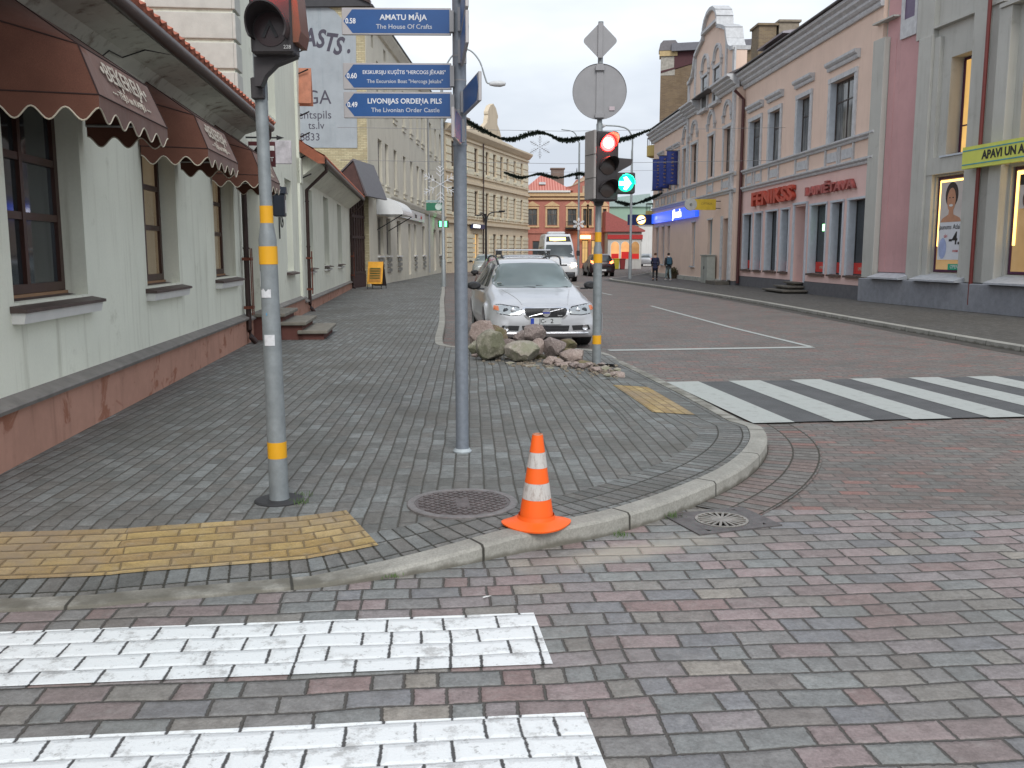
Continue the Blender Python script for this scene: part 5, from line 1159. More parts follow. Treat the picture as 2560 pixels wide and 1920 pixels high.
def fingerpost():
    px,py=-.38,6.9
    t=thing('sign_post','tall plain grey post in the middle of the pavement carrying the blue direction signs','post',(px,py,.095))
    b=MB(); b.lathe([(.053,0),(.053,.03),(.049,.06),(.049,2.28),(.0525,2.28),(.0525,2.3),(.049,2.3),(.049,4.6),(.001,4.6)],28); b.build('pole',M_pole,t,smooth=True)
    b=MB(); b.lathe([(.001,-.004),(.068,-.004),(.072,.01),(.056,.03),(.053,.03)],28); b.build('collar',plain('light_collar',(.36,.4,.42),.7,var=.25),t,smooth=True)
    for z in (2.42,2.62,2.83,3.0): band(t,z-.095,z-.085,.0505,M_signback,'clamp_ring')
    kw=dict()
    finger_sign((px,py-.04),.83,.185,R(1.0),3.14,('AMATU MĀJA',.052,1.05,'The House Of Crafts',.044,1.05),'0.58','top blue sign pointing left, reading AMATU MĀJA')
    finger_sign((px,py-.04),.83,.183,R(1.0),2.765,('EKSKURSIJU KUĢĪTIS "HERCOGS JĒKABS"',.036,.9,'The Excursion Boat "Hercogs Jekabs"',.036,1.0),'0.60','middle blue sign pointing left, about the excursion boat')
    finger_sign((px,py-.04),.83,.183,R(1.0),2.565,('LIVONIJAS ORDEŅA PILS',.05,.98,'The Livonian Order Castle',.043,1.05),'0.49','lowest blue sign pointing left, reading LIVONIJAS ORDEŅA PILS')
    # signs pointing towards the viewer: local -x turned to (-y)
    lb=['highest sign seen end on, upper right of the post','second highest sign seen end on, upper right of the post','third sign seen end on, upper right of the post, just above the slanting blue one']
    for z,l in zip((3.36,3.14,2.92),lb): finger_sign((px+.02,py-.03),.80,.2,R(84+11.5),z,None,'',l)
    finger_sign((px+.03,py-.03),.72,.185,R(84+17.5),2.58,None,'','slanting blue sign pointing at the viewer on the right side of the post')
    finger_sign((px+.01,py-.05),.5,.2,R(87),2.37,None,'','short sign pointing at the viewer, lowest on the post')
fingerpost()
def sig_right():
    t=thing('signal_pole','grey signal pole with three orange bands beside the rocks, showing red and a green arrow','traffic light',(1.16,12.55,.09))
    b=MB(); b.lathe([(.06,0),(.058,1.5),(.058,1.56),(.042,1.62),(.042,3.2),(.034,3.22),(.034,4.5),(.001,4.5)],20); b.build('pole',M_polel,t,smooth=True)
    for z0,z1,r in ((.28,.4,.0605),(1.38,1.5,.0605),(1.66,1.79,.0445)): band(t,z0,z1,r)
    b=MB(); b.box(.06,.075,-.02,.02,.45,.7); b.build('cable_flap',M_signback,t)
    h=thing('signal_head_mount',None,None)
    bpy.data.objects.remove(h)
    A=R(20); T=Matrix.Translation((.02,-.08,-.09))@Matrix.Rotation(A,4,'Z')
    b=MB(); b.T=T; b.box(-.165,.165,-.19,.02,2.28,3.17,.02); hd=b.build('signal_head',M_hous,t)
    # grey weathered side casing
    b=MB(); b.T=T; b.box(-.2,-.166,-.21,.09,2.3,3.18,.008); b.build('side_casing',plain('mid_grey_casing',(.3,.28,.27),.6,var=.08),t)
    for z in (2.57,2.87):
        b=MB(); b.T=T; b.box(-.203,-.16,-.213,.06,z,z+.006); b.build('casing_joint',M_dark,t)
    red=emis('red_disc_light',(1,.012,.012),26,(.2,0,0)); core=emis('red_core_light',(1,.42,.22),24,(.2,0,0)); dk=plain('unlit_dark_lens',(.05,.035,.03),.3)
    for cz,m,nm in ((3.02,red,'lit_lens'),(2.72,dk,'unlit_lens'),(2.43,dk,'unlit_lens')):
        b=MB(); b.T=T; b.lathe([(.001,-.215),(.06,-.212),(.105,-.2),(.105,-.19)],28,'y',(0,0,cz)); ln=b.build(nm,m,t,smooth=True)
        if m is red: b=MB(); b.T=T; b.lathe([(.001,-.221),(.05,-.219),(.068,-.213),(.068,-.211)],24,'y',(0,0,cz)); b.build('bright_core',core,ln,smooth=True)
        b=MB(); b.T=T; n=20
        for i in range(n+1):
            a=R(-20)+R(220)*i/n; L_=.2*(.3+.7*max(0,math.sin(a)) if math.sin(a)>0 else .2)
            for r,y in ((.122,-.19),(.126,-.19-L_),(.117,-.19-L_),(.113,-.19)): b.av((r*math.cos(a),y,cz+r*math.sin(a)))
        for i in range(n):
            for j in range(4): b.af(i*4+j,(i+1)*4+j,(i+1)*4+(j+1)%4,i*4+(j+1)%4)
        b.build('cowl',M_hous,t,smooth=True)
    b=MB(); b.prism([(-.1,2.3),(.1,2.3),(.05,2.14),(-.05,2.14)],'y',-.09,.06); b.build('bracket',M_hous,t)
    b=MB(); b.prism([(.17,2.56),(.17,2.76),(.43,2.74),(.42,2.67),(.22,2.56)],'y',-.12,-.0); b.build('side_visor',M_hous,t)
    # green arrow box
    b=MB(); b.box(.21,.46,-.2,.0,2.29,2.56,.012); ab=b.build('arrow_box',M_hous,t)
    g=emis('green_arrow_light',(.04,1,.55),40,(0,.1,.05)); c=.335; z=2.42
    b=MB(); b.prism([(c-.085,z-.026),(c-.085,z+.026),(c-.01,z+.026),(c-.03,z+.075),(c+.01,z+.088),(c+.075,z),(c+.01,z-.088),(c-.03,z-.075),(c-.01,z-.026)],'y',-.209,-.2012); b.build('arrow',g,ab)
    b=MB(); b.lathe([(.001,-.2005),(.108,-.2005),(.108,-.2),(.001,-.2)],28,'y',(c,0,z)); b.build('arrow_halo',emis('green_halo_glow',(.0,.75,.4),1.1,(0,.1,.05)),ab)  # dim glowing disc added behind the arrow as its green halo
    b=MB(); n=16
    for i in range(n+1):
        a=R(-10)+R(200)*i/n
        for r,y in ((.115,-.2),(.118,-.33),(.11,-.33),(.107,-.2)): b.av((c+r*math.cos(a),y,z+r*math.sin(a)))
    for i in range(n):
        for j in range(4): b.af(i*4+j,(i+1)*4+j,(i+1)*4+(j+1)%4,i*4+(j+1)%4)
    b.build('cowl',plain('green_lit_cowl_plastic',(.02,.03,.025),.4),ab,smooth=True)
    # back of a round sign, a diamond sign above it
    r_=thing('round_sign','grey back of a large round road sign below the diamond one','sign',(1.15,12.5,3.7),group=None)
    b=MB(); b.lathe([(.001,0),(.35,0),(.356,-.012),(.356,.01),(.345,.01),(.34,.003),(.001,.003)],48,'y'); b.build('plate',M_signback,r_,smooth=True)
    b=MB(); b.box(-.045,.045,-.02,-.0125,-.35,.35); b.box(-.06,.06,-.05,-.02,-.34,-.28,.004); b.box(-.06,.06,-.05,-.02,.26,.32,.004); b.build('mounting_rail',M_signback,r_)
    b=MB(); b.box(.13,.2,-.014,-.0125,-.24,-.19); b.build('sticker',plain('pinkish_sticker',(.5,.42,.45),.6),r_)
    d=thing('diamond_sign','grey back of a small diamond road sign topping the signal pole','sign',(1.15,12.5,4.34))
    n=8; r=.05; hd_=.235; pts=[]
    for (cx,cz,a0) in ((hd_-r*1.4,0,-45),(0,hd_-r*1.4,45),(-hd_+r*1.4,0,135),(0,-hd_+r*1.4,225)):
        for i in range(n+1): a=R(a0+90*i/n); pts.append((cx+r*math.cos(a),cz+r*math.sin(a)))
    b=MB(); b.prism(pts,'y',-.006,.006); b.build('plate',M_signback,d)
    b=MB(); b.prism([(x*1.02,z*1.02) for x,z in pts],'y',-.0065,-.012); b.build('rim',plain('dark_sign_rim',(.12,.12,.13),.5,.3),d) if False else None
    b=MB(); b.box(-.032,.032,-.03,-.0065,-.22,.22,.004); b.build('mounting_rail',M_signback,d)
sig_right()
# ---- cone
def cone():
    t=thing('traffic_cone','orange and white striped plastic traffic cone standing on the kerb edge','cone',(.135,4.96,.118),R(52))
    t.rotation_euler=(R(1.5),R(-1.0),R(52))
    Mo=NT('fluorescent_orange'); o=Mo.obj(); Mo.put(Mo.p.inputs['Base Color'],Mo.mix(Mo.smooth(Mo.noise(o,18,4,.7),.5,.75,0,.25),(.95,.13,.008),(.6,.12,.03))); Mo.p.inputs['Roughness'].default_value=.5; Mo.p.inputs['Emission Color'].default_value=(1,.12,.01,1); Mo.p.inputs['Emission Strength'].default_value=.0
    Mw=NT('scratched_white_sleeve'); o=Mw.obj(); Mw.put(Mw.p.inputs['Base Color'],Mw.mix(Mw.smooth(Mw.noise(Mw.scale(o,(60,60,12)),1,5,.8),.48,.66,0,.8),(.55,.53,.5),(.28,.22,.19))); Mw.p.inputs['Roughness'].default_value=.5
    def rr(z): return .029+(.5-z)/.5*.071
    zs=[(0.045,.145,Mo.m,'orange_band'),(.145,.235,Mw.m,'white_band'),(.235,.32,Mo.m,'orange_band'),(.32,.405,Mw.m,'white_band'),(.405,.5,Mo.m,'orange_band')]
    for z0,z1,m,nm in zs:
        b=MB(); e=.0015 if m is Mw.m else 0; n=40
        prof=[(rr(z0)+e,z0),(rr((z0+z1)/2)+e,(z0+z1)/2),(rr(z1)+e,z1)]
        rings=[[b.av((r*math.cos(2*PI*j/n),r*math.sin(2*PI*j/n),z)) for j in range(n)] for r,z in prof]
        for a_,c_ in zip(rings,rings[1:]):
            for j in range(n): b.af(a_[j],a_[(j+1)%n],c_[(j+1)%n],c_[j])
        b.build(nm,m,t,smooth=True)
    b=MB(); b.lathe([(.022,.43),(.02,.5),(.023,.505),(.029,.503),(.029,.495)],32); b.build('hollow_tip',plain('worn_tip',(.45,.2,.12),.7,var=.4,sc=30),t,smooth=True)
    # flexible base: rounded square flowing into the cone
    b=MB(); n=48; rings=[]
    for r,z,sq in ((.1,.05,0),(.104,.028,.1),(.12,.016,.5),(.155,.008,.9),(.165,.003,1),(.163,-.006,1)):
        ring=[]
        for j in range(n):
            a=2*PI*j/n; m=(abs(math.cos(a))**4+abs(math.sin(a))**4)**-.25; q=r*(1+(m-1)*sq)*1.0
            dz=0
            if sq>.8: 
                # front corner flops over the kerb
                dz=0
            ring.append(b.av((q*math.cos(a),q*math.sin(a),z+dz-(.005*math.cos(4*a) if sq>.8 else 0))))
        rings.append(ring)
    for a_,c_ in zip(rings,rings[1:]):
        for j in range(n): b.af(a_[j],a_[(j+1)%n],c_[(j+1)%n],c_[j])
    b.af(*rings[-1])
    b.build('base',Mo.m,t,smooth=True)
cone()
# ---- rocks
def rockmat(name,a,b_,moss=None):
    k=NT(name); o=k.obj(); c=k.ramp(k.noise(o,5,6,.65),[(.3,a),(.7,b_)]); c=k.mix(k.smooth(k.noise(o,45,3,.7),.35,.7,0,.5),c,tuple(x*.5 for x in a))
    v=k.noise(o,2.2,3,.6,2); c=k.mix(k.smooth(k.math('ABSOLUTE',k.math('SUBTRACT',v,.5)),0,.012,.35,0),c,(.6,.55,.48))
    if moss: 
        m=k.smooth(k.noise(o,3.2,5,.7),.42,.6,0,.85); c=k.mix(m,c,moss)
    k.put(k.p.inputs['Base Color'],c); k.p.inputs['Roughness'].default_value=.9; k.bump(k.noise(o,22,6,.7),.7,.02); return k.m
RM={'pink':rockmat('pink_granite',(.27,.205,.18),(.4,.325,.29)),'purple':rockmat('purple_granite',(.2,.16,.15),(.31,.255,.235)),'tan':rockmat('tan_granite',(.33,.29,.24),(.46,.42,.37),(.22,.22,.15)),'green':rockmat('mossy_boulder',(.25,.235,.18),(.37,.35,.29),(.12,.125,.075)),'brown':rockmat('brown_rock',(.17,.12,.085),(.28,.21,.15),(.14,.13,.06))}
def rock(px,py0,py1,wpx,Y,kind,label,seed,depth=1,flat=0,z=None):
    """px centre, py0 top, py1 foot, wpx width in photograph pixels, at distance Y"""
    k=Y/FPX; c=AT(px,(py0+py1)/2,Y); w=wpx*k; h=(py1-py0)*k*1.04
    r=random.Random(seed); bm=bmesh.new(); bmesh.ops.create_icosphere(bm,subdivisions=4,radius=1)
    pl=[]
    for i in range(15):
        n=Vector((r.gauss(0,1),r.gauss(0,1),r.gauss(0,.8))).normalized(); pl.append((n,r.uniform(.52,.86)))
    off=Vector((seed*3.1,seed*1.7,0))
    for v in bm.verts:
        n=v.co.normalized(); q=1.0
        for m,d in pl:
            dt=n.dot(m)
            if dt>.05: q=min(q,d/dt)
        q=q*.97+.03; q*=1+.06*noise.noise(n*2.2+off)+.035*noise.noise(n*6+off)+.015*noise.noise(n*15+off)
        v.co=n*q
    xs=[v.co.x for v in bm.verts]; zs=[v.co.z for v in bm.verts]; ys=[v.co.y for v in bm.verts]
    sx=w/(max(xs)-min(xs)); sz=h/(max(zs)-min(zs)); sy=w*.8*depth/(max(ys)-min(ys)); mx=(max(xs)+min(xs))/2; mz=(max(zs)+min(zs))/2
    for v in bm.verts: v.co=Vector(((v.co.x-mx)*sx,v.co.y*sy,(v.co.z-mz)*sz))
    me=bpy.data.meshes.new('rock'); bm.to_mesh(me); bm.free(); me.materials.append(RM[kind]); me.polygons.foreach_set('use_smooth',[True]*len(me.polygons)); sharp(me,18)
    o=bpy.data.objects.new('rock',me); COL.objects.link(o); o.location=c; 
    if z is not None: o.location.z=z+h/2
    tag(o,label,'rock','rocks heaped at the pavement corner'); return o
RK_=[(1229,823,901,80,13.0,'green','large mossy green boulder at the front left of the heap',1,1),
(1305,852,902,91,12.85,'tan','pale rounded tan boulder right of the big mossy one',2,1),
(1205,801,880,66,13.9,'pink','pink boulder behind the grey post, upper left of the heap',3,1),
(1183,852,886,30,13.5,'green','dark green stone low at the left edge beside the post',4,1),
(1338,811,856,58,13.3,'purple','brown pink boulder perched highest in front of the number plate',5,1),
(1300,826,862,36,13.7,'purple','dull pink stone wedged behind the perched boulder on its left',6,1),
(1341,845,884,44,13.05,'pink','reddish stone directly under the perched boulder',7,1),
(1386,843,896,60,13.0,'purple','large purple grey stone right of the tan boulder',8,1),
(1410,869,893,52,13.15,'brown','mossy brown stone between the purple stone and the low slab',9,1),
(1429,872,909,62,12.7,'pink','slanting pinkish brown slab left of the signal pole foot',10,1),
(1376,890,914,38,12.5,'pink','small square pink stone below the purple one',11,1),
(1414,905,924,40,12.3,'pink','small pale pink stone in the front row, left one',12,1),
(1449,913,928,31,12.15,'pink','small pale pink stone in the front row, right one',13,1),
(1460,899,918,46,12.45,'brown','flat mossy brown stone near the signal pole foot',14,1),
(1419,846,874,48,14.0,'brown','dark brown stone in the shade under the car bumper',15,1),
(1500,916,940,60,11.85,'pink','flat pink slab lying right of the signal pole',16,1.0),
(1542,928,950,40,11.55,'pink','flat pale pink slab, rightmost of the heap',17,1.0),
(1272,846,885,40,13.6,'purple','purple stone glimpsed behind the two front boulders',18,1),
(1345,882,905,50,13.25,'brown','grey brown stone in the gap behind the small pink one',19,1),
(1240,812,860,60,14.2,'brown','brown stone behind the big mossy boulder',20,1),
(1503,906,914,22,12.2,'purple','tiny grey stone behind the flat pink slabs',21,1),
(1192,884,893,28,13.1,'pink','flat pink chip at the left foot of the big boulder',22,1),
(1275,904,911,26,12.6,'tan','first pale chip on the paving in front of the boulders',23,1),
(1330,912,919,40,12.3,'tan','thin pale chip before the tan boulder',24,1),
(1376,917,924,30,12.1,'tan','thin pale chip before the small square stone',25,1),
(1389,928,932,14,11.9,'tan','smallest grey chip in front of the heap',26,1)]
for q in RK_:
    rock(*q)
r=random.Random(21)
for i in range(22):
    px=r.uniform(1365,1545); f=(px-1365)/180; py=905+f*38+r.uniform(-14,6); w_=r.uniform(13,26); Yr=1.5*FPX/(py-HZ)
    rock(px,py-w_*.55,py,w_,Yr,r.choice(['pink','purple','brown','pink','tan']),'small broken stone in the rubble trailing from the boulders past the signal pole',100+i)
M_rub=plain('sandy_rubble',(.26,.22,.17),.95,var=.35,sc=30,bump=.5)
b=MB(); r=random.Random(5)
for i in range(220):
    u=r.random(); px=1190+u*360; py=900+u*45+r.gauss(0,9)-12
    p=AT(px,py,1); d=(p-Vector((0,0,EYE))); t_=(WZ-EYE)/d.z; q=Vector((0,0,EYE))+d*t_
    s=r.uniform(.008,.025); b.T=Matrix.Translation((q.x,q.y,WZ))@Matrix.Rotation(r.random()*6,4,'Z'); b.prism([(-s,-s*.7),(s*.8,-s),(s,s*.6),(-s*.5,s)],'z',-.003,s*.8)
b.T=Matrix.Identity(4); o=b.build('rubble_grit',M_rub); o['kind']='stuff'
# moss and grass in joints near kerb
b=MB(); Mg=plain('grass_tufts',(.07,.13,.03),.8,var=.4)
for (x,y,z,n,h) in ((-1.28,5.42,.1,40,.035),(-1.3,5.6,.1,25,.03),(.62,5.07,.008,40,.03),(.98,5.42,.008,50,.04),(-.6,4.36,.02,30,.02)):
    for i in range(n):
        b.T=Matrix.Translation((x+r.gauss(0,.03),y+r.gauss(0,.02),z-.002))@Matrix.Rotation(r.random()*6,4,'Z')@Matrix.Rotation(r.gauss(0,.5),4,'X'); hh=h*r.uniform(.5,1.2); b.quad((-.002,0,0),(.002,0,0),(.0008,.004,hh),(-.0008,.004,hh))
b.T=Matrix.Identity(4); o=b.build('grass_tufts',Mg); o['kind']='stuff'
# litter
for x,y,z,l in ((1.02,5.62,.012,'tiny crumpled white paper scrap near the gully'),(-.12,4.1,.012,'small white flake of litter on the near road pavers')):
    b=MB(); rr2=random.Random(int(x*100)); P=[b.av((rr2.gauss(0,.014),rr2.gauss(0,.01),abs(rr2.gauss(0,.006)))) for i in range(6)]
    b.af(P[0],P[1],P[2]); b.af(P[1],P[2],P[3]); b.af(P[2],P[3],P[4]); b.af(P[3],P[4],P[5]); o=b.build('paper_scrap',M_white,None,loc=(x,y,z)); tag(o,l,'litter')
# ---- shop board
def aboard():
    t=thing('pavement_board','yellow framed folding menu board standing on the pavement by the timber gateway','board',(-5.78,39.4,WZ-.006),R(-8))
    b=MB()
    for s in (-1,1): b.T=Matrix.Rotation(R(10*s),4,'X')@Matrix.Translation((0,0,0)); 
    b.T=Matrix.Identity(4)
    Mf=plain('yellow_orange_frame',(.75,.36,.03),.5); Mc=plain('chalk_board',(.13,.12,.03),.8,var=.3,sc=4)
    b.prism([(-.02,1.15),(.0,1.15),(-.25,.22),(-.27,.22)],'x',-.33,.33); bd=b.build('front_panel',Mf,t)
    b=MB(); b.prism([(-.032,1.08),(-.0285,1.08),(-.264,.3),(-.268,.3)],'x',-.26,.26); b.build('writing_surface',plain('orange_brown_menu',(.45,.2,.03),.7,var=.2),bd)
    for i,z in enumerate((.86,.76,.66,.56,.46)):
        b=MB(); y=-.27+(z-.22)/.93*.25-.02; b.box(-.22,.22,y-.003,y,z-.032,z+.03); b.build('menu_line',Mc,bd)
    b=MB(); b.prism([(.0,1.15),(.02,1.15),(.45,.12),(.42,.12)],'x',-.33,.33); b.build('rear_panel',plain('dark_panel',(.04,.03,.03),.7),t)
    b=MB()
    for x in (-.3,.3): b.tube([(x,-.24,.3),(x,-.3,0)],.015,6); b.tube([(x,.4,.2),(x,.46,0)],.015,6)
    b.build('legs',M_dark,t)
aboard()
# ---- wall lantern, hanging sign on the tall green house
def wallbits():
    t=thing('wall_lantern','black box wall lantern with a scrolled iron bracket on the pale green wall','lantern',LP(14.9,0,0),AL)
    b=MB(); b.box(-.14,.14,-.27,-.04,2.33,2.78,.02); b.prism([(-.17,2.78),(.17,2.78),(.0,2.92)],'y',-.3,-.0); b.build('housing',plain('lantern_black',(.01,.016,.03),.4),t)
    b=MB(); b.box(-.02,.1,-.276,-.27,2.4,2.66); b.build('pane',plain('white_pane',(.55,.58,.6),.3),t)
    b=MB()
    for z in (2.25,2.6,2.85):
        pts=[(.9+.18*math.cos(a)*(1-a/14),-.05-.02*a/6,z+.16*math.sin(a)*(1-a/14)) for a in [i*.35 for i in range(26)]]; b.tube(pts,.012,5)
    b.tube([(.75,-.03,1.9),(.75,-.03,3.0)],.015,5); b.build('scroll_bracket',M_dark,t)
    t=thing('hanging_sign','small dark red and white hanging sign on an iron arrow bracket behind the signal pole','sign',LP(12.3,0,0),AL)
    b=MB(); b.tube([(0,0,3.57),(0,-.55,3.57)],.016,6); b.prism([(-.52,3.53),(-.65,3.57),(-.52,3.61)],'x',-.012,.012); b.build('bracket',M_dark,t)
    b=MB(); b.box(-.02,.02,-.49,-.04,3.08,3.5); bd=b.build('board',plain('maroon_board',(.09,.015,.02),.5),t)
    b=MB(); b.box(-.024,-.0205,-.48,-.05,3.35,3.43); b.build('stripe',M_white,bd)
    M=Matrix.Translation((-.0225,-.265,3.2))@Matrix.Rotation(-PI/2,4,'Z')@Matrix.Rotation(PI/2,4,'X'); text('MARKET',.105,M_white,bd,M)
    t=thing('ornate_lightbox','pale square lightbox with faint drawing mounted high on the pale green wall','sign',LP(14.7,0,0),AL)
    b=MB(); b.box(-.03,.03,-.45,-.06,3.35,3.8,.01); b.build('panel',plain('faded_white_panel',(.5,.47,.5),.5,var=.25,sc=8),t); b=MB(); b.tube([(0,-.1,3.7),(0,0,3.7)],.02,5); b.tube([(0,-.1,3.45),(0,0,3.45)],.02,5); b.build('bracket',M_dark,t)
wallbits()
# ---- tall lamp post with green sign and white wire snowflake
Mlamp=plain('lamp_grey',(.3,.33,.34),.5,.3,.08)
def snowflake(par,c,R_,mat,name,yaw=0,th=.01,bulbs=False):
    b=MB(); T=Matrix.Translation(c)@Matrix.Rotation(yaw,4,'Z')
    for i in range(6):
        a=PI/2+i*PI/3; d=Vector((math.cos(a),0,math.sin(a)))
        def q(r,s=0):
            e=Vector((-d.z,0,d.x)); return T@(d*r+e*s)
        b.tube([q(0),q(R_)],th,5)
        for r in (.4,.62,.82):
            L_=.2*R_ if r<.8 else .12*R_
            b.tube([q(R_*r),q(R_*r+L_,L_)],th,5); b.tube([q(R_*r),q(R_*r+L_,-L_)],th,5)
        if bulbs:
            for r in (.25,.45,.65,.85,1.0): b.T=Matrix.Identity(4); p=q(R_*r); b.lathe([(.001,-.03),(.03,0),(.001,.03)],6,c=p)
    return b.build(name,mat,par)
def lampL():
    t=thing('lamp_post','tall grey lamp post with curved arm on the left pavement, carrying a green sign','street lamp',(-3.1,42,WZ-.006))
    b=MB(); b.lathe([(.1,0),(.1,1.2),(.075,1.25),(.06,9.4),(.001,9.4)],14); b.build('pole',Mlamp,t,smooth=True)
    b=MB(); b.tube(cr([(0,0,9.3),(.5,0,10.1),(1.15,0,10.35),(1.65,0,9.9),(1.9,0,9.2),(2.0,0,8.95),(2.15,0,8.9)],n=6),.035,8); b.build('arm',Mlamp,t,smooth=True)
    b=MB(); b.T=Matrix.Translation((2.45,0,8.9))@Matrix.Scale(1,4); b.lathe([(.001,-.38),(.08,-.33),(.13,-.1),(.14,.15),(.08,.35),(.001,.38)],12,'x'); b.build('luminaire',plain('pale_luminaire',(.55,.57,.58),.4),t,smooth=True)
    b=MB(); b.box(-.75,-.06,-.04,.04,3.4,3.74); sg=b.build('green_sign',plain('green_sign_face',(.02,.16,.09),.5),t); b=MB(); b.lathe([(.001,-.046),(.15,-.046),(.15,-.041),(.001,-.041)],20,'y',(-.2,0,3.57)); b.build('emblem',plain('pale_emblem',(.5,.6,.55),.5),sg)
    b=MB(); b.box(-.75,-.06,-.02,.02,3.76,3.86); b.build('sign_topper',plain('grey_topper',(.3,.4,.4),.5),sg)
    snowflake(t,(-.1,-.12,4.55),.85,plain('white_wire_lights',(.7,.72,.75),.4),'snowflake_ornament',th=.014)
lampL()
def lampM():
    t=thing('lamp_post','slim grey lamp pole behind the minibus with a white star ornament','street lamp',AT(1444,655,68)*Vector((1,1,0)) if False else (4.85,68,0))
    b=MB(); b.lathe([(.09,0),(.06,9.5),(.001,9.5)],12); b.build('pole',Mlamp,t,smooth=True)
    b=MB(); b.tube(cr([(0,0,9.4),(-.4,0,10.2),(-1.3,0,10.4)],n=6),.04,6); b.build('arm',Mlamp,t)
    snowflake(t,(0,-.12,3.7),.45,plain('white_wire_lights',(.7,.72,.75),.4),'snowflake_ornament',th=.03)
lampM()
def lampR():
    t=thing('lamp_post','tall curved grey lamp post on the right pavement behind the signal','street lamp',(6.95,54.6,WZ-.006))
    b=MB(); b.lathe([(.11,0),(.1,1.5),(.075,1.6),(.06,7.4),(.001,7.4)],14); b.build('pole',Mlamp,t,smooth=True)
    b=MB(); b.tube(cr([(0,0,7.3),(0,0,8.0),(-.25,0,8.55),(-.8,0,8.75),(-1.6,0,8.8)],n=6),.045,8); b.build('arm',Mlamp,t,smooth=True)
    b=MB(); b.lathe([(.001,-2.1),(.12,-1.95),(.13,-1.7),(.001,-1.5)],10,'x',(0,0,8.78)); b.build('luminaire',plain('pale_luminaire',(.55,.57,.58),.4),t)
lampR()
def lampD():
    t=thing('double_lamp','black post with two short lantern arms standing behind the parked dark estate car','street lamp',(-1.62,58,0))
    b=MB(); b.lathe([(.09,0),(.07,1),(.06,4.0),(.001,4.05)],10); b.build('pole',M_dark,t)
    for pts in ([(0,0,3.2),(.1,0,3.85),(.4,0,4.1),(1.15,0,4.15)],[(0,0,3.2),(-.1,0,3.7),(-.25,0,3.95),(-.55,0,3.9)],[(0,0,3.5),(-.1,0,4.0),(-.35,0,4.08)]):
        b=MB(); b.tube(cr(pts,n=5),.04,6); b.build('arm',M_dark,t)
    for x,z in ((1.0,4.15),(-.5,3.9)):
        b=MB(); b.box(x-.2,x+.2,-.1,.1,z,z+.07); b.build('lamp',M_dark,t)
lampD()
# small post at far left side of crossing
# ---- garlands: strands of dark fir tinsel
def garland(P,rad,seed,label,n=26):
    pts=cr(P,n=n); r=random.Random(seed)
    t=thing('fir_garland',label,'garland',pts[0],group='fir garlands hung across the street')
    o0=Vector(pts[0]); b=MB(); b.tube([p-o0 for p in pts],.03,5); b.build('cord',plain('dark_cord',(.02,.03,.02),.9),t)
    b=MB()
    for i,(p,q) in enumerate(zip(pts,pts[1:])):
        u=i/len(pts); rr_=rad*(.45+.55*abs(math.sin(u*PI*len(P)/2.0+.3)))
        for j in range(30):
            f=r.random(); c=p.lerp(q,f)-o0; d=Vector((r.gauss(0,1),r.gauss(0,1),r.gauss(0,1))).normalized(); e=d.cross(Vector((0,.3,1))).normalized()*.03; L_=rr_*r.uniform(.6,1.15)
            b.quad(c-e,c+e,c+d*L_+e*.4,c+d*L_-e*.4)
    b.build('needles',plain('dark_fir_needles',(.025,.042,.028),.9,var=.5,sc=4),t); return t
garland([(-1.9,38,6.9),(-1.2,38,6.5),(-.15,38,6.12),(1.1,38,6.4),(2.05,38,6.1),(3.05,38,6.2),(4.3,38,6.1),(5.55,38,6.5)],.13,3,'nearer dark fir garland spanning the street behind the red signal')
garland([(-.5,60,6.7),(.6,60,6.38),(1.75,60,6.6),(2.9,60,6.36),(4.3,60,6.62),(5.4,60,6.3)],.15,4,'farther dark fir garland crossing before the red tiled roof')
garland([(6.6,60,4.9),(7.6,60,4.7),(8.7,60,5.0),(9.6,60,5.4)],.16,5,'short fir garland end running to the pink corner building behind the green arrow')
t=thing('wire_snowflake','faint wire snowflake with small lamps hanging from the nearer garland','ornament',(1.12,37.9,5.82),group=None)
snowflake(t,(0,0,0),.42,plain('grey_wire',(.35,.36,.38),.5),'wire_frame',th=.006,bulbs=True)
# span wires
for i,(z,y,x0,x1,l) in enumerate(((6.6,38,-7,11.3,'thin steel span wire carrying the nearer garland'),(6.85,60,-5.4,10,'thin steel span wire carrying the farther garland'),(5.35,38.3,-7,11.3,'thin steel wire steadying the hanging snowflake'))):
    b=MB(); b.tube([(x0,y,z),((x0+x1)/2,y,z-.15),(x1,y,z)],.008,4); o=b.build('span_wire',M_signback); tag(o,l,'wire')
# ================================================================ VEHICLES
def paint(name,c,metal=.3,rough=.28):
    k=NT(name); o=k.obj(); k.put(k.p.inputs['Base Color'],k.mix(k.smooth(k.noise(o,3,5,.7),.4,.75,0,.3),c,tuple(x*.72+.02 for x in c))); k.p.inputs['Metallic'].default_value=metal; k.p.inputs['Roughness'].default_value=rough; k.p.inputs['Coat Weight'].default_value=.6; k.p.inputs['Coat Roughness'].default_value=.08; return k.m
G_car=glass('car_glass',(.05,.06,.062),.04); G_wind=glass('windscreen_glass',(.11,.14,.14),.05); M_tyre=plain('tyre_rubber',(.018,.018,.018),.85,var=.3); M_rim=plain('alloy_rim',(.35,.36,.37),.35,.7); M_plas=plain('black_car_plastic',(.02,.02,.022),.5); M_chr=plain('chrome',(.75,.76,.78),.12,1,.02)  # windscreen glass is paler: sky reflection painted into its base colour
M_head=NT('headlamp_glass'); M_head.p.inputs['Base Color'].default_value=(.42,.45,.46,1); M_head.p.inputs['Roughness'].default_value=.08; M_head.p.inputs['Metallic'].default_value=.4; M_head=M_head.m
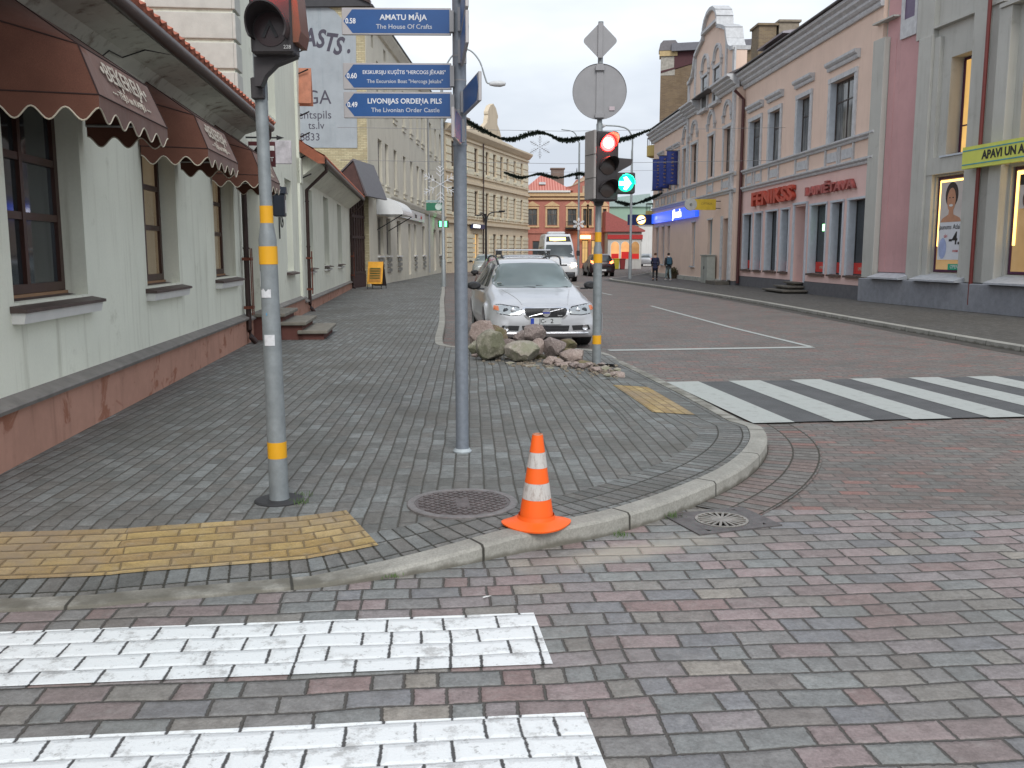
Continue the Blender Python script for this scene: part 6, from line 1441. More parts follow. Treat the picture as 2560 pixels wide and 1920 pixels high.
def loft(st,nv=5,du=.05):
    """car body surface. station: x, zb, zbelt, ztop, wsill, wmax, wbelt, wtop  (front at x=0)"""
    xs=[s[0] for s in st]
    def ev(x):
        for i in range(len(st)-1):
            if x<=xs[i+1]: break
        a,b_=st[i],st[i+1]; p0=st[max(i-1,0)]; p3=st[min(i+2,len(st)-1)]; h=b_[0]-a[0]; t=(x-a[0])/h; out=[x]
        for k in range(1,8):
            m1=(b_[k]-p0[k])/max(b_[0]-p0[0],1e-6)*h if i>0 else (b_[k]-a[k]); m2=(p3[k]-a[k])/max(p3[0]-a[0],1e-6)*h if i+2<len(st) else (b_[k]-a[k])
            # limit overshoot
            d=b_[k]-a[k]
            if m1*d<=0: m1=0
            else: m1=math.copysign(min(abs(m1),3*abs(d)),d)
            if m2*d<=0: m2=0
            else: m2=math.copysign(min(abs(m2),3*abs(d)),d)
            t2,t3=t*t,t*t*t; out.append((2*t3-3*t2+1)*a[k]+(t3-2*t2+t)*m1+(-2*t3+3*t2)*b_[k]+(t3-t2)*m2)
        return out
    X=[]
    for a,b_ in zip(xs,xs[1:]):
        n=max(2,int((b_-a)/du)); X+= [a+(b_-a)*j/n for j in range(n)]
    X.append(xs[-1]); return X,ev
def car(name,label,cat,loc,heading,st,wheels,wr,col,front=None,rear=None,side=None,extra=None,group=None,track=None,arch=1.12):
    """heading: rotation about z; local x runs from the nose (0) to the tail, local y to the car's left... built along +x"""
    t=thing(name,label,cat,loc,heading,group)
    X,ev=loft(st); rows=[]; b=MB()
    for x in X:
        _,zb,zbelt,zt,ws,wm,wb,wt=ev(x)
        zlow=zb
        for wx in wheels:
            R2=wr*arch
            if abs(x-wx)<R2: zlow=max(zlow,wr+math.sqrt(max(0,R2*R2-(x-wx)**2)))
        H=zbelt-zb
        ctrl=[(0,zlow if zlow==zb else zlow),(ws*.8,zlow),(ws,zlow+.03),(wm,zb+.45*H),(wb+.005,zbelt-.07),(wb-.03,zbelt),(wt+(wb-wt)*.12 if zt-zbelt>.3 else wt+(wb-wt)*.35,zt-(.13 if zt-zbelt>.3 else (zt-zbelt)*.5)),(wt*.85,zt-.02 if zt-zbelt>.3 else zt-(zt-zbelt)*.22),(wt*.45,zt-.004),(0,zt)]
        if zlow>zb: ctrl[3]=(wm+.012,max(ctrl[3][1],zlow+.05)); ctrl[2]=(wm-.0,zlow+.005); ctrl[1]=(ws*.7,zlow)
        ctrl[4]=(ctrl[4][0],max(ctrl[4][1],ctrl[3][1]+.02))
        pts=cr([Vector((y,z,0)) for y,z in ctrl],n=4); rows.append([(x,p.x,p.y) for p in pts])
    n=len(rows[0]); L=[[b.av(p) for p in r] for r in rows]; Rr=[[b.av((p[0],-p[1],p[2])) for p in r] for r in rows]
    for i in range(len(rows)-1):
        for j in range(n-1):
            b.af(L[i][j],L[i][j+1],L[i+1][j+1],L[i+1][j]); b.af(Rr[i][j],Rr[i+1][j],Rr[i+1][j+1],Rr[i][j+1])
    b.af(*(L[0]+list(reversed(Rr[0])))); b.af(*(L[-1]+list(reversed(Rr[-1]))))
    body=b.build('body',col,t,smooth=True,weld=True); 
    bm=bmesh.new(); bm.from_mesh(body.data); tree=BVHTree.FromBMesh(bm); bm.free()
    def patch(outline,mode,mat,nm,par=t,off=.006,res=.05,sides=(1,),smooth=True,thick=0):
        """outline in (y,z) for 'front'/'rear', (x,z) for 'side', (x,y) for 'top'; laid on the body"""
        res_objs=[]
        for sg in sides:
            ol=[Vector((p[0]*(sg if mode in('front','rear') else 1),p[1])) for p in outline]
            dens=[]
            for i in range(len(ol)):
                a,c=ol[i],ol[(i+1)%len(ol)]; k=max(1,int((c-a).length/res)); dens+=[a.lerp(c,j/k) for j in range(k)]
            xs=[p.x for p in ol]; ys=[p.y for p in ol]; ins=[]
            def inside(q):
                r=False; m=len(dens)
                for i in range(m):
                    a,c=dens[i],dens[i-1]
                    if (a.y>q.y)!=(c.y>q.y) and q.x<(c.x-a.x)*(q.y-a.y)/(c.y-a.y)+a.x: r=not r
                return r
            y=min(ys)+res*.5
            while y<max(ys):
                x=min(xs)+res*.5
                while x<max(xs):
                    q=Vector((x,y))
                    if inside(q) and min((q-d).length for d in dens)>res*.35: ins.append(q)
                    x+=res
                y+=res
            V=dens+ins; E=[(i,(i+1)%len(dens)) for i in range(len(dens))]
            vv,ee,ff,*_=geometry.delaunay_2d_cdt(V,E,[],1,1e-5)
            pb=MB(); miss=set()
            for q in vv:
                if mode=='front': o_,d_=Vector((-2,q.x,q.y)),Vector((1,0,0))
                elif mode=='rear': o_,d_=Vector((12,q.x,q.y)),Vector((-1,0,0))
                elif mode=='side': o_,d_=Vector((q.x,3*sg,q.y)),Vector((0,-sg,0))
                else: o_,d_=Vector((q.x,q.y,5)),Vector((0,0,-1))
                hit=tree.ray_cast(o_,d_); p=hit[0]
                if p is None: miss.add(len(pb.v)); p=o_+d_*2
                pb.av(p-d_*off)
            ok=[f for f in ff if not any(i in miss for i in f)]; par_={}
            def fd(i):
                while par_.setdefault(i,i)!=i: i=par_[i]
                return i
            for f in ok:
                for i in f[1:]: par_[fd(i)]=fd(f[0])
            cnt={}
            for f in ok: cnt[fd(f[0])]=cnt.get(fd(f[0]),0)+1
            best=max(cnt,key=cnt.get) if cnt else None
            for f in ok:
                if fd(f[0])==best: pb.af(*f)
            o=pb.build(nm,mat,par,smooth=smooth)
            if thick: m=o.modifiers.new('thickness','SOLIDIFY'); m.thickness=thick; m.offset=0
            res_objs.append(o)
        return res_objs
    def hit(mode,u,v,sg=1):
        if mode=='front': h=tree.ray_cast(Vector((-2,u,v)),Vector((1,0,0)))
        elif mode=='rear': h=tree.ray_cast(Vector((12,u,v)),Vector((-1,0,0)))
        elif mode=='top': h=tree.ray_cast(Vector((u,v,5)),Vector((0,0,-1)))
        else: h=tree.ray_cast(Vector((u,3*sg,v)),Vector((0,-sg,0)))
        return h[0]
    # wheels
    for wx in wheels:
        w_=ev(wx)[5]
        for sg in (-1,1):
            yo=sg*(w_-.01); yi=sg*(w_-.22)
            b=MB(); k=.5*wr
            prof=[(wr*.66,yi),(wr*.9,yi),(wr,yi+sg*.03),(wr,yo-sg*.03),(wr*.92,yo),(wr*.68,yo+sg*.004),(wr*.66,yo-sg*.02)]
            b.lathe(prof,28,'y',(wx,0,wr)); w=b.build('wheel',M_tyre,t,smooth=True)
            b=MB(); b.lathe([(wr*.68,yo-sg*.02),(wr*.66,yo-sg*.005),(wr*.6,yo-sg*.03),(.001,yo-sg*.07)],28,'y',(wx,0,wr))
            for j in range(5):
                b.T=Matrix.Translation((wx,0,wr))@Matrix.Rotation(2*PI*j/5,4,'Y'); y0,y1=sorted((yo-sg*.06,yo-sg*.012)); b.box(-.022,.022,y0,y1,.02,wr*.64)
            b.T=Matrix.Identity(4); b.build('rim',M_rim,w,smooth=True)
            b=MB(); y0,y1=sorted((yi-sg*.05,yi+sg*.02)); b.lathe([(.001,y0),(wr*1.1,y0),(wr*1.1,y1),(.001,y1)],20,'y',(wx,0,wr+.01))
            b.build('wheel_arch_liner',M_plas,t)
    return t,patch,hit,body
def mirror(t,x,y,z,mat,sg,hx=.1):
    b=MB(); b.T=Matrix.Translation((x,sg*y,z)); n=10
    b.box(-.05,.06,-.02 if sg>0 else -.12,.12 if sg>0 else .02,-.03,.0,.01)
    b.T=Matrix.Translation((x,sg*(y+.17),z+.045))@Matrix.Diagonal((.095,.13,.075,1)); 
    rings=[]
    for i in range(1,8):
        a=PI*i/8; r=math.sin(a)**.6; rings.append([b.av((-math.cos(a)*(1.0),r*math.cos(2*PI*j/12),r*math.sin(2*PI*j/12))) for j in range(12)])
    for a_,c_ in zip(rings,rings[1:]):
        for j in range(12): b.af(a_[j],a_[(j+1)%12],c_[(j+1)%12],c_[j])
    b.af(*reversed(rings[0])); b.af(*rings[-1]); b.build('wing_mirror',mat,t,smooth=True)
# stations: x, zb, zbelt, ztop, wsill, wmax, wbelt, wtop
V70=[(0,.30,.56,.66,.62,.70,.62,.40),(.04,.24,.60,.72,.74,.80,.74,.46),(.14,.20,.66,.78,.82,.88,.82,.52),(.4,.19,.74,.86,.86,.92,.87,.60),(.8,.19,.81,.93,.87,.93,.88,.66),(1.25,.2,.88,1.01,.87,.93,.88,.68),(1.55,.2,.91,1.16,.87,.93,.88,.665),(1.95,.2,.93,1.40,.87,.93,.88,.62),(2.25,.2,.94,1.475,.87,.93,.88,.60),(2.9,.2,.95,1.50,.87,.93,.88,.60),(3.7,.2,.96,1.48,.87,.93,.88,.59),(4.3,.21,.97,1.43,.86,.92,.87,.57),(4.55,.22,.97,1.30,.85,.91,.86,.56),(4.74,.25,.96,1.06,.82,.89,.84,.62),(4.81,.3,.9,.97,.78,.86,.8,.6),(4.83,.36,.8,.86,.74,.8,.74,.55)]
HEAD=math.atan2(1,-.12)
silver=paint('silver_car_paint',(.57,.58,.60),.3,.28)
def silver_estate():
    t,patch,hit,body=car('parked_car','silver estate car with a slatted oval badge grille parked behind the rocks','car',(.56,15.25,0),HEAD,V70,(.93,3.75),.325,silver)
    # In the car frame the nose faces -x; y>0 is the kerb side as seen from the front-left
    patch([(-.66,1.37),(-.5,1.415),(0,1.43),(.5,1.415),(.66,1.37),(.735,1.05),(.68,1.0),(.4,.995),(0,.995),(-.4,.995),(-.68,1.0),(-.735,1.05)],'front',G_wind,'windscreen',off=.016,res=.04)
    # dark scuttle and wipers
    b=MB()
    for y0,y1 in ((-.6,-.02),(.0,.62)):
        p0,p1=hit('front',y0,1.0),hit('front',y1,1.03)
        if p0 and p1: b.tube([p0-Vector((.02,0,0)),p1-Vector((.02,0,0))],.009,5)
    b.build('wipers',M_plas,t)
    # side glass
    for out,nm in (([(1.75,1.0),(2.2,1.38),(2.62,1.42),(2.62,1.0)],'side_window'),([(2.68,1.0),(2.68,1.42),(3.45,1.41),(3.5,1.01)],'side_window'),([(3.57,1.01),(3.53,1.40),(4.15,1.36),(4.45,1.03)],'side_window')):
        patch(out,'side',G_car,nm,off=.006,sides=(1,-1))
    for x in (1.62,2.65,3.53):
        patch([(x-.004,.3),(x-.004,.98),(x+.004,.98),(x+.004,.3)],'side',M_plas,'door_gap',off=.003,sides=(1,-1))
    for x in (2.35,3.25): patch([(x,.86),(x+.2,.86),(x+.2,.9),(x,.9)],'side',silver,'door_handle',off=.03,sides=(1,-1))
    # grille
    gr=[(-.34,.70),(-.36,.665),(-.33,.585),(-.28,.545),(.28,.545),(.33,.585),(.36,.665),(.34,.70)]
    fr=patch([(x*1.1,.625+(z-.625)*1.28) for x,z in gr],'front',M_chr,'grille_frame',off=.012,res=.04)[0]
    g=patch(gr,'front',M_plas,'grille',off=.02,res=.03)[0]
    b=MB()
    for i in range(12):
        y=-.3+i*.055; p=hit('front',y,.62); b.box(p.x-.03,p.x-.024,y-.003,y+.003,.56,.69)
    b.build('slats',plain('dark_slats',(.05,.05,.055),.4),g)
    p0,p1=hit('front',-.29,.56),hit('front',.29,.69)
    b=MB(); b.tube([(p0.x-.04,.29,.56),(-.045+hit('front',0,.62).x,0,.625),(p1.x-.04,-.29,.69)],.011,6); b.build('diagonal_bar',M_chr,g)
    px=hit('front',0,.625).x-.05
    b=MB(); b.lathe([(.052,px-.012),(.066,px-.012),(.066,px+.01),(.052,px+.01)],28,'x',(0,0,.625)); b.build('emblem_ring',M_chr,g)
    b=MB(); b.T=Matrix.Translation((px-.006,-.045,.675))@Matrix.Rotation(R(40),4,'X'); b.prism([(-.0,.035),(-.028,-.01),(.028,-.01)],'x',-.006,.004); b.build('emblem_arrow',M_chr,g)
    b=MB(); b.lathe([(.001,px-.003),(.05,px-.003),(.05,px+.006),(.001,px+.006)],24,'x',(0,0,.625)); b.build('emblem_disc',plain('silver_disc',(.4,.42,.48),.3,.5),g)
    b=MB(); b.box(px-.014,px-.0031,-.058,.058,.612,.638); b.build('emblem_band',plain('emblem_blue',(.03,.05,.35),.3),g)
    b=MB(); b.box(px-.0,px+.01,-.27,-.19,.57,.585); b.build('model_badge',M_chr,g)
    # headlights wrap round the corner
    for sg in (1,-1):
        o=[(sg*y,z) for y,z in ((.42,.60),(.40,.665),(.46,.71),(.72,.745),(.83,.74),(.85,.66),(.8,.62),(.6,.59))]
        patch([(sg*(y*1.0)+sg*.0,z) for y,z in ((.405,.59),(.385,.67),(.45,.725),(.72,.76),(.845,.75),(.865,.655),(.8,.605),(.6,.577))],'front',M_plas,'headlight_surround',off=.004,res=.05)
        hl=patch(o,'front',M_head,'headlight',off=.012,res=.04)[0]
        for yy,r in ((.54,.042),(.66,.045)):
            p=hit('front',sg*yy,.66); b=MB(); b.lathe([(.001,p.x-.022),(r*.6,p.x-.02),(r,p.x-.014),(r,p.x-.005)],16,'x',(0,sg*yy,.662)); b.build('lamp_reflector',M_chr if yy<.6 else plain('lamp_dark',(.08,.09,.1),.1,.6),hl,smooth=True)
        patch([(sg*y,z) for y,z in ((.77,.66),(.765,.73),(.835,.735),(.85,.67))],'front',plain('amber_indicator',(.6,.16,.05),.3),'indicator',off=.018,res=.03)
        # fog lamps and lower openings
        patch([(sg*y,z) for y,z in ((.46,.33),(.44,.41),(.72,.42),(.76,.34))],'front',M_plas,'lower_opening',off=.008,res=.04)
        p=hit('front',sg*.66,.375); b=MB(); b.lathe([(.03,p.x-.03),(.045,p.x-.035),(.045,p.x)],18,'x',(0,sg*.66,.378)); b.lathe([(.001,p.x-.022),(.034,p.x-.02),(.034,p.x)],18,'x',(0,sg*.66,.378)); b.build('fog_lamp',M_chr,t,smooth=True)
        patch([(sg*y,z) for y,z in ((.38,.80),(.40,.52),(.415,.52),(.395,.80))],'front',plain('panel_gap',(.12,.12,.13),.6),'bonnet_line',off=.003,res=.04) if False else None
    patch([(-.38,.315),(-.40,.41),(.40,.41),(.38,.315)],'front',M_plas,'lower_grille',off=.008,res=.05)
    b=MB()
    for z in (.335,.36,.385): p=hit('front',0,z); b.box(p.x-.016,p.x-.01,-.37,.37,z-.004,z+.004)
    b.build('lower_bars',plain('dark_slats',(.05,.05,.055),.4),t)
    b=MB()
    pts=[]; 
    for i in range(17):
        y=-.72+1.44*i/16; p=hit('front',y,.285); pts.append((p.x-.012,y,.28))
    b.tube(pts,.016,6); b.build('bumper_lip',M_chr,t,smooth=True)
    # number plate
    p=hit('front',0,.48); b=MB(); b.box(p.x-.03,p.x-.015,-.26,.26,.43,.54,.003); pl=b.build('number_plate',plain('plate_white',(.6,.62,.62),.4,var=.03),t)
    b=MB(); b.box(p.x-.032,p.x-.0301,.2,.256,.434,.536); b.build('blue_band',plain('plate_blue',(.02,.06,.4),.4),pl)
    M=Matrix.Translation((p.x-.0315,.055,.485))@Matrix.Rotation(-PI/2,4,'Z')@Matrix.Rotation(PI/2,4,'X')
    text('JC-',.1,M_blk,pl,M,bold=.001,sx=.9); M=Matrix.Translation((p.x-.0315,-.1,.485))@Matrix.Rotation(-PI/2,4,'Z')@Matrix.Rotation(PI/2,4,'X'); text('2',.1,M_blk,pl,M,bold=.001)
    # bonnet creases
    for sg in (1,-1):
        b=MB(); pts=[]
        for i in range(12):
            x=.12+i*.095; y=sg*(.38+.22*(i/11)); p=hit('top',x,y); 
            if p: pts.append(p+Vector((0,0,.0)))
        b.tube(pts,.009,6); b.build('bonnet_crease',silver,t,smooth=True)
        # roof rails
        b=MB(); pts=cr([(1.98,sg*.585,1.40),(2.15,sg*.60,1.50),(2.5,sg*.60,1.545),(3.4,sg*.59,1.545),(4.0,sg*.575,1.50),(4.2,sg*.56,1.44)],n=5); b.tube(pts,.017,6); b.build('roof_rail',M_plas,t,smooth=True)
        mirror(t,1.55,.9,.98,M_plas,sg)
    # tax disc, dark rubber round glass
    p=hit('front',.62,1.06); b=MB(); b.T=Matrix.Translation((p.x-.012,.62,1.06))@Matrix.Rotation(R(-55),4,'Y'); b.box(-.0,.002,-.04,.04,-.04,.04); b.build('windscreen_sticker',M_white,t)
    patch([(.2,1.35),(.05,1.39),(-.05,1.39),(-.2,1.35),(-.08,1.31),(.08,1.31)],'front',M_plas,'sensor_housing',off=.012,res=.05)
silver_estate()
def simple_front(t,patch,hit,ws,side,lights,grille,zl=None,lowg=None):
    patch(ws,'front',G_wind,'windscreen',res=.08)
    for s in side: patch(s,'side',G_car,'side_window',sides=(1,-1),res=.1)
    for sg in (1,-1): patch([(sg*y,z) for y,z in lights],'front',M_head,'headlight',off=.012,res=.06)
    patch(grille,'front',M_plas,'grille',off=.012,res=.06)
    if lowg: patch(lowg,'front',M_plas,'lower_grille',off=.01,res=.06)
def dark_estate():
    dk=paint('dark_grey_car_paint',(.06,.065,.08),.4,.3)
    st=[tuple([s[0],s[1]]+[s[2]*1.02,s[3]*1.045]+list(s[4:])) for s in V70]
    t,patch,hit,_=car('parked_car','dark grey estate car with silver roof bars parked behind the silver one','car',(.55,21.6,0),math.atan2(1,-.1),st,(.93,3.75),.33,dk)
    simple_front(t,patch,hit,[(-.6,1.44),(0,1.48),(.6,1.44),(.70,1.07),(.4,1.05),(-.4,1.05),(-.70,1.07)],[[(1.75,1.04),(2.2,1.42),(3.4,1.45),(3.45,1.04)]],[(.45,.62),(.44,.7),(.82,.75),(.84,.66)],[(-.35,.55),(-.38,.7),(.38,.7),(.35,.55)])
    for sg in (1,-1):
        b=MB(); b.tube(cr([(2.0,sg*.6,1.47),(2.3,sg*.61,1.58),(3.8,sg*.6,1.57),(4.1,sg*.58,1.5)],n=4),.02,6); b.build('roof_rail',M_plas,t); mirror(t,1.55,.9,1.0,M_plas,sg)
    for x in (2.35,3.3):
        b=MB(); b.box(x-.035,x+.035,-.68,.68,1.665,1.70,.006); rb=b.build('roof_bar',M_chr,t)
        b=MB()
        for sg in (1,-1): b.box(x-.04,x+.04,sg*.62-.04,sg*.62+.04,1.56,1.664)
        b.build('bar_foot',M_plas,rb)
dark_estate()
def red_hatch():
    rd=paint('dark_red_car_paint',(.18,.012,.02),.3,.3)
    st=[(x*.9,zb,z1*.98,z2*.98,a,b_,c,d) for (x,zb,z1,z2,a,b_,c,d) in V70]
    t,patch,hit,_=car('parked_car','dark red car mostly hidden, just its corner showing left of the silver estate','car',(.02,28.2,0),math.atan2(1,-.1),st,(.86,3.3),.32,rd)
    simple_front(t,patch,hit,[(-.6,1.34),(0,1.38),(.6,1.34),(.7,1.02),(-.7,1.02)],[[(1.6,1.0),(2.0,1.34),(3.1,1.38),(3.2,1.0)]],[(.45,.6),(.44,.68),(.82,.73),(.84,.64)],[(-.35,.55),(-.38,.66),(.38,.66),(.35,.55)])
    for sg in (1,-1): mirror(t,1.42,.9,.96,M_plas,sg)
red_hatch()
def light_hatch():
    lt=paint('pale_silver_car_paint',(.45,.48,.46),.4,.3)
    st=[(x*.84,zb,z1*1.0,z2*1.03,a*.92,b_*.92,c*.92,d*.92) for (x,zb,z1,z2,a,b_,c,d) in V70]
    t,patch,hit,_=car('parked_car','small pale hatchback parked far along the left kerb','car',(-1.95,66,0),math.atan2(1,-.03),st,(.8,3.1),.32,lt)
    simple_front(t,patch,hit,[(-.55,1.4),(0,1.45),(.55,1.4),(.64,1.06),(-.64,1.06)],[[(1.5,1.02),(1.9,1.38),(2.9,1.42),(3.0,1.02)]],[(.4,.6),(.39,.72),(.76,.78),(.78,.66)],[(-.3,.5),(-.33,.62),(.33,.62),(.3,.5)])
    for sg in (1,-1): mirror(t,1.33,.83,.98,M_plas,sg)
light_hatch()
VAN=[(0,.38,.8,.95,.78,.86,.8,.5),(.05,.3,.85,1.05,.88,.94,.88,.6),(.25,.28,.98,1.2,.92,.98,.94,.7),(.7,.28,1.15,1.38,.94,1.0,.96,.76),(1.0,.28,1.25,1.5,.95,1.0,.97,.8),(1.5,.28,1.3,2.1,.95,1.0,.97,.82),(1.85,.28,1.32,2.42,.95,1.0,.97,.78),(2.2,.28,1.32,2.66,.95,1.0,.97,.74),(2.7,.28,1.32,2.72,.95,1.0,.97,.76),(5.4,.3,1.32,2.72,.95,1.0,.97,.76),(5.9,.35,1.32,2.66,.94,.99,.96,.75),(5.98,.4,1.3,2.5,.92,.97,.94,.74)]
def van():
    wh=paint('white_van_paint',(.62,.64,.66),.0,.35)
    t,patch,hit,_=car('minibus','white high roofed minibus driving towards us with a lit route display and headlights','minibus',(2.75,52,0),math.atan2(1,-.04),VAN,(1.0,4.7),.36,wh)
    patch([(-.72,2.08),(.72,2.08),(.86,1.42),(.8,1.36),(-.8,1.36),(-.86,1.42)],'front',G_car,'windscreen',res=.1)
    patch([(-.66,2.56),(.66,2.56),(.72,2.26),(-.72,2.26)],'front',M_plas,'display_box',off=.012,res=.1)
    L_=emis('amber_display_light',(1,.62,.12),5); patch([(-.42,2.50),(.5,2.50),(.5,2.33),(.2,2.31),(-.42,2.35)],'front',L_,'route_display',off=.03,res=.08)
    patch([(-.35,.98),(.35,.98),(.33,.9),(-.33,.9)],'front',M_plas,'grille',off=.012,res=.08)
    HL=emis('headlight_beam_lamp',(1,.8,.5),22)
    for sg in (1,-1):
        patch([(sg*.58,.86),(sg*.6,1.02),(sg*.86,1.06),(sg*.88,.88)],'front',HL,'headlight',off=.02,res=.06)
        b=MB(); b.box(1.25,1.35,sg*1.02-.02 if sg>0 else -1.2,1.2 if sg>0 else -1.0,1.45,1.75,.02); b.build('wing_mirror',M_plas,t)
        patch([(1.5,1.4),(1.75,2.0),(2.2,2.0),(2.2,1.4)],'side',G_car,'side_window',sides=(sg,),res=.1)
    patch([(2.35,1.4),(2.35,2.0),(5.5,2.0),(5.5,1.4)],'side',G_car,'side_window',sides=(1,-1),res=.15)
    patch([(-.8,.32),(-.8,.55),(.8,.55),(.8,.32)],'front',M_plas,'bumper',off=.01,res=.1)
    b=MB(); b.box(3.0,4.2,-.5,.5,2.72,2.86,.04); b.build('roof_unit',plain('white_roof_unit',(.6,.62,.62),.5),t)
van()
SUV=[(0,.35,.8,.9,.7,.82,.78,.5),(.06,.28,.88,1.0,.8,.88,.84,.6),(.3,.26,.95,1.35,.84,.9,.87,.58),(.55,.26,.98,1.5,.85,.92,.88,.6),(.9,.25,.98,1.56,.86,.92,.88,.6),(2.4,.25,.96,1.56,.86,.92,.88,.6),(2.9,.25,.95,1.3,.86,.92,.88,.62),(3.2,.25,.93,1.06,.86,.92,.88,.66),(4.0,.25,.85,.95,.84,.9,.86,.6),(4.3,.35,.7,.8,.74,.8,.74,.5)]
def away_car():
    dk=paint('black_cherry_car_paint',(.03,.012,.015),.3,.3)
    # built tail first: local x=0 is the tail, so it drives away
    t,patch,hit,_=car('moving_car','dark hatchback driving away in the middle of the street with its red tail lights lit','car',(6.25,64,0),math.atan2(1,-.05),SUV,(.8,3.4),.34,dk)
    patch([(-.56,1.45),(.56,1.45),(.74,1.08),(-.74,1.08)],'front',G_car,'rear_window',res=.08)
    TL=emis('red_tail_light',(1,.12,.03),9,(.3,0,0))
    for sg in (1,-1): patch([(sg*.5,.92),(sg*.52,1.0),(sg*.82,1.13),(sg*.84,1.0),(sg*.62,.88)],'front',TL,'tail_light',off=.02,res=.05)
    b=MB(); b.box(-.03,-.0,-.26,.26,.38,.5); b.build('number_plate',M_white,t)
    patch([(-.6,.4),(-.62,.62),(.62,.62),(.6,.4)],'front',M_plas,'bumper',off=.006,res=.1)
away_car()
def far_car():
    lt=paint('silver_grey_car_paint',(.42,.44,.46),.4,.3)
    t,patch,hit,_=car('parked_car','silver hatchback standing in the far side street beside the white house','car',(16.1,112,0),math.atan2(1,.25),SUV,(.8,3.4),.34,lt)
    patch([(-.56,1.45),(.56,1.45),(.74,1.08),(-.74,1.08)],'front',G_car,'rear_window',res=.1)
    for sg in (1,-1): patch([(sg*.6,.85),(sg*.6,1.0),(sg*.82,1.05),(sg*.84,.88)],'front',plain('dull_red_lens',(.3,.03,.03),.3),'tail_light',off=.02,res=.06)
    patch([(1.0,1.02),(1.0,1.4),(2.4,1.4),(2.8,1.02)],'side',G_car,'side_window',sides=(1,-1),res=.15)
far_car()
# bins by the far shop
for x,m,l in ((9.6,plain('bin_green',(.1,.25,.04),.6),'green wheeled bin on the far pavement before the red roofed shop'),(10.35,plain('bin_yellow',(.45,.38,.03),.6),'yellow wheeled bin beside the green one on the far pavement'),(10.95,plain('bin_red',(.25,.03,.03),.6),'small dark red bin, last of the far bins')):
    t=thing('recycling_bin',l,'bin',(x,92,0),group='bins by the red roofed shop')
    b=MB(); b.prism([(-.2,.05),(.2,.05),(.27,1.0),(-.27,1.0)],'y',-.3,.3); b.build('body',m,t); b=MB(); b.box(-.3,.3,-.34,.32,1.0,1.08,.02); b.build('lid',m,t)
    b=MB(); b.tube([(-.22,.25,.1),(.22,.25,.1)],.09,10); b.build('wheel',M_tyre,t)
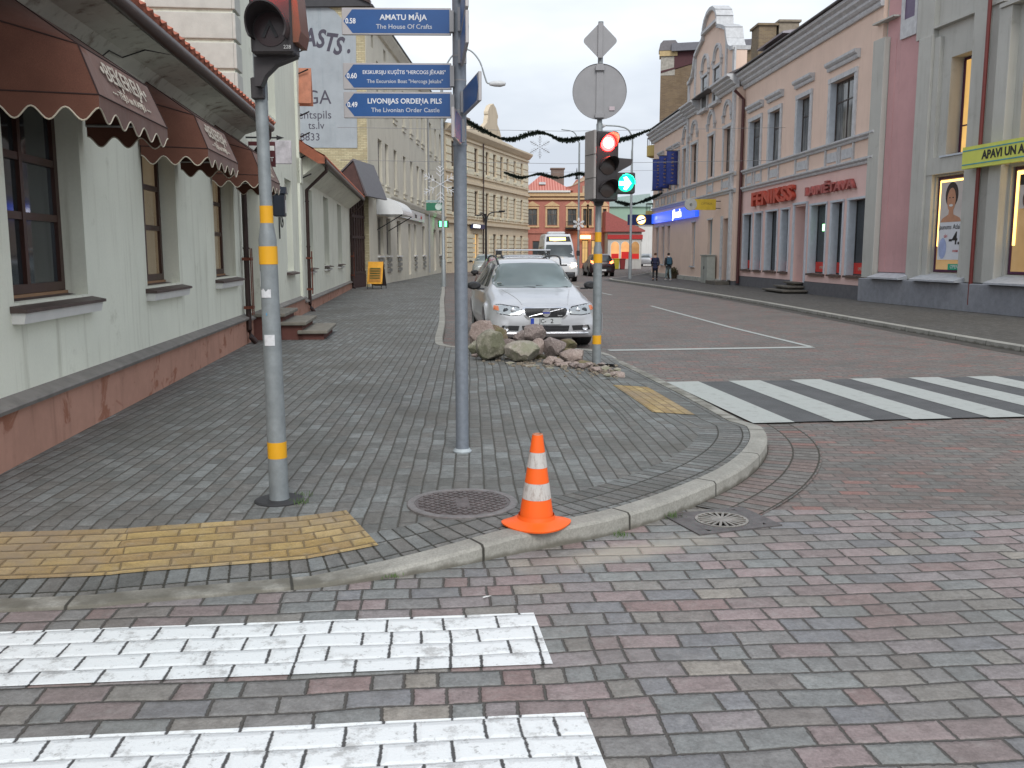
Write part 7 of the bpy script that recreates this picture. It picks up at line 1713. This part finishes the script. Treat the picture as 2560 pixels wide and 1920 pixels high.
# ---- people walking
def skin(verts,edges,radii,name,mat,parent,sub=2,root=0):
    me=bpy.data.meshes.new(name); me.from_pydata(verts,edges,[]); o=bpy.data.objects.new(name,me); COL.objects.link(o)
    m=o.modifiers.new('skin','SKIN'); m.use_smooth_shade=True
    for i,r in enumerate(radii):
        me.skin_vertices[0].data[i].radius=(r,r) if not isinstance(r,tuple) else r
    me.skin_vertices[0].data[root].use_root=True
    s=o.modifiers.new('sub','SUBSURF'); s.levels=sub; s.render_levels=sub
    bpy.context.view_layer.update(); dg=bpy.context.evaluated_depsgraph_get(); nm=bpy.data.meshes.new_from_object(o.evaluated_get(dg)); bpy.data.objects.remove(o)
    nm.materials.clear(); nm.materials.append(mat); nm.name=name; n=bpy.data.objects.new(name,nm); COL.objects.link(n); n.parent=parent; return n
def person(label,loc,rz,coat,trou,shoe,hair,ph=1,pack=None,hoodc=None,H=1.6,longcoat=False):
    t=thing('person',label,'person',loc,rz,None); k=H/1.75; t.scale=(k,k,k)
    sk=plain('skin',(.45,.27,.2),.6)
    # walking away from the viewer: local +y forward
    st=.2*ph
    V=[(0,0,.95),(0,.0,1.1),(0,.02,1.25),(0,.03,1.42),(0,.03,1.52),(0,.04,1.62),(0,.05,1.72),
       (.09,0,.9),(.1,.08+st*.6,.5),(.1,st*1.3-.02,.1),(.1,st*1.3+.14,.035),
       (-.09,0,.9),(-.1,.03-st*.2,.5),(-.1,-st*1.4,.13),(-.1,-st*1.4+.1,.035),
       (.17,.02,1.4),(.24,-.06*ph,1.14),(.22,.05-.1*ph,.92),(.22,.08-.12*ph,.82),
       (-.17,.02,1.4),(-.24,.02+.06*ph,1.14),(-.21,.14+.1*ph,.95),(-.2,.2+.1*ph,.88)]
    E=[(0,1),(1,2),(2,3),(3,4),(4,5),(5,6),(0,7),(7,8),(8,9),(9,10),(0,11),(11,12),(12,13),(13,14),(3,15),(15,16),(16,17),(17,18),(3,19),(19,20),(20,21),(21,22)]
    Rr=[.13,.125,.135,.1,.05,.085,.075,.085,.06,.045,.035,.085,.06,.045,.035,.06,.042,.032,.03,.06,.042,.032,.03]
    skin(V,E,Rr,'body',sk,t)
    # fingers
    b=MB()
    for sx,(hx,hy,hz) in ((1,V[18]),(-1,V[22])):
        for i in range(4): b.tube([(hx,hy-.02+i*.018,hz-.01),(hx,hy-.02+i*.02,hz-.06),(hx-sx*.012,hy-.01+i*.02,hz-.09+abs(i-1.5)*.01)],[.009,.008,.006],6)
        b.tube([(hx-sx*.01,hy+.04,hz+.01),(hx-sx*.03,hy+.06,hz-.04)],[.01,.007],6)
    b.build('fingers',sk,t,smooth=True)
    # coat and trousers follow the body
    CV=[V[0],V[1],V[2],V[3],V[15],V[16],V[17],V[19],V[20],V[21],(0,-.01,.8 if longcoat else .88),(0,.02,1.47)]
    if longcoat: CV.append((0,-.01,.62))
    CE=[(0,1),(1,2),(2,3),(3,4),(4,5),(5,6),(3,7),(7,8),(8,9),(0,10),(3,11)]+([(10,12)] if longcoat else [])
    skin(CV,CE,[.165,.16,.17,.13,.08,.06,.048,.08,.06,.048,.175,.07]+([.2] if longcoat else []),'coat',coat,t)
    TV=[V[0],V[7],V[8],V[9],V[11],V[12],V[13]]; skin(TV,[(0,1),(1,2),(2,3),(0,4),(4,5),(5,6)],[.14,.1,.075,.058,.1,.075,.058],'trousers',trou,t)
    b=MB()
    for i in (10,14):
        x,y,z=V[i]; b.T=Matrix.Translation((x,y-.06,0)); b.box(-.05,.05,-.12,.14,z-.035,z+.06,.02)
    b.T=Matrix.Identity(4); b.build('shoes',shoe,t)
    hv=[(0,.015,1.64),(0,.02,1.74)]; skin([(0,.0,1.6),(0,.02,1.7),(0,.03,1.76)],[(0,1),(1,2)],[.095,.1,.07],'hair',hair,t)
    # face on the far side: eyes, nose, mouth, ears
    b=MB(); b.lathe([(.001,.0),(.012,.01),(.001,.03)],8,'y',(0,.12,1.65)); 
    for s in (-1,1): b.lathe([(.001,-.01),(.02,0),(.001,.01)],8,'x',(s*.088,.04,1.65))
    b.build('face',sk,t)
    if hoodc: skin([(0,-.05,1.48),(0,-.07,1.55)],[(0,1)],[.11,.09],'hood',hoodc,t)
    if pack:
        b=MB(); b.box(-.15,.15,-.3,-.13,1.02,1.45,.04); b.build('backpack',pack,t)
        b=MB(); b.tube([(.1,-.15,1.42),(.1,.0,1.53),(.11,.15,1.4)],.015,5); b.tube([(-.1,-.15,1.42),(-.1,.0,1.53),(-.11,.15,1.4)],.015,5); b.build('strap',pack,t)
    return t
navy=plain('navy_coat_cloth',(.015,.018,.05),.9); blackc=plain('black_cloth',(.018,.017,.02),.9); jeans=plain('pale_jeans',(.25,.32,.34),.9); 
person('person walking away in a long navy coat and dark trousers, left one of the pair',(7.95,51.5,WZ-.006),R(-12),navy,blackc,blackc,plain('brown_hair',(.09,.045,.025),.9),1,None,None,1.52,True)
person('person walking away in dark jacket and pale jeans with a blue backpack',(8.72,51.7,WZ-.006),R(4),plain('charcoal_cloth',(.03,.03,.035),.9),jeans,plain('pale_shoes',(.4,.4,.4),.8),plain('dark_hair',(.02,.015,.012),.9),-1,plain('teal_backpack_cloth',(.03,.09,.14),.8),plain('white_hood_cloth',(.6,.6,.58),.9),1.52)
